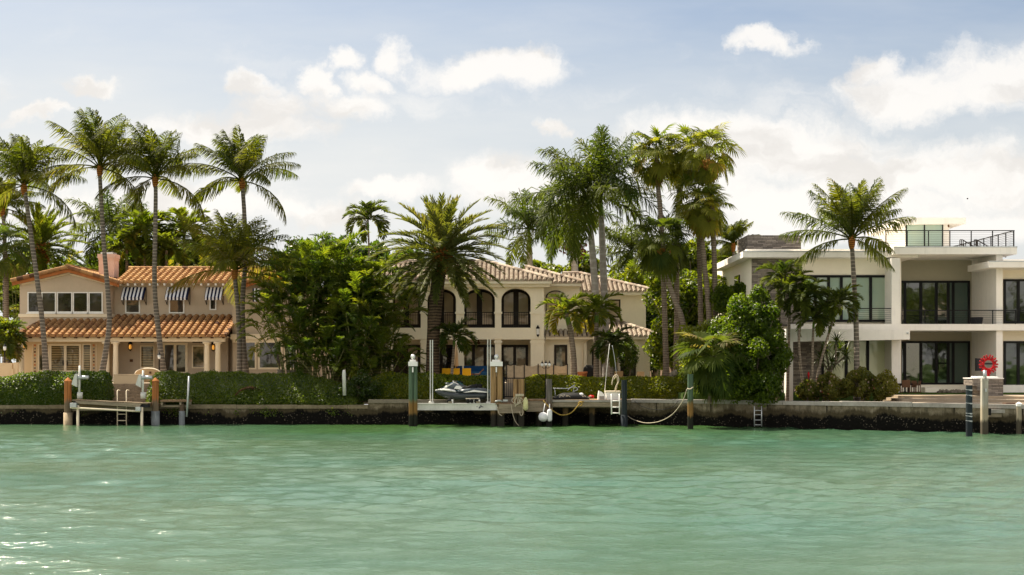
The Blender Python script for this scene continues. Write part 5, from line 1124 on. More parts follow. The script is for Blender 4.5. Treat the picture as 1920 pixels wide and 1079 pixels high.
    B = MB(); B.tube(curve_pts([at(10,674,82.6), at(15,675,82.6), at(22.5,680,82.6), at(23,690,82.6)], 12), .025, 6); tag(B.build('handrail', M['black'], None, True), 'short curved black handrail over the cream garden wall', 'handrail')
    for px, top, s, lab in ((548.5,694.5,1.0,'large pale stone urn on the terrace before the dark picture windows'),(526,693,.62,'small pale stone finial urn left of the large urn')):
        Y = 80.5; c = (X(px,Y), Y, 2.15); H = Z(top,Y) - 2.15; B = MB(); w = .36*s
        B.lathe(c, [(w*.55,0),(w*.6,.06),(w*.35,.14),(w*.5,H*.35),(w*1.0,H*.62),(w*.95,H*.8),(w*.7,H*.88),(w*1.02,H*.96),(w*.9,H),(w*.7,H*.9)], 16); tag(B.build('garden_urn', M['concrete'], None, True), lab, 'urn')
    # fallen frond on the hedge
    B = MB(); add_frond(B, at(441,742,75.75), R(15), .95, 1.75, 1.9, nl=22, ll=.35, w=.05, droop=1.2, tint=.35, rr=.035); tag(B.build('fallen_frond', M['l_brown'], None, fix=False), 'brown dead palm frond lying on the front of the right hedge', 'palm frond')
left_docks()

# ---- centre: jet ski lift and dock
YL = 73.2
def light_pile(px, top, Y, m, lab, split, w, group=None):
    t = thing('lift_pile', lab, 'lift pile', (X(px,Y), Y, -1.5), group); zt = Z(top,Y); B = MB(); r = w*Y/F/2
    for k, o in enumerate(split): B.tube([(X(px,Y)+o, Y+.02*k, -1.5),(X(px,Y)+o+.005, Y+.02*k, 0.8),(X(px,Y)+o, Y+.02*k, zt)], r, 12)
    B.build('post', M[m], t, True, fix=False)
    B = MB(); wd = max(split)-min(split)+2*r; x = X(px,Y)+(max(split)+min(split))/2; B.box(x-wd*.52, x+wd*.52, Y-.25, Y+.25, zt+.002, zt+.24); B.box(x-wd*.36, x+wd*.3, Y-.18, Y+.18, zt+.242, zt+.34); B.build('motor_box', M['white'], t)
    B = MB(); B.ball((x, Y-.05, zt+.50), (.13,.10,.13), 12); B.tube([(x,Y-.05,zt+.34),(x,Y-.05,zt+.42)], .05, 8); l = B.build('flood_lamp', M['alu'], t, True); B = MB(); B.ball((x+.01,Y-.13,zt+.50), (.075,.05,.075), 10); B.build('lens', M['lampglass'], l, True)
    B = MB(); B.box(x-.04, x+.03, Y-r-.09, Y-r-.03, zt-.32, zt-.05); B.build('switch_box', M['white'], t)
light_pile(774.5, 687, 73.0, 'pile_green', 'twin green treated pile with white motor box and lamp left of the jet ski', (-.11,.11), 8.4)
light_pile(930.5, 687, 73.4, 'pile_tan', 'twin tan timber pile with white motor box and lamp right of the jet ski', (-.15,.17), 11)
def jet_lift():
    t = thing('boat_lift', 'pale aluminium jet ski lift beam with tall twin guide poles', 'boat lift', (X(855,YL), YL, .9)); Y = YL
    B = MB(); B.pbox(782,932,758,768.5,Y,Y+.12); B.box(X(781,Y), X(933,Y), Y-.06, Y+.18, Z(758,Y)+.002, Z(756.5,Y)); B.box(X(781,Y), X(933,Y), Y-.06, Y+.18, Z(769.5,Y), Z(768.5,Y)-.002)
    b = B.build('beam', M['alu_dull'], t)
    B = MB(); B.pbox(782,932,757.5,768,Y+1.5,Y+1.62); B.build('rear_beam', M['alu_dull'], t)
    for px, top in ((806.8,638),(811,638),(914.5,637),(919.5,637)):
        B = MB(); yy = Y+.30; x = X(px,yy); B.box(x-.026, x+.026, yy-.026, yy+.026, Z(757,Y), Z(top,yy)); B.lathe((x,yy,Z(757,Y)), [(.09,0),(.09,.08),(.05,.1)], 8); B.build('guide_pole', M['alu_dull'], t)
    for px in (844,896):
        B = MB(); B.box(X(px,Y)-.1, X(px,Y)+.1, Y-.05, Y+1.6, Z(756.4,Y), Z(756.4,Y)+.10); B.build('cross_bunk', M['timber'], t)
    for px, s in ((842.5,1),(877,.7),(884,.8),(893,1)):
        B = MB(); B.tube([(X(px,Y),Y-.02,Z(752.5,Y)),(X(px,Y),Y+.28,Z(752.5,Y))], .12*s, 12); B.build('roller', M['rubber'], t, True); B = MB(); B.box(X(px,Y)+.11, X(px,Y)+.20, Y+.02, Y+.24, Z(756.3,Y), Z(750,Y)); B.build('roller_bracket', M['white'], t)
    # the maker's small flourish in dark ink on the beam: a dash and a looping scrawl
    B = MB(); yy = Y-.008; q = lambda x, y: at(x, y, yy)
    B.tube([q(893,763.2),q(895.8,763)], .014, 5)
    B.tube(curve_pts([q(897.2,766.2),q(899,763.6),q(901,760.6),q(902.3,760.2),q(901.2,763.4),q(899.6,766),q(898.6,765.2),q(901.5,763.4),q(903.5,762.4),q(903,764),q(905,762.6),q(905,764),q(906.6,763.2)], 50), .012, 5); B.build('lettering', M['navy'], b)
jet_lift()
def jet_ski(label, dx, dy, hullm, topm, accm, seed):
    Y = YL + .55 + dy; S = lambda px, py: (X(px + dx, Y), Z(py, Y)); yc = Y + .45
    x0, z0 = S(862, 749.5); t = thing('jet_ski', label, 'jet ski', (x0, yc, z0))
    def ring(px, zl, zh, hw, zc=None, n=14, pw=.75):
        x, a = S(px, zl); b = S(px, zh)[1]; R_ = []
        for q in np.linspace(0, 2*np.pi, n, endpoint=False):
            c, s = math.cos(q), math.sin(q); R_.append((x, yc + hw*np.sign(c)*abs(c)**pw, (a+b)/2 + (b-a)/2*np.sign(s)*abs(s)**pw))
        return R_
    H = [(814.5,735,733,.02),(818,737.5,732,.14),(824,741.5,731.6,.30),(834,746.5,732.6,.45),(846,749.2,734.5,.53),(862,749.8,736,.55),(885,749.6,736.2,.55),(905,749.2,735.6,.54),(913,748.5,735.8,.50),(914.5,746,737,.44)]
    B = MB(); B.loft([ring(*q) for q in H]); B.build('hull', M[hullm], t, True)
    B = MB(); B.loft([ring(p, zl, zh, hw) for p, zl, zh, hw in ((815.5,733.6,731.6,.06),(822,732.8,729.6,.26),(832,733.6,728.4,.40),(842,735.2,728.8,.44),(852,736.6,731,.40),(855,737,733.5,.36))]); B.build('bow_cowl', M[topm], t, True)
    B = MB(); B.loft([ring(p, zl, zh, hw) for p, zl, zh, hw in ((826,729,727.5,.20),(836,730,723,.30),(846,731.5,719.2,.30),(852,732,718,.27),(860,732.5,722,.25),(868,733,725,.26))]); b = B.build('hood', M['gelg'], t, True)
    B = MB()
    for s in (-1, 1): yy = yc + s*.31; B.prism([(S(*p)) for p in ((851,729),(855,723.5),(863,724.2),(867,728.2),(862,730.8))][::-1], min(yy, yy+s*.02), max(yy, yy+s*.02))
    B.build('side_panel', M[topm], t)
    B = MB()
    for s in (-1, 1): yy = yc + s*.29; B.prism([S(*p) for p in ((831,727.5),(847,718.6),(849.5,719.5),(840,725),(836,728.6))][::-1], min(yy, yy+s*.03), max(yy, yy+s*.03))
    B.build('hood_panel', M[topm], t)
    B = MB(); B.loft([ring(p, zl, zh, hw) for p, zl, zh, hw in ((860,731,722.4,.20),(868,733,724.6,.25),(876,734,724.4,.27),(884,734,722,.27),(892,733.5,720.4,.25),(895,732.5,721,.20))]); B.build('seat', M['rubber'], t, True)
    B = MB(); B.loft([ring(p, zl, zh, hw) for p, zl, zh, hw in ((858,737,731,.50),(872,737,729,.50),(886,737,727.4,.50),(898,737,727.6,.48),(908,737,731,.46),(914,737.4,734.5,.42))]); B.build('deck', M['gelg'], t, True)
    B = MB()
    for s in (-1, 1): yy = yc + s*.535; B.prism([S(*p) for p in ((868,736.6),(889,731.5),(893,732),(914,735),(913,736.6),(888,735.2))][::-1], min(yy, yy+s*.02), max(yy, yy+s*.02))
    B.build('side_stripe', M[topm], t)
    B = MB(); xh, zh = S(852.5,716.5)
    B.tube([(xh+.05,yc,zh-.28),(xh-.02,yc,zh)], .07, 8); B.tube(curve_pts([(xh+.16,yc-.40,zh-.06),(xh+.04,yc-.28,zh+.02),(xh-.04,yc,zh+.02),(xh+.04,yc+.28,zh+.02),(xh+.16,yc+.40,zh-.06)], 12), .03, 6); B.build('handlebar', M['rubber'], t, True)
    B = MB(); x, z = S(850.5,714.2); B.loft([[(x-.06,yc-.16,z-.10),(x+.26,yc-.12,z-.26),(x+.26,yc+.12,z-.26),(x-.06,yc+.16,z-.10)],[(x-.06,yc-.14,z),(x+.24,yc-.1,z-.18),(x+.24,yc+.1,z-.18),(x-.06,yc+.14,z)]]); B.build('dash_cowl', M[topm], t)
    B = MB()
    for s in (-1, 1): x, z = S(838,720.5); B.ball((x, yc+s*.42, z+.02), (.10,.09,.055), 8); B.tube([(x,yc+s*.36,z),(x+.15,yc+s*.26,z-.05)], .025, 6)
    B.build('mirror', M[accm], t, True)
    B = MB(); x, z = S(911,739); B.box(x, x+.14, yc-.3, yc+.3, z-.05, z+.04); B.build('bumper', M['rubber'], t)
    B = MB(); x, z = S(885,747.6); B.box(S(873,0)[0], S(899,0)[0], yc-.49, yc-.44, z-.02, z+.03); B.build('bunk_strip', M['trim'], t)
jet_ski('silver and charcoal jet ski with black seat on the lift beam', 0, 0, 'hull', 'gel', 'gelg', 1)
jet_ski('dark teal jet ski parked behind the silver jet ski', 8.5, 1.35, 'hull', 'teal', 'bluegel', 2)
def centre_dock():
    t = thing('dock', 'weathered timber dock with rust-stained fascia right of the jet ski lift', 'dock', (X(1045,74), 74, 0)); Y = 73.1
    B = MB(); rg = np.random.default_rng(8); x = X(986,73.6)
    while x < X(1170,73.6): e = x+.2; B.box(x+.006, e-.006, 73.5, 75.5, 1.34, 1.40, rg.random()); x = e
    x = X(929,Y)
    while x < X(986,Y): e = x+.2; B.box(x+.006, e-.006, Y, 75.5, 1.16, 1.22, rg.random()); x = e
    B.build('deck_planks', M['plank_warm'], t)
    B = MB(); B.box(X(935,Y), X(981,Y), Y-.05, Y+.08, Z(775,Y), Z(758,Y)); B.box(X(987,73.5), X(1036,73.5), 73.42, 73.499, Z(772,73.5), Z(753,73.5)); B.box(X(1036,73.5), X(1168,73.5), 73.42, 73.499, Z(763,73.5), Z(754,73.5)); B.box(X(987,73.5), X(1168,73.5), 74.3, 74.45, .95, 1.337); B.build('fascia', M['timber'], t)
    B = MB(); B.box(X(1034,73.5), X(1168,73.5), 73.36, 73.418, Z(754,73.5)-.002, 1.395); B.build('edge_trim', M['cap'], t)
    B = MB()
    for px in (935,972): B.box(X(px,Y)-.0, X(px,Y)+.3, Y+.09, Y+.38, -1.5, 1.157)
    for px in (1010,1060,1110): B.tube([(X(px,74.5),74.5,-1.5),(X(px,74.5),74.5,1.3)], .16, 8)
    B.build('dock_legs', M['pile_tan'], t)
centre_dock()
pile('dock_pile', 'squat tan timber pile, left of the pair beside the black gate', 967, 9.5, 711, 73.45, 'pile_tan')
pile('dock_pile', 'squat tan timber pile, right of the pair beside the black gate', 977.5, 11, 711, 73.3, 'pile_tan')
pile('dock_pile', 'grey weathered timber pile at the dock edge above the white buoys', 1029.5, 11.5, 711, 73.2, 'pile_grey')
pile('dock_pile', 'dark sleeved pile at the right end of the dock beside the fish box', 1170.5, 10.5, 713, 73.0, 'pile_dark', sleeve=(778,'pile_dark'))
pile('dock_pile', 'lone green mooring pile standing in front of the drooping fan palm', 1294.5, 11, 702, 70.3, 'pile_green')
pile('dock_pile', 'thick dark mooring pile ringed with rope at the right', 1817, 12, 723, 63.6, 'pile_dark', bands=(732,742,757,776,781,790))
pile('dock_pile', 'short concrete pile with white cap at the right edge of the photo', 1910.5, 10.5, 758, 65.3, 'pile_conc', 'white')
def dock_things():
    # tall concrete pile with a steel pipe on top
    t = thing('dock_pile', 'tall pale concrete pile topped with a steel pipe before the red sculpture', 'dock pile', (X(1845.5,65.3), 65.3, -1.5)); Y = 65.3; B = MB(); w = 5.6*Y/F
    B.box(X(1845.5,Y)-w, X(1845.5,Y)+w, Y-w, Y+w, -1.5, Z(712,Y)); B.box(X(1845.5,Y)-w*1.05, X(1845.5,Y)+w*1.1, Y-w*1.08, Y+w*1.08, Z(715,Y), Z(710.5,Y)+.01); B.build('post', M['pile_conc'], t); B = MB(); B.tube([(X(1846.5,Y),Y,Z(711,Y)),(X(1846.5,Y),Y,Z(695,Y))], .085, 12); B.build('steel_pipe', M['galv'], t, True)
    B = MB(); B.box(X(1846,Y)-.03, X(1846,Y)+.04, Y-w-.05, Y-w-.003, Z(735,Y), Z(729,Y)); B.build('outlet_box', M['galv'], t)
    # floating dock edge at the right
    t = thing('dock', 'pale concrete dock edge running out of the photo at the right', 'dock', (X(1890,65.6), 65.6, .6)); B = MB(); Y = 65.5; B.box(X(1856,Y), X(2000,Y), Y+.1, Y+1.6, Z(775,Y), Z(768,Y)); B.build('deck', M['cap'], t); B = MB(); B.box(X(1856,Y), X(2000,Y), Y+.18, Y+.3, Z(783,Y), Z(775,Y)-.003); B.build('fascia_beam', M['timber'], t); B = MB(); B.pbox(1852,1858.5,766,779,Y-.05,Y+.09); B.build('bumper', M['rubber'], t)
    # buoys and fenders
    B = MB(); c = at(1018.5,782,72.8); B.ball(c, .255, 16); B.tube([c+np.array((0,0,.24)), c+np.array((.12,.2,.75))], .022, 6); tag(B.build('mooring_buoy', M['buoy'], None, True), 'round white mooring buoy hanging under the dock edge', 'buoy')
    B = MB(); c = at(1030.5,779,72.75); B.lathe(c, [(.03,-.33),(.10,-.30),(.135,-.22),(.135,.22),(.10,.30),(.03,.33),(.025,.6)], 12); tag(B.build('boat_fender', M['buoy'], None, True), 'long white fender hanging beside the round buoy', 'fender')
    B = MB(); c = at(985.5,758,72.8); B.lathe(c, [(.03,-.34),(.10,-.30),(.14,-.2),(.13,.16),(.07,.30),(.03,.36)], 12); tag(B.build('boat_fender', M['buoyy'], None, True), 'yellowed fender hanging at the corner of the rust-stained dock', 'fender')
    # ropes
    B = MB(); B.tube(curve_pts([at(1019,752,72.9), at(1026,760,72.8), at(1036,770,72.75), at(1052,778.5,72.75), at(1070,775,72.75), at(1083,762,72.8), at(1088,756,72.9)], 30), .028, 6)
    B.tube(curve_pts([at(1088,756,72.9)+np.array((.10*math.sin(a),0,.10*math.cos(a)-.05)) for a in np.linspace(0, 6.0, 9)], 16), .03, 6); B.tube([at(1086,753.6,73.3), at(1119,752.8,73.6)], .03, 6); tag(B.build('mooring_rope', M['ropey'], None, True), 'yellow rope looped along the dock edge above the buoys', 'rope')
    B = MB(); B.tube(curve_pts([at(1176,780,74.6), at(1190,788,74.2), at(1212,793.5,73.4), at(1238,790,72.3), at(1262,776,71.3), at(1280,752,70.6), at(1288,730,70.15)], 30), .018, 6); B.tube(curve_pts([at(1288.5,729,70.1), at(1294,730,70.05), at(1300,726,70.1)], 8), .03, 6); tag(B.build('mooring_rope', M['rope'], None, True), 'slack pale rope tied to the lone green mooring pile', 'rope')
    B = MB(); B.tube(curve_pts([at(1189,752,74.7), at(1205,763,74.6), at(1235,769,74.4), at(1260,764,74.2), at(1272,752,74)], 20), .015, 5); tag(B.build('cable', M['dark_rope'], None, True), 'thin dark cable sagging across the seawall right of the fish box', 'cable')
    B = MB(); B.tube(curve_pts([at(958,757,72.95), at(961,775,72.9), at(966,790,72.9), at(973,799,72.9)], 16), .016, 6); B.tube(curve_pts([at(933,763,72.95), at(935,775,72.9), at(941,780,72.9)], 10), .02, 6); B.tube(curve_pts([at(979,762,72.95), at(981,774,72.9), at(977,780,72.9), at(974,772,72.95)], 10), .02, 6); tag(B.build('mooring_rope', M['rope'], None, True), 'pale rope ends dangling from the rust-stained dock corner', 'rope')
    # bundle of rope on the squat piles
    B = MB(); rg = np.random.default_rng(3)
    for k in range(9):
        a = at(971+rg.normal(0,2), 742+rg.normal(0,1), 72.95); B.tube(curve_pts([a, a+np.array((rg.normal(0,.15),-.05,-.25)), a+np.array((rg.normal(0,.3),-.02,-.5))], 8), .02, 5)
    B.box(X(970,73)-.1, X(982,73), 72.8, 73.05, Z(743,73), Z(739,73)); tag(B.build('rope_cleat', M['rope'], None), 'tangle of pale rope hung on the squat tan piles', 'rope')
    B = MB(); B.tube(curve_pts([at(929,753,73.05), at(936,751.5,73), at(941,753,73.1)], 8), .05, 6); B.pbox(943,952,750,753,73.2,73.8); tag(B.build('lift_hardware', M['galv'], None), 'small metal fittings on the dock deck before the black gate', 'fittings')
    # fish box with tap, chair-like white box
    Y = 73.75; t = thing('dock_box', 'white fish cleaning box at the right end of the dock', 'dock box', (X(1149,Y), Y, 1.4)); B = MB()
    P = lambda px, py: (X(px,Y), Z(py,Y)); rings = []
    for (px0, px1, py) in ((1138,1161.5,752.5),(1137,1162,745),(1136,1163,736)): rings.append([(X(px0,Y),Y,Z(py,Y)),(X(px1,Y),Y,Z(py,Y)),(X(px1,Y),Y+.6,Z(py,Y)),(X(px0,Y),Y+.6,Z(py,Y))])
    B.loft(rings); B.build('tub', M['white'], t); B = MB(); B.box(X(1135,Y), X(1163.5,Y), Y-.04, Y+.64, Z(736,Y)+.003, Z(733.5,Y)); B.build('rim', M['trim'], t)
    t = thing('dock_box', 'small white slope-backed box seat beside the fish box', 'dock box', (X(1128,Y), Y, 1.4)); B = MB(); B.prism([P(1121,753),P(1136,753),P(1135.5,742.5),P(1128,735),P(1123,733),P(1121.5,742)][::-1], Y, Y+.5); B.build('shell', M['white'], t); B = MB(); B.box(X(1124,Y), X(1133,Y), Y-.02, Y-.003, Z(752,Y), Z(743,Y)); B.build('panel', M['cap'], t)
    B = MB(); B.tube(curve_pts([at(1147,722,74), at(1150,708,74), at(1155,703.5,74), at(1159,706,74), at(1160,716,74), at(1155,725,74), at(1153,740,74), at(1154,752,74)], 30), .03, 6); B.tube(curve_pts([at(1151,712,74.05), at(1156,706,74.05), at(1158,718,74.05), at(1154,735,74.05)], 16), .025, 6); tag(B.build('dock_hose', M['rope'], None, True), 'pale garden hose looped on a stand behind the fish box', 'hose')
    B = MB(); B.tube([at(1133,742,74.1), at(1137,700,74.1), at(1143,645,74.1)], [.022,.018,.014], 6); tag(B.build('fishing_rod', M['alu_dull'], None, True), 'slim white rod leaning up from the fish box', 'rod'); 
    B = MB(); B.tube(curve_pts([at(1148,648,74.2), at(1152,670,74.2), at(1156,702,74.2)], 10), .016, 6); tag(B.build('fishing_rod', M['galv'], None, True), 'thin grey rod standing above the looped hose', 'rod')
    # heap of gear under a dark cover with crab traps
    t = thing('gear_heap', 'low heap of dark netting and crab traps on the dock deck', 'fishing gear', (X(1072,74.3), 74.3, 1.4)); rg = np.random.default_rng(9); rings = []
    for i, px in enumerate(np.linspace(1037,1104,12)):
        hh = .10 + .26*math.sin(math.pi*min(1, max(0.06, i/11)))**.5 + rg.normal(0,.03); rings.append([(X(px,74.3), 74.3+.42*math.cos(q)+rg.normal(0,.02), 1.405+max(0,hh*math.sin(q))) for q in np.linspace(0, math.pi, 9)])
    B = MB(); B.loft(rings); B.build('net_cover', M['rubber'], t, True)
    B = MB()
    for k in range(16): a = np.array((rg.uniform(X(1040,74),X(1100,74)), 73.9+rg.random()*.3, 1.42)); B.tube(curve_pts([a, a+np.array((rg.normal(0,.2),-.03,.12+.12*rg.random())), a+np.array((rg.normal(0,.35),0,.02))], 6), .016, 5)
    B.build('loose_ropes', M['rope'], t); B = MB()
    for (px, py) in ((1077,733),(1090,731)): B.ball(at(px,py+9,74.1), (.12,.1,.09), 8)
    B.build('floats', M['buoy'], t, True); B = MB(); B.ball(at(1109,744,74.3), (.16,.12,.09), 8); B.build('red_float', M['red'], t, True)
    t = thing('work_cart', 'light metal folding frame standing behind the netting heap', 'cart', (X(1060,74.7), 74.7, 1.4)); B = MB(); B.tube([at(1037,728.5,74.7), at(1066,729,74.7), at(1078,722,74.7)], .025, 6); B.tube(curve_pts([at(1064,733,74.6), at(1070,727,74.6), at(1080,727,74.6), at(1083,731,74.6), at(1074,735,74.6)], 14), .022, 6)
    for px in (1040,1075): B.tube([at(px,729,74.7), (X(px+2,74.7),74.7,1.4)], .02, 6)
    B.build('frame', M['galv'], t, True)
    # black gate and fence behind the hedge gap
    t = thing('iron_gate', 'black iron bar gate between the tan piles and the clipped hedge', 'gate', (X(956,76.3), 76.3, 1.2)); Y = 76.3; B = MB(); B.pbox(945,985,708.5,710.5,Y,Y+.05); B.pbox(945,985,743,745,Y,Y+.05); B.pbox(943,946.5,707,748,Y-.01,Y+.06)
    B.build('frame', M['black'], t); B = MB()
    for i in range(10): B.pbox(949.5+i*3.9, 950.4+i*3.9, 710.6, 742.9, Y+.01, Y+.04)
    B.build('bars', M['black'], t)
    B = MB(); B.tube([at(985,709.5,78.6), at(1285,712.5,78.6)], .035, 6); 
    for i in range(9): x = X(990+i*36,78.6); B.box(x-.03, x+.03, 78.57, 78.63, 1.2, Z(711,78.6))
    tag(B.build('garden_fence', M['black'], None), 'thin black fence rail running just behind the yellow-tipped hedge', 'fence')
    # triple lantern post
    Y = 75.9; t = thing('lamp_post', 'black post with three small white lanterns behind the weathered dock pile', 'lamp post', (X(1023.5,Y), Y, 1.2)); x = X(1023.5,Y); B = MB(); B.lathe((x,Y,1.2), [(.08,0),(.08,.1),(.03,.2),(.03,Z(688,Y)-1.2),(.05,Z(686,Y)-1.2)], 8)
    for s in (-1,1): B.tube(curve_pts([(x,Y,Z(689,Y)),(x+s*.12,Y,Z(691,Y)),(x+s*.20,Y,Z(688,Y))], 8), .018, 5)
    B.build('post', M['black'], t, True)
    for s in (-1,0,1):
        c = (x+s*.20, Y, Z(687.5,Y)+(.0 if s else .02)); B = MB(); B.lathe(c, [(.03,0),(.075,.05),(.085,.15),(.02,.19)], 8); l = B.build('lantern_globe', M['lampglass'], t, True); B = MB(); B.lathe(c, [(.095,.17),(.03,.24),(.012,.32)], 8); B.build('cap', M['black'], l, True)
dock_things()

# ---- patio furniture behind the hedges
def patio():
    Y = 80.2; zg = 2.2
    for px0, px1, lab in ((829,846,'yellow cushioned lounger back left of the small dark palm'),(850,862,'yellow cushioned lounger back just right of the small dark palm'),(867,883,'yellow cushioned lounger back nearest the blue sofa')):
        t = thing('patio_lounger', lab, 'lounger', (X((px0+px1)/2,Y), Y, zg), 'yellow loungers on the patio'); B = MB(); z1 = Z(691,Y)
        B.hexa([(X(px0,Y),Y,zg+.3),(X(px1,Y),Y,zg+.3),(X(px1,Y),Y+.12,zg+.3),(X(px0,Y),Y+.12,zg+.3),(X(px0,Y),Y-.12,z1),(X(px1,Y),Y-.12,z1),(X(px1,Y),Y,z1),(X(px0,Y),Y,z1)]); B.build('backrest', M['yellow'], t)
        B = MB(); B.box(X(px0,Y), X(px1,Y), Y+.122, Y+1.6, zg+.26, zg+.36); B.build('seat', M['yellow'], t)
        for dx in (.05,-.05):
            for yy in (Y+.2, Y+1.4): MB().box(X(px0 if dx > 0 else px1,Y)+dx-.03, X(px0 if dx > 0 else px1,Y)+dx+.03, yy, yy+.06, zg, zg+.258).build('leg', M['brown'], t)
    for px0, px1, lab in ((855,866,'deep blue patio sofa partly behind the yellow loungers'),(869,913,'wide deep blue patio sofa under the arcade'),):
        Yb = 82.6; t = thing('patio_sofa', lab, 'sofa', (X((px0+px1)/2,Yb), Yb, zg)); B = MB(); B.box(X(px0,Yb), X(px1,Yb), Yb+.5, Yb+.7, zg+.2, Z(686.5,Yb)); B.build('backrest', M['blue'], t); B = MB(); B.box(X(px0,Yb), X(px1,Yb), Yb-.4, Yb+.498, zg+.12, Z(698,Yb)); B.build('seat', M['blue'], t)
    t = thing('folding_chair', 'low bent wooden chair in front of the wide blue sofa', 'chair', (X(898,80.4), 80.4, zg)); B = MB()
    for yy in (80.4,80.9): B.tube(curve_pts([at(884,702,yy), at(898,702,yy), at(901,698,yy), at(907,692.5,yy)], 12), .035, 6)
    B.build('frame', M['brown'], t, True); B = MB(); B.hexa([(*at(885,702.5,80.42),),(*at(899,702.5,80.42),),(*at(899,702.5,80.88),),(*at(885,702.5,80.88),),(*at(885,701,80.42),),(*at(899,701,80.42),),(*at(899,701,80.88),),(*at(885,701,80.88),)]); B.build('seat', M['wicker'], t)
    # closed umbrella
    Y = 82; x = X(855.5,Y); t = thing('patio_umbrella', 'closed pale pink patio umbrella left of the arcade pier', 'umbrella', (x, Y, zg)); B = MB(); B.tube([(x,Y,zg),(x,Y,Z(650,Y))], .03, 8); B.build('pole', M['brown'], t); B = MB(); B.lathe((x,Y,Z(686,Y)), [(.06,-.05),(.15,0),(.12,.4),(.08,.9),(.03,1.25)], 9); B.build('canopy', M['mesh'], t)
    # removable mesh pool fence
    t = thing('mesh_fence', 'sagging beige mesh pool fence on thin black posts behind the hedge', 'fence', (X(1005,79.8), 79.8, zg)); Y = 79.8; posts = [950,964,983,1009,1038,1064]; B = MB()
    for a, b in zip(posts[:-1], posts[1:]):
        n = 8; P = [(X(a+(b-a)*i/n,Y), Z(684.5 + 2.6*math.sin(math.pi*i/n)*(b-a)/22,Y)) for i in range(n+1)]
        for (xa, za), (xb, zb) in zip(P[:-1], P[1:]): B.hexa([(xa,Y,zg),(xb,Y,zg),(xb,Y+.015,zg),(xa,Y+.015,zg),(xa,Y,za),(xb,Y,zb),(xb,Y+.015,zb),(xa,Y+.015,za)])
    B.build('mesh', M['mesh'], t)
    for p in posts: MB().box(X(p,Y)-.025, X(p,Y)+.025, Y-.05, Y-.003, zg, Z(682.5,Y)).build('post', M['black'], t)
    # chairs, pots, grill
    for px0, px1, top, Y, lab in ((1046,1062,700,78.9,'tan sling chair back behind the mesh fence end'),(1152,1168,696.5,80.5,'brown sling chair back under the low dark palm'),(1194,1208,697,80.5,'tan sling chair back beside the right corner of the cream house')):
        t = thing('sling_chair', lab, 'chair', (X((px0+px1)/2,Y), Y, zg)); z1 = Z(top,Y); xa, xb = X(px0,Y), X(px1,Y); B = MB(); B.hexa([(xa,Y,zg+.35),(xb,Y,zg+.35),(xb,Y+.03,zg+.35),(xa,Y+.03,zg+.35),(xa,Y-.15,z1),(xb,Y-.15,z1),(xb,Y-.12,z1),(xa,Y-.12,z1)]); B.build('backrest', M['beige' if px0 != 1152 else 'wicker'], t); B = MB(); B.box(xa, xb, Y+.032, Y+.5, zg+.33, zg+.37); B.build('seat', M['beige'], t)
        for q in (xa, xb-.04):
            for yy in (Y+.03, Y+.46): MB().box(q, q+.04, yy, yy+.04, zg, zg+.328).build('leg', M['brown'], t)
    t = thing('plant_pot', 'wide terracotta pot between the two curving palms', 'pot', (X(1092,79.5), 79.5, zg)); B = MB(); c = (X(1092,79.5), 79.5, zg); H = Z(697.5,79.5) - zg; B.lathe(c, [(.18,0),(.26,H*.78),(.29,H*.8),(.29,H),(.22,H),(.2,H*.8)], 14); B.build('bowl', M['terracotta'], t, True)
    B = MB(); c = np.array((X(1106,80.5), 80.5, zg)); B.loft([[(c[0]+a*.36*k, c[1]+b*.3*k, c[2]+z) for a, b in ((-1,-1),(1,-1),(1,1),(-1,1))] for k, z in ((1,0),(1,.62),(1.1,.66),(1.0,.85),(.6,1.02))]); tag(B.build('barbecue', M['rubber'], None), 'black covered barbecue grill beside the terracotta pot', 'grill')
    B = MB(); rg = np.random.default_rng(12)
    for k in range(26):
        px = 1247+27*rg.random(); hgt = (px-1240)/30; B.ball((X(px,78), 78+rg.normal(0,.3), 2.0+hgt*1.0*rg.random()), (rg.uniform(.15,.3),rg.uniform(.15,.3),rg.uniform(.10,.22)), 7)
    tag(B.build('rock_pile', M['concrete'], None), 'pile of grey rocks behind the hedge at the fan palm trunks', 'rocks')
patio()

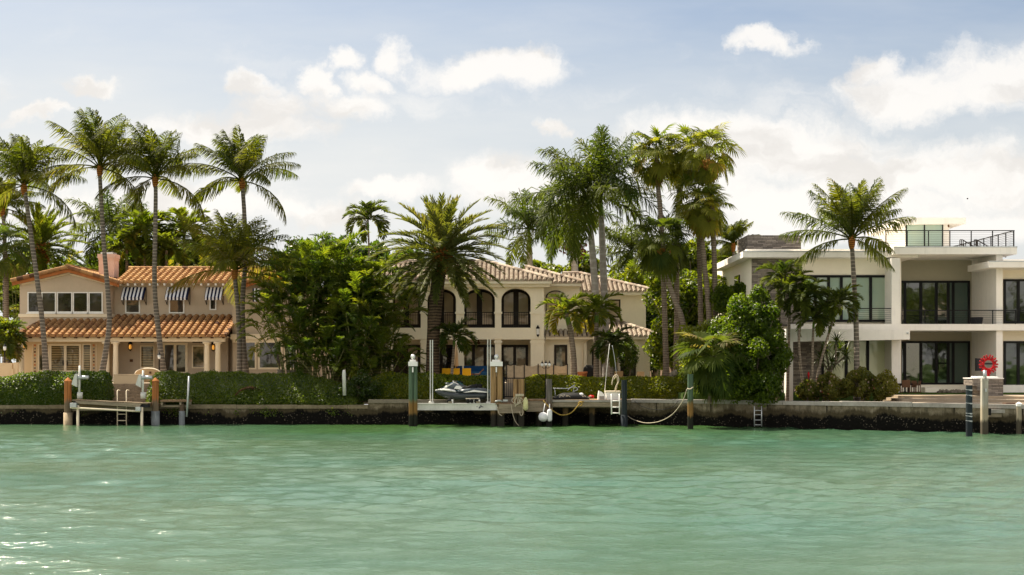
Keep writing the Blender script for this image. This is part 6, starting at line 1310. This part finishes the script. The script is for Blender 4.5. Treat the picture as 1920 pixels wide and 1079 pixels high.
# ---- the modern house's terrace
def terrace_things():
    # red ring of little figures
    Y = 71.8; c = at(1853.5,683.5,Y); t = thing('ring_sculpture', 'red ring sculpture of linked little figures on a stone plinth', 'sculpture', (c[0], Y, Z(703,Y))); B = MB(); r = .30; n = 9
    B.tube([c + np.array((r*math.cos(q), 0, r*math.sin(q))) for q in np.linspace(0, 2*math.pi, 40)], .035, 6); B.build('ring', M['red'], t, True)
    for i in range(n):
        q = 2*math.pi*i/n + .2; o = np.array((math.cos(q), 0, math.sin(q))); s = np.array((-math.sin(q), 0, math.cos(q))); p = c + o*r; B = MB()
        B.tube([p-o*.07, p+o*.05, p+o*.10], [.05,.065,.05], 8); B.ball(p+o*.02+np.array((0,-.06,0)), .055, 8)
        for g in (-1,1): B.tube([p+o*.05, p+s*g*.08+o*.08, p+s*g*.09+o*.14], [.045,.045,.04], 6); B.tube([p-o*.04, p+s*g*.11-o*.06], [.05,.04], 6); B.ball(p+s*g*.09+o*.15, .05, 6)
        B.build('figure', M['red'], t, True, fix=False)
    B = MB(); B.box(c[0]-.05, c[0]+.05, Y-.05, Y+.05, Z(706,Y)-.01, c[2]-r); B.build('stem', M['red'], t)
    t = thing('stone_plinth', 'stacked stone plinth with stepped left side and white top under the red ring', 'plinth', (X(1856,Y), Y, 1.6)); B = MB(); zb = 1.6
    B.pbox(1845,1881,711,748,Y-.7,Y+.9); 
    P = [(1826,724,712.5),(1832,733,712.5),(1838,748,712.5)]; xs = [1826,1832,1838,1845]
    for k, (px, bot, top) in enumerate(P): B.box(X(xs[k],Y-.7), X(xs[k+1],Y-.7)-.003, Y-.7, Y+.9, Z(bot,Y-.7), Z(711,Y-.7)-.004)
    B.build('stone_block', M['stone'], t); B = MB(); B.box(X(1825,Y-.7), X(1882,Y-.7), Y-.75, Y+.95, Z(711,Y-.7)+.003, Z(711,Y-.7)+.05); B.box(X(1834,Y-.6), X(1874,Y-.6), Y-.4, Y+.5, Z(711,Y-.7)+.052, Z(706,Y)); B.build('white_top', M['white'], t)
    B = MB(); B.box(X(1834,76)-.0, X(1834,76)+.42, 76.3, 76.5, Z(696,76), Z(672,76)); B.box(X(1834,76)+.43, X(1868,76.2)-.003, 76.36, 76.42, Z(684,76), Z(681,76)); tag(B.build('wall_grill_box', M['pot'], None), 'dark box on the dividing wall behind the red ring', 'box')
    B = MB(); B.lathe((X(1831,77),77,Z(608,76)+.004), [(.3,0),(.36,.36),(.36,.40),(.3,.40)], 12); tag(B.build('planter', M['pot'], None), 'dark planter in the corner of the middle balcony', 'planter')
    # dining set
    Y = 75.0; zg = 1.72
    t = thing('dining_table', 'dark dining table on the terrace below the middle glass wall', 'table', (X(1688,Y), Y, zg)); B = MB(); B.pbox(1676,1712,719.5,722,Y+.3,Y+1.4); B.build('table_top', M['pot'], t)
    for px in (1679,1709):
        for yy in (Y+.4, Y+1.2): MB().box(X(px,Y)-.04, X(px,Y)+.04, yy, yy+.08, zg, Z(722,Y+.3)-.01).build('leg', M['pot'], t)
    for px0, px1, Yc, top, lab in ((1691.5,1707,74.9,713,'brown high-backed dining chair with its back to the water'),(1709,1719,75.3,714,'dark slatted dining chair behind the brown one'),(1717,1727,75.0,714.5,'dark dining chair turned sideways at the table end')):
        xa, xb = X(px0,Yc), X(px1,Yc); t = thing('dining_chair', lab, 'chair', ((xa+xb)/2, Yc, zg)); side = px0 == 1717; mm = 'wicker' if px0 < 1700 else 'brown'; B = MB()
        if side: B.hexa([(xb-.1,Yc,zg+.42),(xb-.05,Yc,zg+.42),(xb-.05,Yc+.42,zg+.42),(xb-.1,Yc+.42,zg+.42),(xb-.03,Yc,Z(top,Yc)),(xb+.02,Yc,Z(top,Yc)),(xb+.02,Yc+.42,Z(top,Yc)),(xb-.03,Yc+.42,Z(top,Yc))])
        else: B.box(xa, xb, Yc, Yc+.05, zg+.30, Z(top,Yc))
        B.build('backrest', M['brown'], t); B = MB(); B.box(xa, xb, Yc+.052, Yc+.45, zg+.40, zg+.45); B.build('seat', M['brown'], t)
        for q in (xa, xb-.04):
            for yy in (Yc+.06, Yc+.40): MB().box(q, q+.04, yy, yy+.04, zg, zg+.398).build('leg', M['brown'], t)
    B = MB(); B.pbox(1735,1761,727,742,76.8,77.6); tag(B.build('terrace_bench', M['stucco_warm'], None), 'low pale masonry bench block right of the dining chairs', 'bench')
    B = MB(); B.pbox(1735,1758,740,746,75.6,76.2); tag(B.build('low_step', M['pot'], None), 'low dark step at the foot of the pale bench block', 'step')
    B = MB(); rg = np.random.default_rng(2)
    for k in range(150): px = rg.uniform(1760,1840); B.ball((X(px,75.4), 75.4+rg.normal(0,.12), 1.74+rg.random()*.10), rg.uniform(.05,.09), 5)
    o = B.build('pebble_bed', M['concrete'], None, fix=False); tag(o, 'strip of grey pebbles along the foot of the white plinth', 'pebbles'); o['kind'] = 'stuff'
    B = MB(); B.pbox(1887,1897,757,764,66.4,66.5); B.pbox(1886,1910,756,757.5,66.4,66.9); tag(B.build('deck_bench', M['brown'], None), 'low brown bench rail near the right deck edge', 'bench')
    # two gulls far off, one over each side
    for px, py, Y, s, lab in ((141,212,140,.22,'tiny dark bird flying above the tall left palms'),(1814,373,160,.18,'tiny dark bird flying above the roof terrace')):
        c = at(px,py,Y); B = MB(); B.ball(c, (.22*s/.5,.09,.08), 8)
        for g in (-1,1): B.hexa([c+np.array((-.08,g*.05,0)),c+np.array((.08,g*.05,0)),c+np.array((.03,g*s,.3*s)),c+np.array((-.05,g*s,.3*s)),c+np.array((-.08,g*.05,.02)),c+np.array((.08,g*.05,.02)),c+np.array((.03,g*s,.3*s+.02)),c+np.array((-.05,g*s,.3*s+.02))])
        tag(B.build('bird', M['pot'], None), lab, 'bird')
terrace_things()

# ================================================================ PLANTS
M['flower'] = leafmat('pale pink blossom', (0.55,0.30,0.28), (0.65,0.50,0.42), 0.3, 0.03, c3=(0.50,0.05,0.08))
WIND = (-0.45, -0.1, 0.0)
# ---- tall coconut palms
palm('coconut_palm', 'tall coconut palm leaning left, leftmost of the four in front of the tan villa', 'coco', [(88,700),(79,600),(62,470),(49,375),(45,352)], 83, 3.3, gz=2.1, wind=WIND, seed=21)
palm('coconut_palm', 'tallest coconut palm crossing the pink chimney of the tan villa', 'coco', [(188,702),(204,620),(203,560),(194,450),(188,345),(187,318)], 83, 3.5, gz=2.1, wind=WIND, seed=22)
palm('coconut_palm', 'tall coconut palm with straight grey trunk before the orange roof, third from the left', 'coco', [(309,700),(297,620),(290,540),(291,440),(292,365),(291,338)], 83, 3.35, gz=2.1, wind=WIND, seed=23)
palm('coconut_palm', 'tall coconut palm rising behind a short one at the right end of the tan villa', 'coco', [(463,703),(456,640),(455,560),(461,480),(458,400),(455,355),(454,343)], 83.5, 3.25, gz=2.1, wind=WIND, seed=24)
palm('coconut_palm', 'short bushy coconut palm in front of a taller one beside the tan villa', 'coco', [(449,703),(449,640),(446,580),(441,530),(440,512)], 82.5, 3.7, gz=2.1, wind=WIND, seed=25, tint=.12, nf=28)
palm('coconut_palm', 'lone coconut palm standing before the white modern house', 'coco', [(1607,728),(1606,640),(1603,560),(1599,490),(1597,452)], 73, 3.15, gz=1.3, wind=(.05,0,0), seed=36, r=.15, nf=26, bm=.6)
palm('coconut_palm', 'slim palm at the left edge of the photo, half cut off', 'coco', [(10,600),(9,480),(7,415),(5,395)], 96, 2.6, gz=2, seed=27, wind=WIND, tint=.15)
# ---- royal palms
palm('royal_palm', 'tall royal palm with pale smooth trunk, left of the pair before the cream house', 'royal', [(1121,705),(1119,600),(1113,500),(1107,430),(1101,372)], 83.5, 4.5, gz=2.2, wind=(.0,0,0), seed=31, r=.20)
palm('royal_palm', 'tall royal palm with upright spear frond, right of the pair before the cream house', 'royal', [(1137,705),(1135,600),(1131,500),(1128,420),(1126,352)], 84.2, 4.6, gz=2.2, seed=35, extra='plume', r=.20)
palm('royal_palm', 'royal palm with a bare spear leaf standing behind the cream house roof', 'royal', [(994,640),(994,560),(993,500),(992,430)], 101, 3.7, gz=2, seed=33, extra='spear')
palm('royal_palm', 'royal palm with dark red fruit clusters behind the cream house roof', 'royal', [(1081,640),(1080,560),(1078,510),(1075,415)], 100, 3.5, gz=2, seed=34, extra='fruit')
palm('royal_palm', 'dark royal palm with a spear leaf rising behind the pink chimney', 'royal', [(213,640),(212,560),(210,500),(207,432)], 103, 3.7, gz=2, seed=37, extra='spear')
palm('royal_palm', 'low royal palm crown beyond the cream house, left of the fan palms', 'royal', [(1186,640),(1186,560),(1186,530),(1184,472)], 106, 3.2, gz=2, seed=38)
# ---- date palms
palm('date_palm', 'big date palm with thick dark trunk and full round crown in the middle', 'date', [(811,715),(812,640),(817,570),(824,505),(829,482)], 79, 3.9, gz=2.2, seed=41)
palm('date_palm', 'feathery date palm with orange leaf boots behind the villa gable', 'date', [(78,640),(78,560),(78,500),(76,468)], 98, 3.5, gz=2, seed=42, nf=46, tint=-.05, lmat=M['l_yellow'], r=.30)
# ---- fan palms
FP = 'tall fan palms between the two right houses'
palm('fan_palm', 'tall fan palm with separate round crown, leftmost of the tall fan palm group', 'fan', [(1250,705),(1247,620),(1244,520),(1240,420),(1234,350),(1231,288)], 82, 2.05, FP, gz=2.2, seed=51, r=.17)
palm('fan_palm', 'tall fan palm with leaning trunk whose crown touches the highest crown, second from the left', 'fan', [(1267,705),(1269,600),(1269,500),(1271,400),(1277,330),(1283,290)], 82.6, 1.95, FP, gz=2.2, seed=52, r=.16)
palm('fan_palm', 'tall fan palm with the highest crown and tan seed hanging, rightmost trunk of the group', 'fan', [(1342,650),(1341,560),(1337,430),(1331,340),(1327,284)], 80.5, 2.1, FP, gz=2, seed=53, r=.16, extra='fruit')
palm('fan_palm', 'fan palm with lower crown in front of the highest one in the tall group', 'fan', [(1316,650),(1313,560),(1310,450),(1307,368)], 81, 1.9, FP, gz=2, seed=54, r=.15)
palm('fan_palm', 'fan palm with trunk leaning left and drooping lower crown in the tall group', 'fan', [(1333,650),(1329,580),(1321,500),(1316,430),(1325,392)], 80, 1.75, FP, gz=2, seed=55, r=.17)
palm('fan_palm', 'short fan palm with crooked trunk and orange seed ball before the tall fan palms', 'fan', [(1290,665),(1281,610),(1264,560),(1250,515),(1243,455)], 79.5, 2.15, gz=2.2, seed=56, r=.17, extra='fruit', lmat=M['l_royal'], nf=38)
palm('fan_palm', 'pale green fan palm at the left edge before the feathery date palm', 'fan', [(13,660),(12,580),(12,520),(10,470)], 93, 2.3, gz=2, seed=57, extra='clean', tint=-.1, lmat=M['l_sabal'])
# ---- feather palms
palm('feather_palm', 'yellowing palm with thick curved trunk before the arched end window', 'feather', [(1076,708),(1075,670),(1070,625),(1063,588)], 79.6, 1.85, gz=2.2, seed=61, r=.20, nf=13, tint=.22)
palm('feather_palm', 'upright palm with yellow lower fronds in front of the royal palm trunks', 'feather', [(1118,708),(1118,670),(1118,630),(1119,585)], 79.9, 1.75, gz=2.2, seed=62, r=.17, nf=15, tint=.1)
palm('feather_palm', 'low dark palm with drooping crown behind the fish box', 'feather', [(1147,708),(1147,690),(1148,670),(1148,648)], 78.9, 1.6, gz=2.2, seed=63, r=.12, nf=17, lmat=M['l_royal'])
palm('feather_palm', 'small dark palm standing right of the date palm trunk', 'feather', [(846,712),(848,690),(850,660),(852,632)], 78.8, 1.55, gz=2.2, seed=64, r=.09, nf=14, lmat=M['l_royal'], tint=-.1)
for px, py, Y, cr, lab, sd in ((272,432,99,2.6,'yellow green palm behind the orange roof, right of the dark royal palm',65),(345,436,100,2.5,'yellow green palm behind the orange roof, left of the short coconut palm',66),(312,470,98,2.2,'low yellow palm peeking over the middle of the orange roof',67),(238,470,98.5,2.2,'low palm just right of the pink chimney behind the roof',68)):
    palm('feather_palm', lab, 'feather', [(px+2,640),(px+1,560),(px,500),(px,py)], Y, cr, gz=2, seed=sd, nf=17, r=.14)
palm('feather_palm', 'small palm crown standing clear above the areca clumps left of the date palm', 'feather', [(694,640),(693,560),(692,480),(690,412)], 86, 1.75, gz=2, seed=69, nf=15, r=.08, lmat=M['l_royal'])
palm('feather_palm', 'small coconut-like palm above the side roof of the modern house', 'coco', [(1380,640),(1378,560),(1377,500),(1375,462)], 104, 2.0, gz=2, seed=70)
for path, lab, sd, cr in (([(1513,742),(1503,700),(1498,640),(1503,590),(1510,560)], 'thin palm with bowed trunk, leftmost of the three before the stone panel', 71, 1.55),([(1523,742),(1523,690),(1524,640),(1526,598)], 'thin straight palm with low crown, middle of the three before the stone panel', 72, 1.35),([(1531,742),(1534,700),(1547,650),(1560,605),(1570,570)], 'thin palm leaning right, rightmost of the three before the stone panel', 73, 1.5),([(1476,742),(1478,680),(1480,600),(1482,545)], 'feathery palm with high crown before the upper stone panel', 74, 1.5)):
    palm('feather_palm', lab, 'feather', path, 72.6 if sd != 74 else 73.2, cr, gz=1.25, seed=sd, nf=17, r=.085, lmat=M['l_royal'], tint=.1 if sd != 74 else .25)
palm('feather_palm', 'palm with long fronds behind the dark bush before the upper stone panel', 'feather', [(1458,700),(1460,640),(1462,580),(1465,520)], 74.0, 1.55, gz=1.25, seed=75, nf=12, r=.085, lmat=M['l_royal'])
palm('feather_palm', 'grey green low palm at the left edge beside the porch', 'feather', [(-4,700),(-3,670),(-2,640)], 86, 2.1, gz=2.1, seed=76, nf=16, lmat=M['l_sabal'])
# ---- areca clumps between the villa and the cream house
AR = 'areca palm clumps between the villa and the cream house'
areca('areca_palm', 'areca palm clump with pale arching fronds at the left end, over the picture windows', 545, 80.5, 705, 490, 90, 10, 2.0, AR, .2, 2.1, 81, lean=-.10)
areca('areca_palm', 'tall dense areca palm clump, left of the two tallest in the middle thicket', 575, 80.8, 715, 425, 130, 20, 2.3, AR, .05, 1.9, 82)
areca('areca_palm', 'tall dense areca palm clump behind, right of the two tallest in the middle thicket', 636, 81.5, 715, 428, 120, 20, 2.3, AR, .08, 1.9, 83)
areca('areca_palm', 'areca palm clump with an upright light green plume, in front of the thicket', 672, 79.6, 715, 478, 80, 12, 2.0, AR, .12, 1.8, 84)
areca('areca_palm', 'shadowed areca palm clump low at the foot of the thicket', 612, 79.0, 720, 590, 130, 14, 1.8, AR, -.15, 1.6, 85)
areca('areca_palm', 'areca palm clump at the right end of the thicket against the date palm', 712, 81.0, 715, 455, 95, 16, 2.1, AR, .0, 1.9, 86)
areca('areca_palm', 'low spreading areca palm clump in front of the arcade left end', 716, 79.4, 720, 610, 90, 10, 1.7, AR, .0, 1.6, 87)
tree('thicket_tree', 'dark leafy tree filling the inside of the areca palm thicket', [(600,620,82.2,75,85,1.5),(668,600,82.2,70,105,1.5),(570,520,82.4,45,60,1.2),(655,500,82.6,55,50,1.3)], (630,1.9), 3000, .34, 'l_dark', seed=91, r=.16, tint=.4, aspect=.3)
BA = 'palm clumps behind the houses'
for cx, Y, tp, wd, ti, sd, lab in ((35,101,440,110,.15,151,'feathery palm clump at the far left behind the villa gable'),(110,103,452,120,.2,152,'feathery palm clump behind the gable, right of the date palm with orange boots'),(165,104,455,100,-.1,153,'feathery palm clump behind the villa, left of the pink chimney'),(250,102,440,110,.2,154,'feathery palm clump behind the orange roof, right of the pink chimney'),(305,103,445,110,.25,155,'feathery palm clump behind the middle of the orange roof'),(365,102,440,110,.2,156,'feathery palm clump behind the orange roof, left of the short coconut palm'),(425,103,452,110,.05,157,'feathery palm clump hidden behind the short coconut palm crown'),(1178,103,448,110,.15,159,'feathery palm clump over the right end of the cream house roof'),(1232,104,452,110,.2,160,'feathery palm clump behind the short crooked fan palm'),(1300,103,462,110,.1,161,'feathery palm clump behind the leaning fan palm trunks'),(495,101,455,100,.0,158,'feathery palm clump between the villa and the areca thicket')):
    areca('palm_clump', lab, cx, Y, 600, tp + 10, wd, 9, 2.8, BA, ti, 2.0, sd, M['l_yellow'] if ti > .1 else None, 6)
# ---- broadleaf trees and shrubs
tree('sea_grape_tree', 'bright green broad-leaved tree behind the tall fan palm trunks', [(1262,600,85,45,80,1.8),(1300,560,86,50,60,1.8),(1245,650,84.5,38,50,1.4),(1335,550,87,42,50,1.6),(1240,545,87,38,50,1.6),(1320,620,85,40,50,1.5)], (1275,2.0), 17000, .27, 'l_bright', seed=92, tint=.35)
tree('bright_shrub', 'sunlit yellow green shrub around the fan palm trunks behind the drooping fan palm', [(1308,655,77.5,46,55,1.3),(1352,625,77.5,48,40,1.3),(1390,600,77.8,40,34,1.2)], (1330,1.9), 10000, .17, 'l_bright', seed=93, tint=.62, r=.1)
tree('clusia_bush', 'big dense dark green bush reaching from the seawall to the modern house side', [(1425,650,72.3,48,70,1.5),(1435,722,71.6,42,42,1.3),(1398,590,72.8,42,34,1.2),(1440,600,72.6,26,40,1.0),(1458,675,72.0,20,60,1.0),(1382,700,71.8,40,55,1.2),(1360,640,73.5,36,44,1.2),(1420,560,73.2,26,22,.9)], (1420,1.25), 36000, .18, 'l_clusia', lump=.34, seed=94, tint=.48, r=.16)
tree('bright_shrub', 'dense sunlit shrub low between the rock pile and the drooping fan palm', [(1300,690,76.8,34,44,1.1),(1350,690,76.4,30,50,1.1)], (1315,1.5), 6000, .16, 'l_bright', seed=147, tint=.45, r=.06)
tree('clusia_bush', 'round-leaved bush below the small side window of the modern house', [(1362,560,80,36,32,1.4),(1402,548,80,34,20,1.2)], (1375,1.9), 6000, .18, 'l_clusia', seed=95, tint=.7)
bg = [('broad hazy tree filling the gap between the cream house roof and the fan palms', [(1190,545,103,55,48,2.6),(1245,520,104,50,48,2.6)], 'l_bright', .45, 96),
      ('leafy tree behind the tall fan palm trunks, left of the modern house', [(1300,500,105,55,52,2.6),(1350,495,106,40,34,2.2)], 'l_bright', .35, 97),
      ('dark tree behind the villa gable at the left', [(60,560,106,60,60,2.6),(120,530,107,55,45,2.4),(20,540,105,40,60,2.2)], 'l_dark', .5, 98),
      ('green tree behind the pink chimney and orange roof', [(225,500,107,60,50,2.4),(290,495,108,55,50,2.4)], 'l_dark', .6, 99),
      ('green tree behind the right end of the orange roof', [(370,490,107,55,50,2.4),(440,500,107,50,50,2.4)], 'l_dark', .6, 100),
      ('dark tree rising behind the areca thicket', [(560,500,104,60,50,2.4),(640,490,105,60,50,2.4)], 'l_dark', .45, 101),
      ('dark tree behind the date palm crown and cream roof', [(715,500,104,50,50,2.4),(770,510,104,55,40,2.4)], 'l_dark', .45, 102),
      ('low green tree peeping over the cream roof ridge', [(1010,520,108,50,30,2.0),(1095,505,106,35,32,2.0)], 'l_bright', .4, 103),
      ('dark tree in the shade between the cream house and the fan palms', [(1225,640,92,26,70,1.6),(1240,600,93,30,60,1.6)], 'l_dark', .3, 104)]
for lab, bl, m, ti, sd in bg: tree('leafy_tree', lab, bl, (bl[0][0], 2.0), 9000, .42, m, seed=sd, tint=ti, aspect=.5)
tree('croton_shrub', 'yellow leaved shrub at the left garden edge', [(20,640,86,26,42,1.2),(4,625,86.5,26,40,1.2)], (12,2.1), 4000, .20, 'l_bright', seed=105, tint=.7, r=.08)
tree('leafy_tree', 'small dark tree growing against the dark annex door of the cream house', [(1177,668,85.4,20,38,.8)], (1177,2.2), 2500, .16, 'l_dark', seed=106, tint=.45, r=.06)
# flowering shrubs along the modern house
for a, lab, sd, ti in (([(1515,735,72.4,26,24,.9)], 'dark low shrub at the foot of the three thin palms', 111, .3),([(1560,728,72.0,32,30,.95)], 'olive flowering shrub below the spiky screw pine', 112, .55),([(1612,722,71.6,38,36,1.0)], 'largest olive shrub with pale pink blossoms below the lone coconut palm', 113, .62),([(1657,728,71.2,28,30,.95)], 'rightmost olive flowering shrub beside the dining table', 114, .75)):
    tree('flowering_shrub', lab, a, (a[0][0], 1.2), 5200, .13, 'l_shrub', seed=sd, tint=ti, r=.05, flowers=130)
t = None
def screw_pine():
    global rng
    keep = rng; rng = np.random.default_rng(120); Y = 73.4
    b = at(1545,720,Y); b[2] = 1.25; t = thing('screw_pine', 'spiky dark screw pine with forked trunk before the lower glass wall', 'tree', b); S = MB(); B = MB()
    heads = [at(*q) for q in ((1548,655,Y),(1568,640,Y-.2),(1586,668,Y+.2),(1560,680,Y-.3),(1575,655,Y+.3),(1538,672,Y))]; fork = at(1556,700,Y); fork2 = at(1566,684,Y)
    S.tube(curve_pts([b, (b+fork)/2+np.array((.05,0,0)), fork, fork2], 12), np.linspace(.11,.07,13)[:len(curve_pts([b,(b+fork)/2,fork,fork2],12))], 7)
    for h_ in heads: S.tube(curve_pts([fork if h_[0] < fork2[0] else fork2, h_], 6), .05, 6)
    S.build('trunk', M['t_wash'], t, True, fix=False)
    for h_ in heads:
        for k in range(42):
            az = k*2.39996; el = 1.35 - 2.0*k/42 + rng.normal(0,.12); L = rng.uniform(.65,.95); s, p, e, a = rachis(h_, az, el, L, .9, K=5); w = np.cross(np.array((math.cos(el)*math.cos(az), math.cos(el)*math.sin(az), math.sin(el))), (0,0,1.0)); w = w/np.linalg.norm(w)*.035
            ww = np.array((.7,1,.85,.5,.08))[:, None]; v = np.concatenate([p-w*ww, p+w*ww]); B.raw(v, [(i,i+1,i+6,i+5) for i in range(4)], np.clip(rng.normal(.3,.15),0,1))
    B.build('crown', M['l_royal'], t, fix=False); rng = keep
screw_pine()
def sabal():
    global rng
    keep = rng; rng = np.random.default_rng(130); Y = 71.9; U = rng.uniform
    b = at(1332,745,Y); b[2] = 1.25; t = thing('sabal_palm', 'low drooping fan palm hanging over the seawall behind the lone green pile', 'palm tree', b); S = MB(); c = at(1335,668,Y)
    S.tube(curve_pts([b, (b+c)/2, c], 8), .16, 8); S.build('trunk', M['t_bark'], t, True, fix=False); B = MB()
    for i in range(44):
        f = i/43; az = i*2.39996 + U(-.2,.2); el = 1.25 - 2.35*f + U(-.12,.12); add_fan(B, c + np.array((0,0,-.25*f)), az, el, U(.95,1.4), U(.9,1.15), np.clip(U(.1,.8) - .1*f + (.25 if f < .2 else 0), 0, 1), 26, 2.2, .25+.5*f, .5+.5*f, wf=.62)
    B.build('crown', M['l_sabal'], t, fix=False); rng = keep
sabal()
t = thing('bromeliad', 'small red-tipped bromeliad at the foot of the thin palms', 'plant', at(1516,722,72.6)); B = MB()
for k in range(26):
    az = k*2.39996; s, p, e, a = rachis(at(1516,724,72.5), az, 1.3-.9*k/26, .62, .8, K=5); w = np.array((-math.sin(az), math.cos(az), 0))*.03; ww = np.array((.7,1,.85,.5,.08))[:, None]; B.raw(np.concatenate([p-w*ww, p+w*ww]), [(i,i+1,i+6,i+5) for i in range(4)], rng.uniform(.2,.9))
B.build('leaves', M['l_areca'], t, fix=False); B = MB(); B.ball(at(1516,703,72.5), (.06,.06,.16), 8); B.tube([at(1516,722,72.5), at(1516,705,72.5)], .02, 5); B.build('flower_spike', M['red'], t, True)
# ---- hedges
hedge('clipped_hedge', 'clipped dark green hedge along the seawall left of the stone steps', [(-60,712),(0,708),(50,702),(100,698),(150,697),(190,700),(197,706)], 75.7, 77.6, .82, 20000, .11, 'l_hedge', 141, tint=.35, overhang=.35, flat=1.9)
hedge('clipped_hedge', 'wavy clipped hedge with sunlit top right of the stone steps', [(272,703),(285,698),(300,696),(330,702),(350,704),(380,701),(440,700),(500,703),(560,704),(600,712),(640,722),(668,735)], 75.7, 79.0, .82, 36000, .11, 'l_hedge', 142, tint=.55, overhang=.4, flat=1.6)
hedge('clipped_hedge', 'leafy dark hedge behind the jet ski with yellow tipped leaves', [(690,712),(720,702),(760,704),(800,700),(840,706),(880,708),(920,708),(941,709)], 76.6, 78.2, 1.2, 16000, .14, 'l_croton', 143, tint=.28, flat=1.9)
hedge('clipped_hedge', 'bright yellow-tipped clipped hedge behind the centre dock', [(984,709),(1010,706),(1080,708),(1150,710),(1220,710),(1288,708)], 76.6, 78.2, 1.2, 26000, .13, 'l_croton', 144, tint=.5, flat=1.8)
tree('vine_shrub', 'dark trailing shrub spilling over the seawall at the foot of the thicket', [(672,728,76.6,34,32,1.0),(640,740,76.3,30,22,.7),(700,735,76.8,22,24,.8)], (672,1.2), 6500, .13, 'l_dark', seed=145, tint=.45, r=.05)
tree('vine_shrub', 'small yellow leaved shrub behind the trailing shrub near the thicket', [(664,705,77.4,10,20,.5)], (664,1.3), 900, .14, 'l_bright', seed=146, tint=.8, r=.03)
B = MB(); B.tube([at(646,742,75.9), at(645,700,75.9), at(645,694,75.9)], [.10,.10,.07], 10); tag(B.build('white_post', M['alu_dull'], None, True), 'short pale post standing among the trailing shrub', 'post')

# ---- the sunlit opposite shore behind the camera, seen mirrored in the glass walls
def far_house(px, Y, w, hh, m, rm, lab):
    t = thing('shore_house', lab, 'house', (px, Y, 1.5)); MB().box(px-w/2, px+w/2, Y-8, Y, 1.5, 1.5+hh).build('wall', M[m], t); B = MB(); e = .8; B.hexa([(px-w/2-e,Y-8-e,1.5+hh+.003),(px+w/2+e,Y-8-e,1.5+hh+.003),(px+w/2+e,Y+e,1.5+hh+.003),(px-w/2-e,Y+e,1.5+hh+.003),(px-w/2+3,Y-4.2,3.6+hh),(px+w/2-3,Y-4.2,3.6+hh),(px+w/2-3,Y-3.8,3.6+hh),(px-w/2+3,Y-3.8,3.6+hh)]); B.build('roof', M[rm], t)
    for r_ in range(2):
        for k in range(int(w/3.2)):
            x = px-w/2+1.6+k*3.2; B = MB(); B.box(x-.75, x+.75, Y+.002, Y+.05, 2.4+r_*3.2, 4.3+r_*3.2); B.build('window', M['g_dark'], t)
far_house(-66, -42, 22, 7, 'stucco_cream', 'tile_orange', 'cream house with orange roof across the water, mirrored at the left')
far_house(-6, -44, 26, 7.5, 'stucco_warm', 'tile_pale', 'warm white house with pale roof across the water, mirrored in the middle')
far_house(50, -42, 18, 8, 'stucco_white', 'tile_pale', 'white house across the water, mirrored in the modern glass walls')
B = MB(); B.box(-900, 900, -600, -30, -1.0, 1.5); struct(B.build('opposite_bank', M['lawn'], None))
for i, (x, Y, h_, r_, lab) in enumerate(((-92,-52,15,7.2,'spreading'),(-80,-60,17,7.2,'tall dark'),(-68,-52,19,7.2,'rounded'),(-55,-60,16,7.2,'broad'),(-43,-52,18,7.2,'high'),(-31,-60,15,7.2,'narrow'),(-19,-52,17,7.2,'wide'),(-7,-60,19,7.2,'great'),(6,-52,16,7.2,'leaning'),(18,-60,18,7.2,'bushy'),(30,-52,15,7.2,'old'),(42,-60,17,7.2,'twisted'),(54,-52,19,7.2,'dense'),(67,-60,16,7.2,'ragged'),(79,-52,18,7.2,'domed'),(61,-30,12,4.0,'slender'),(70,-28,13,4.0,'crooked'))):
    rk = rng; rng = np.random.default_rng(200+i); t = thing('shore_tree', lab + ' tree across the water, mirrored in the window glass', 'tree', (x, Y, 1.5)); P, d, tv = blob_points([(x,Y,1.5+h_*.58,r_,r_*.8,h_*.40),(x+r_*.5,Y,1.5+h_*.5,r_*.6,r_*.6,h_*.3)], 3200); B = MB(); leaf_cards(B, P, d, .9, .45+tv); B.build('crown', M['l_bright'], t, fix=False)
    B = MB(); B.tube([(x,Y,1.5),(x+.2,Y,1.5+h_*.6)], [.35,.2], 8); B.build('trunk', M['t_bark'], t, fix=False); rng = rk
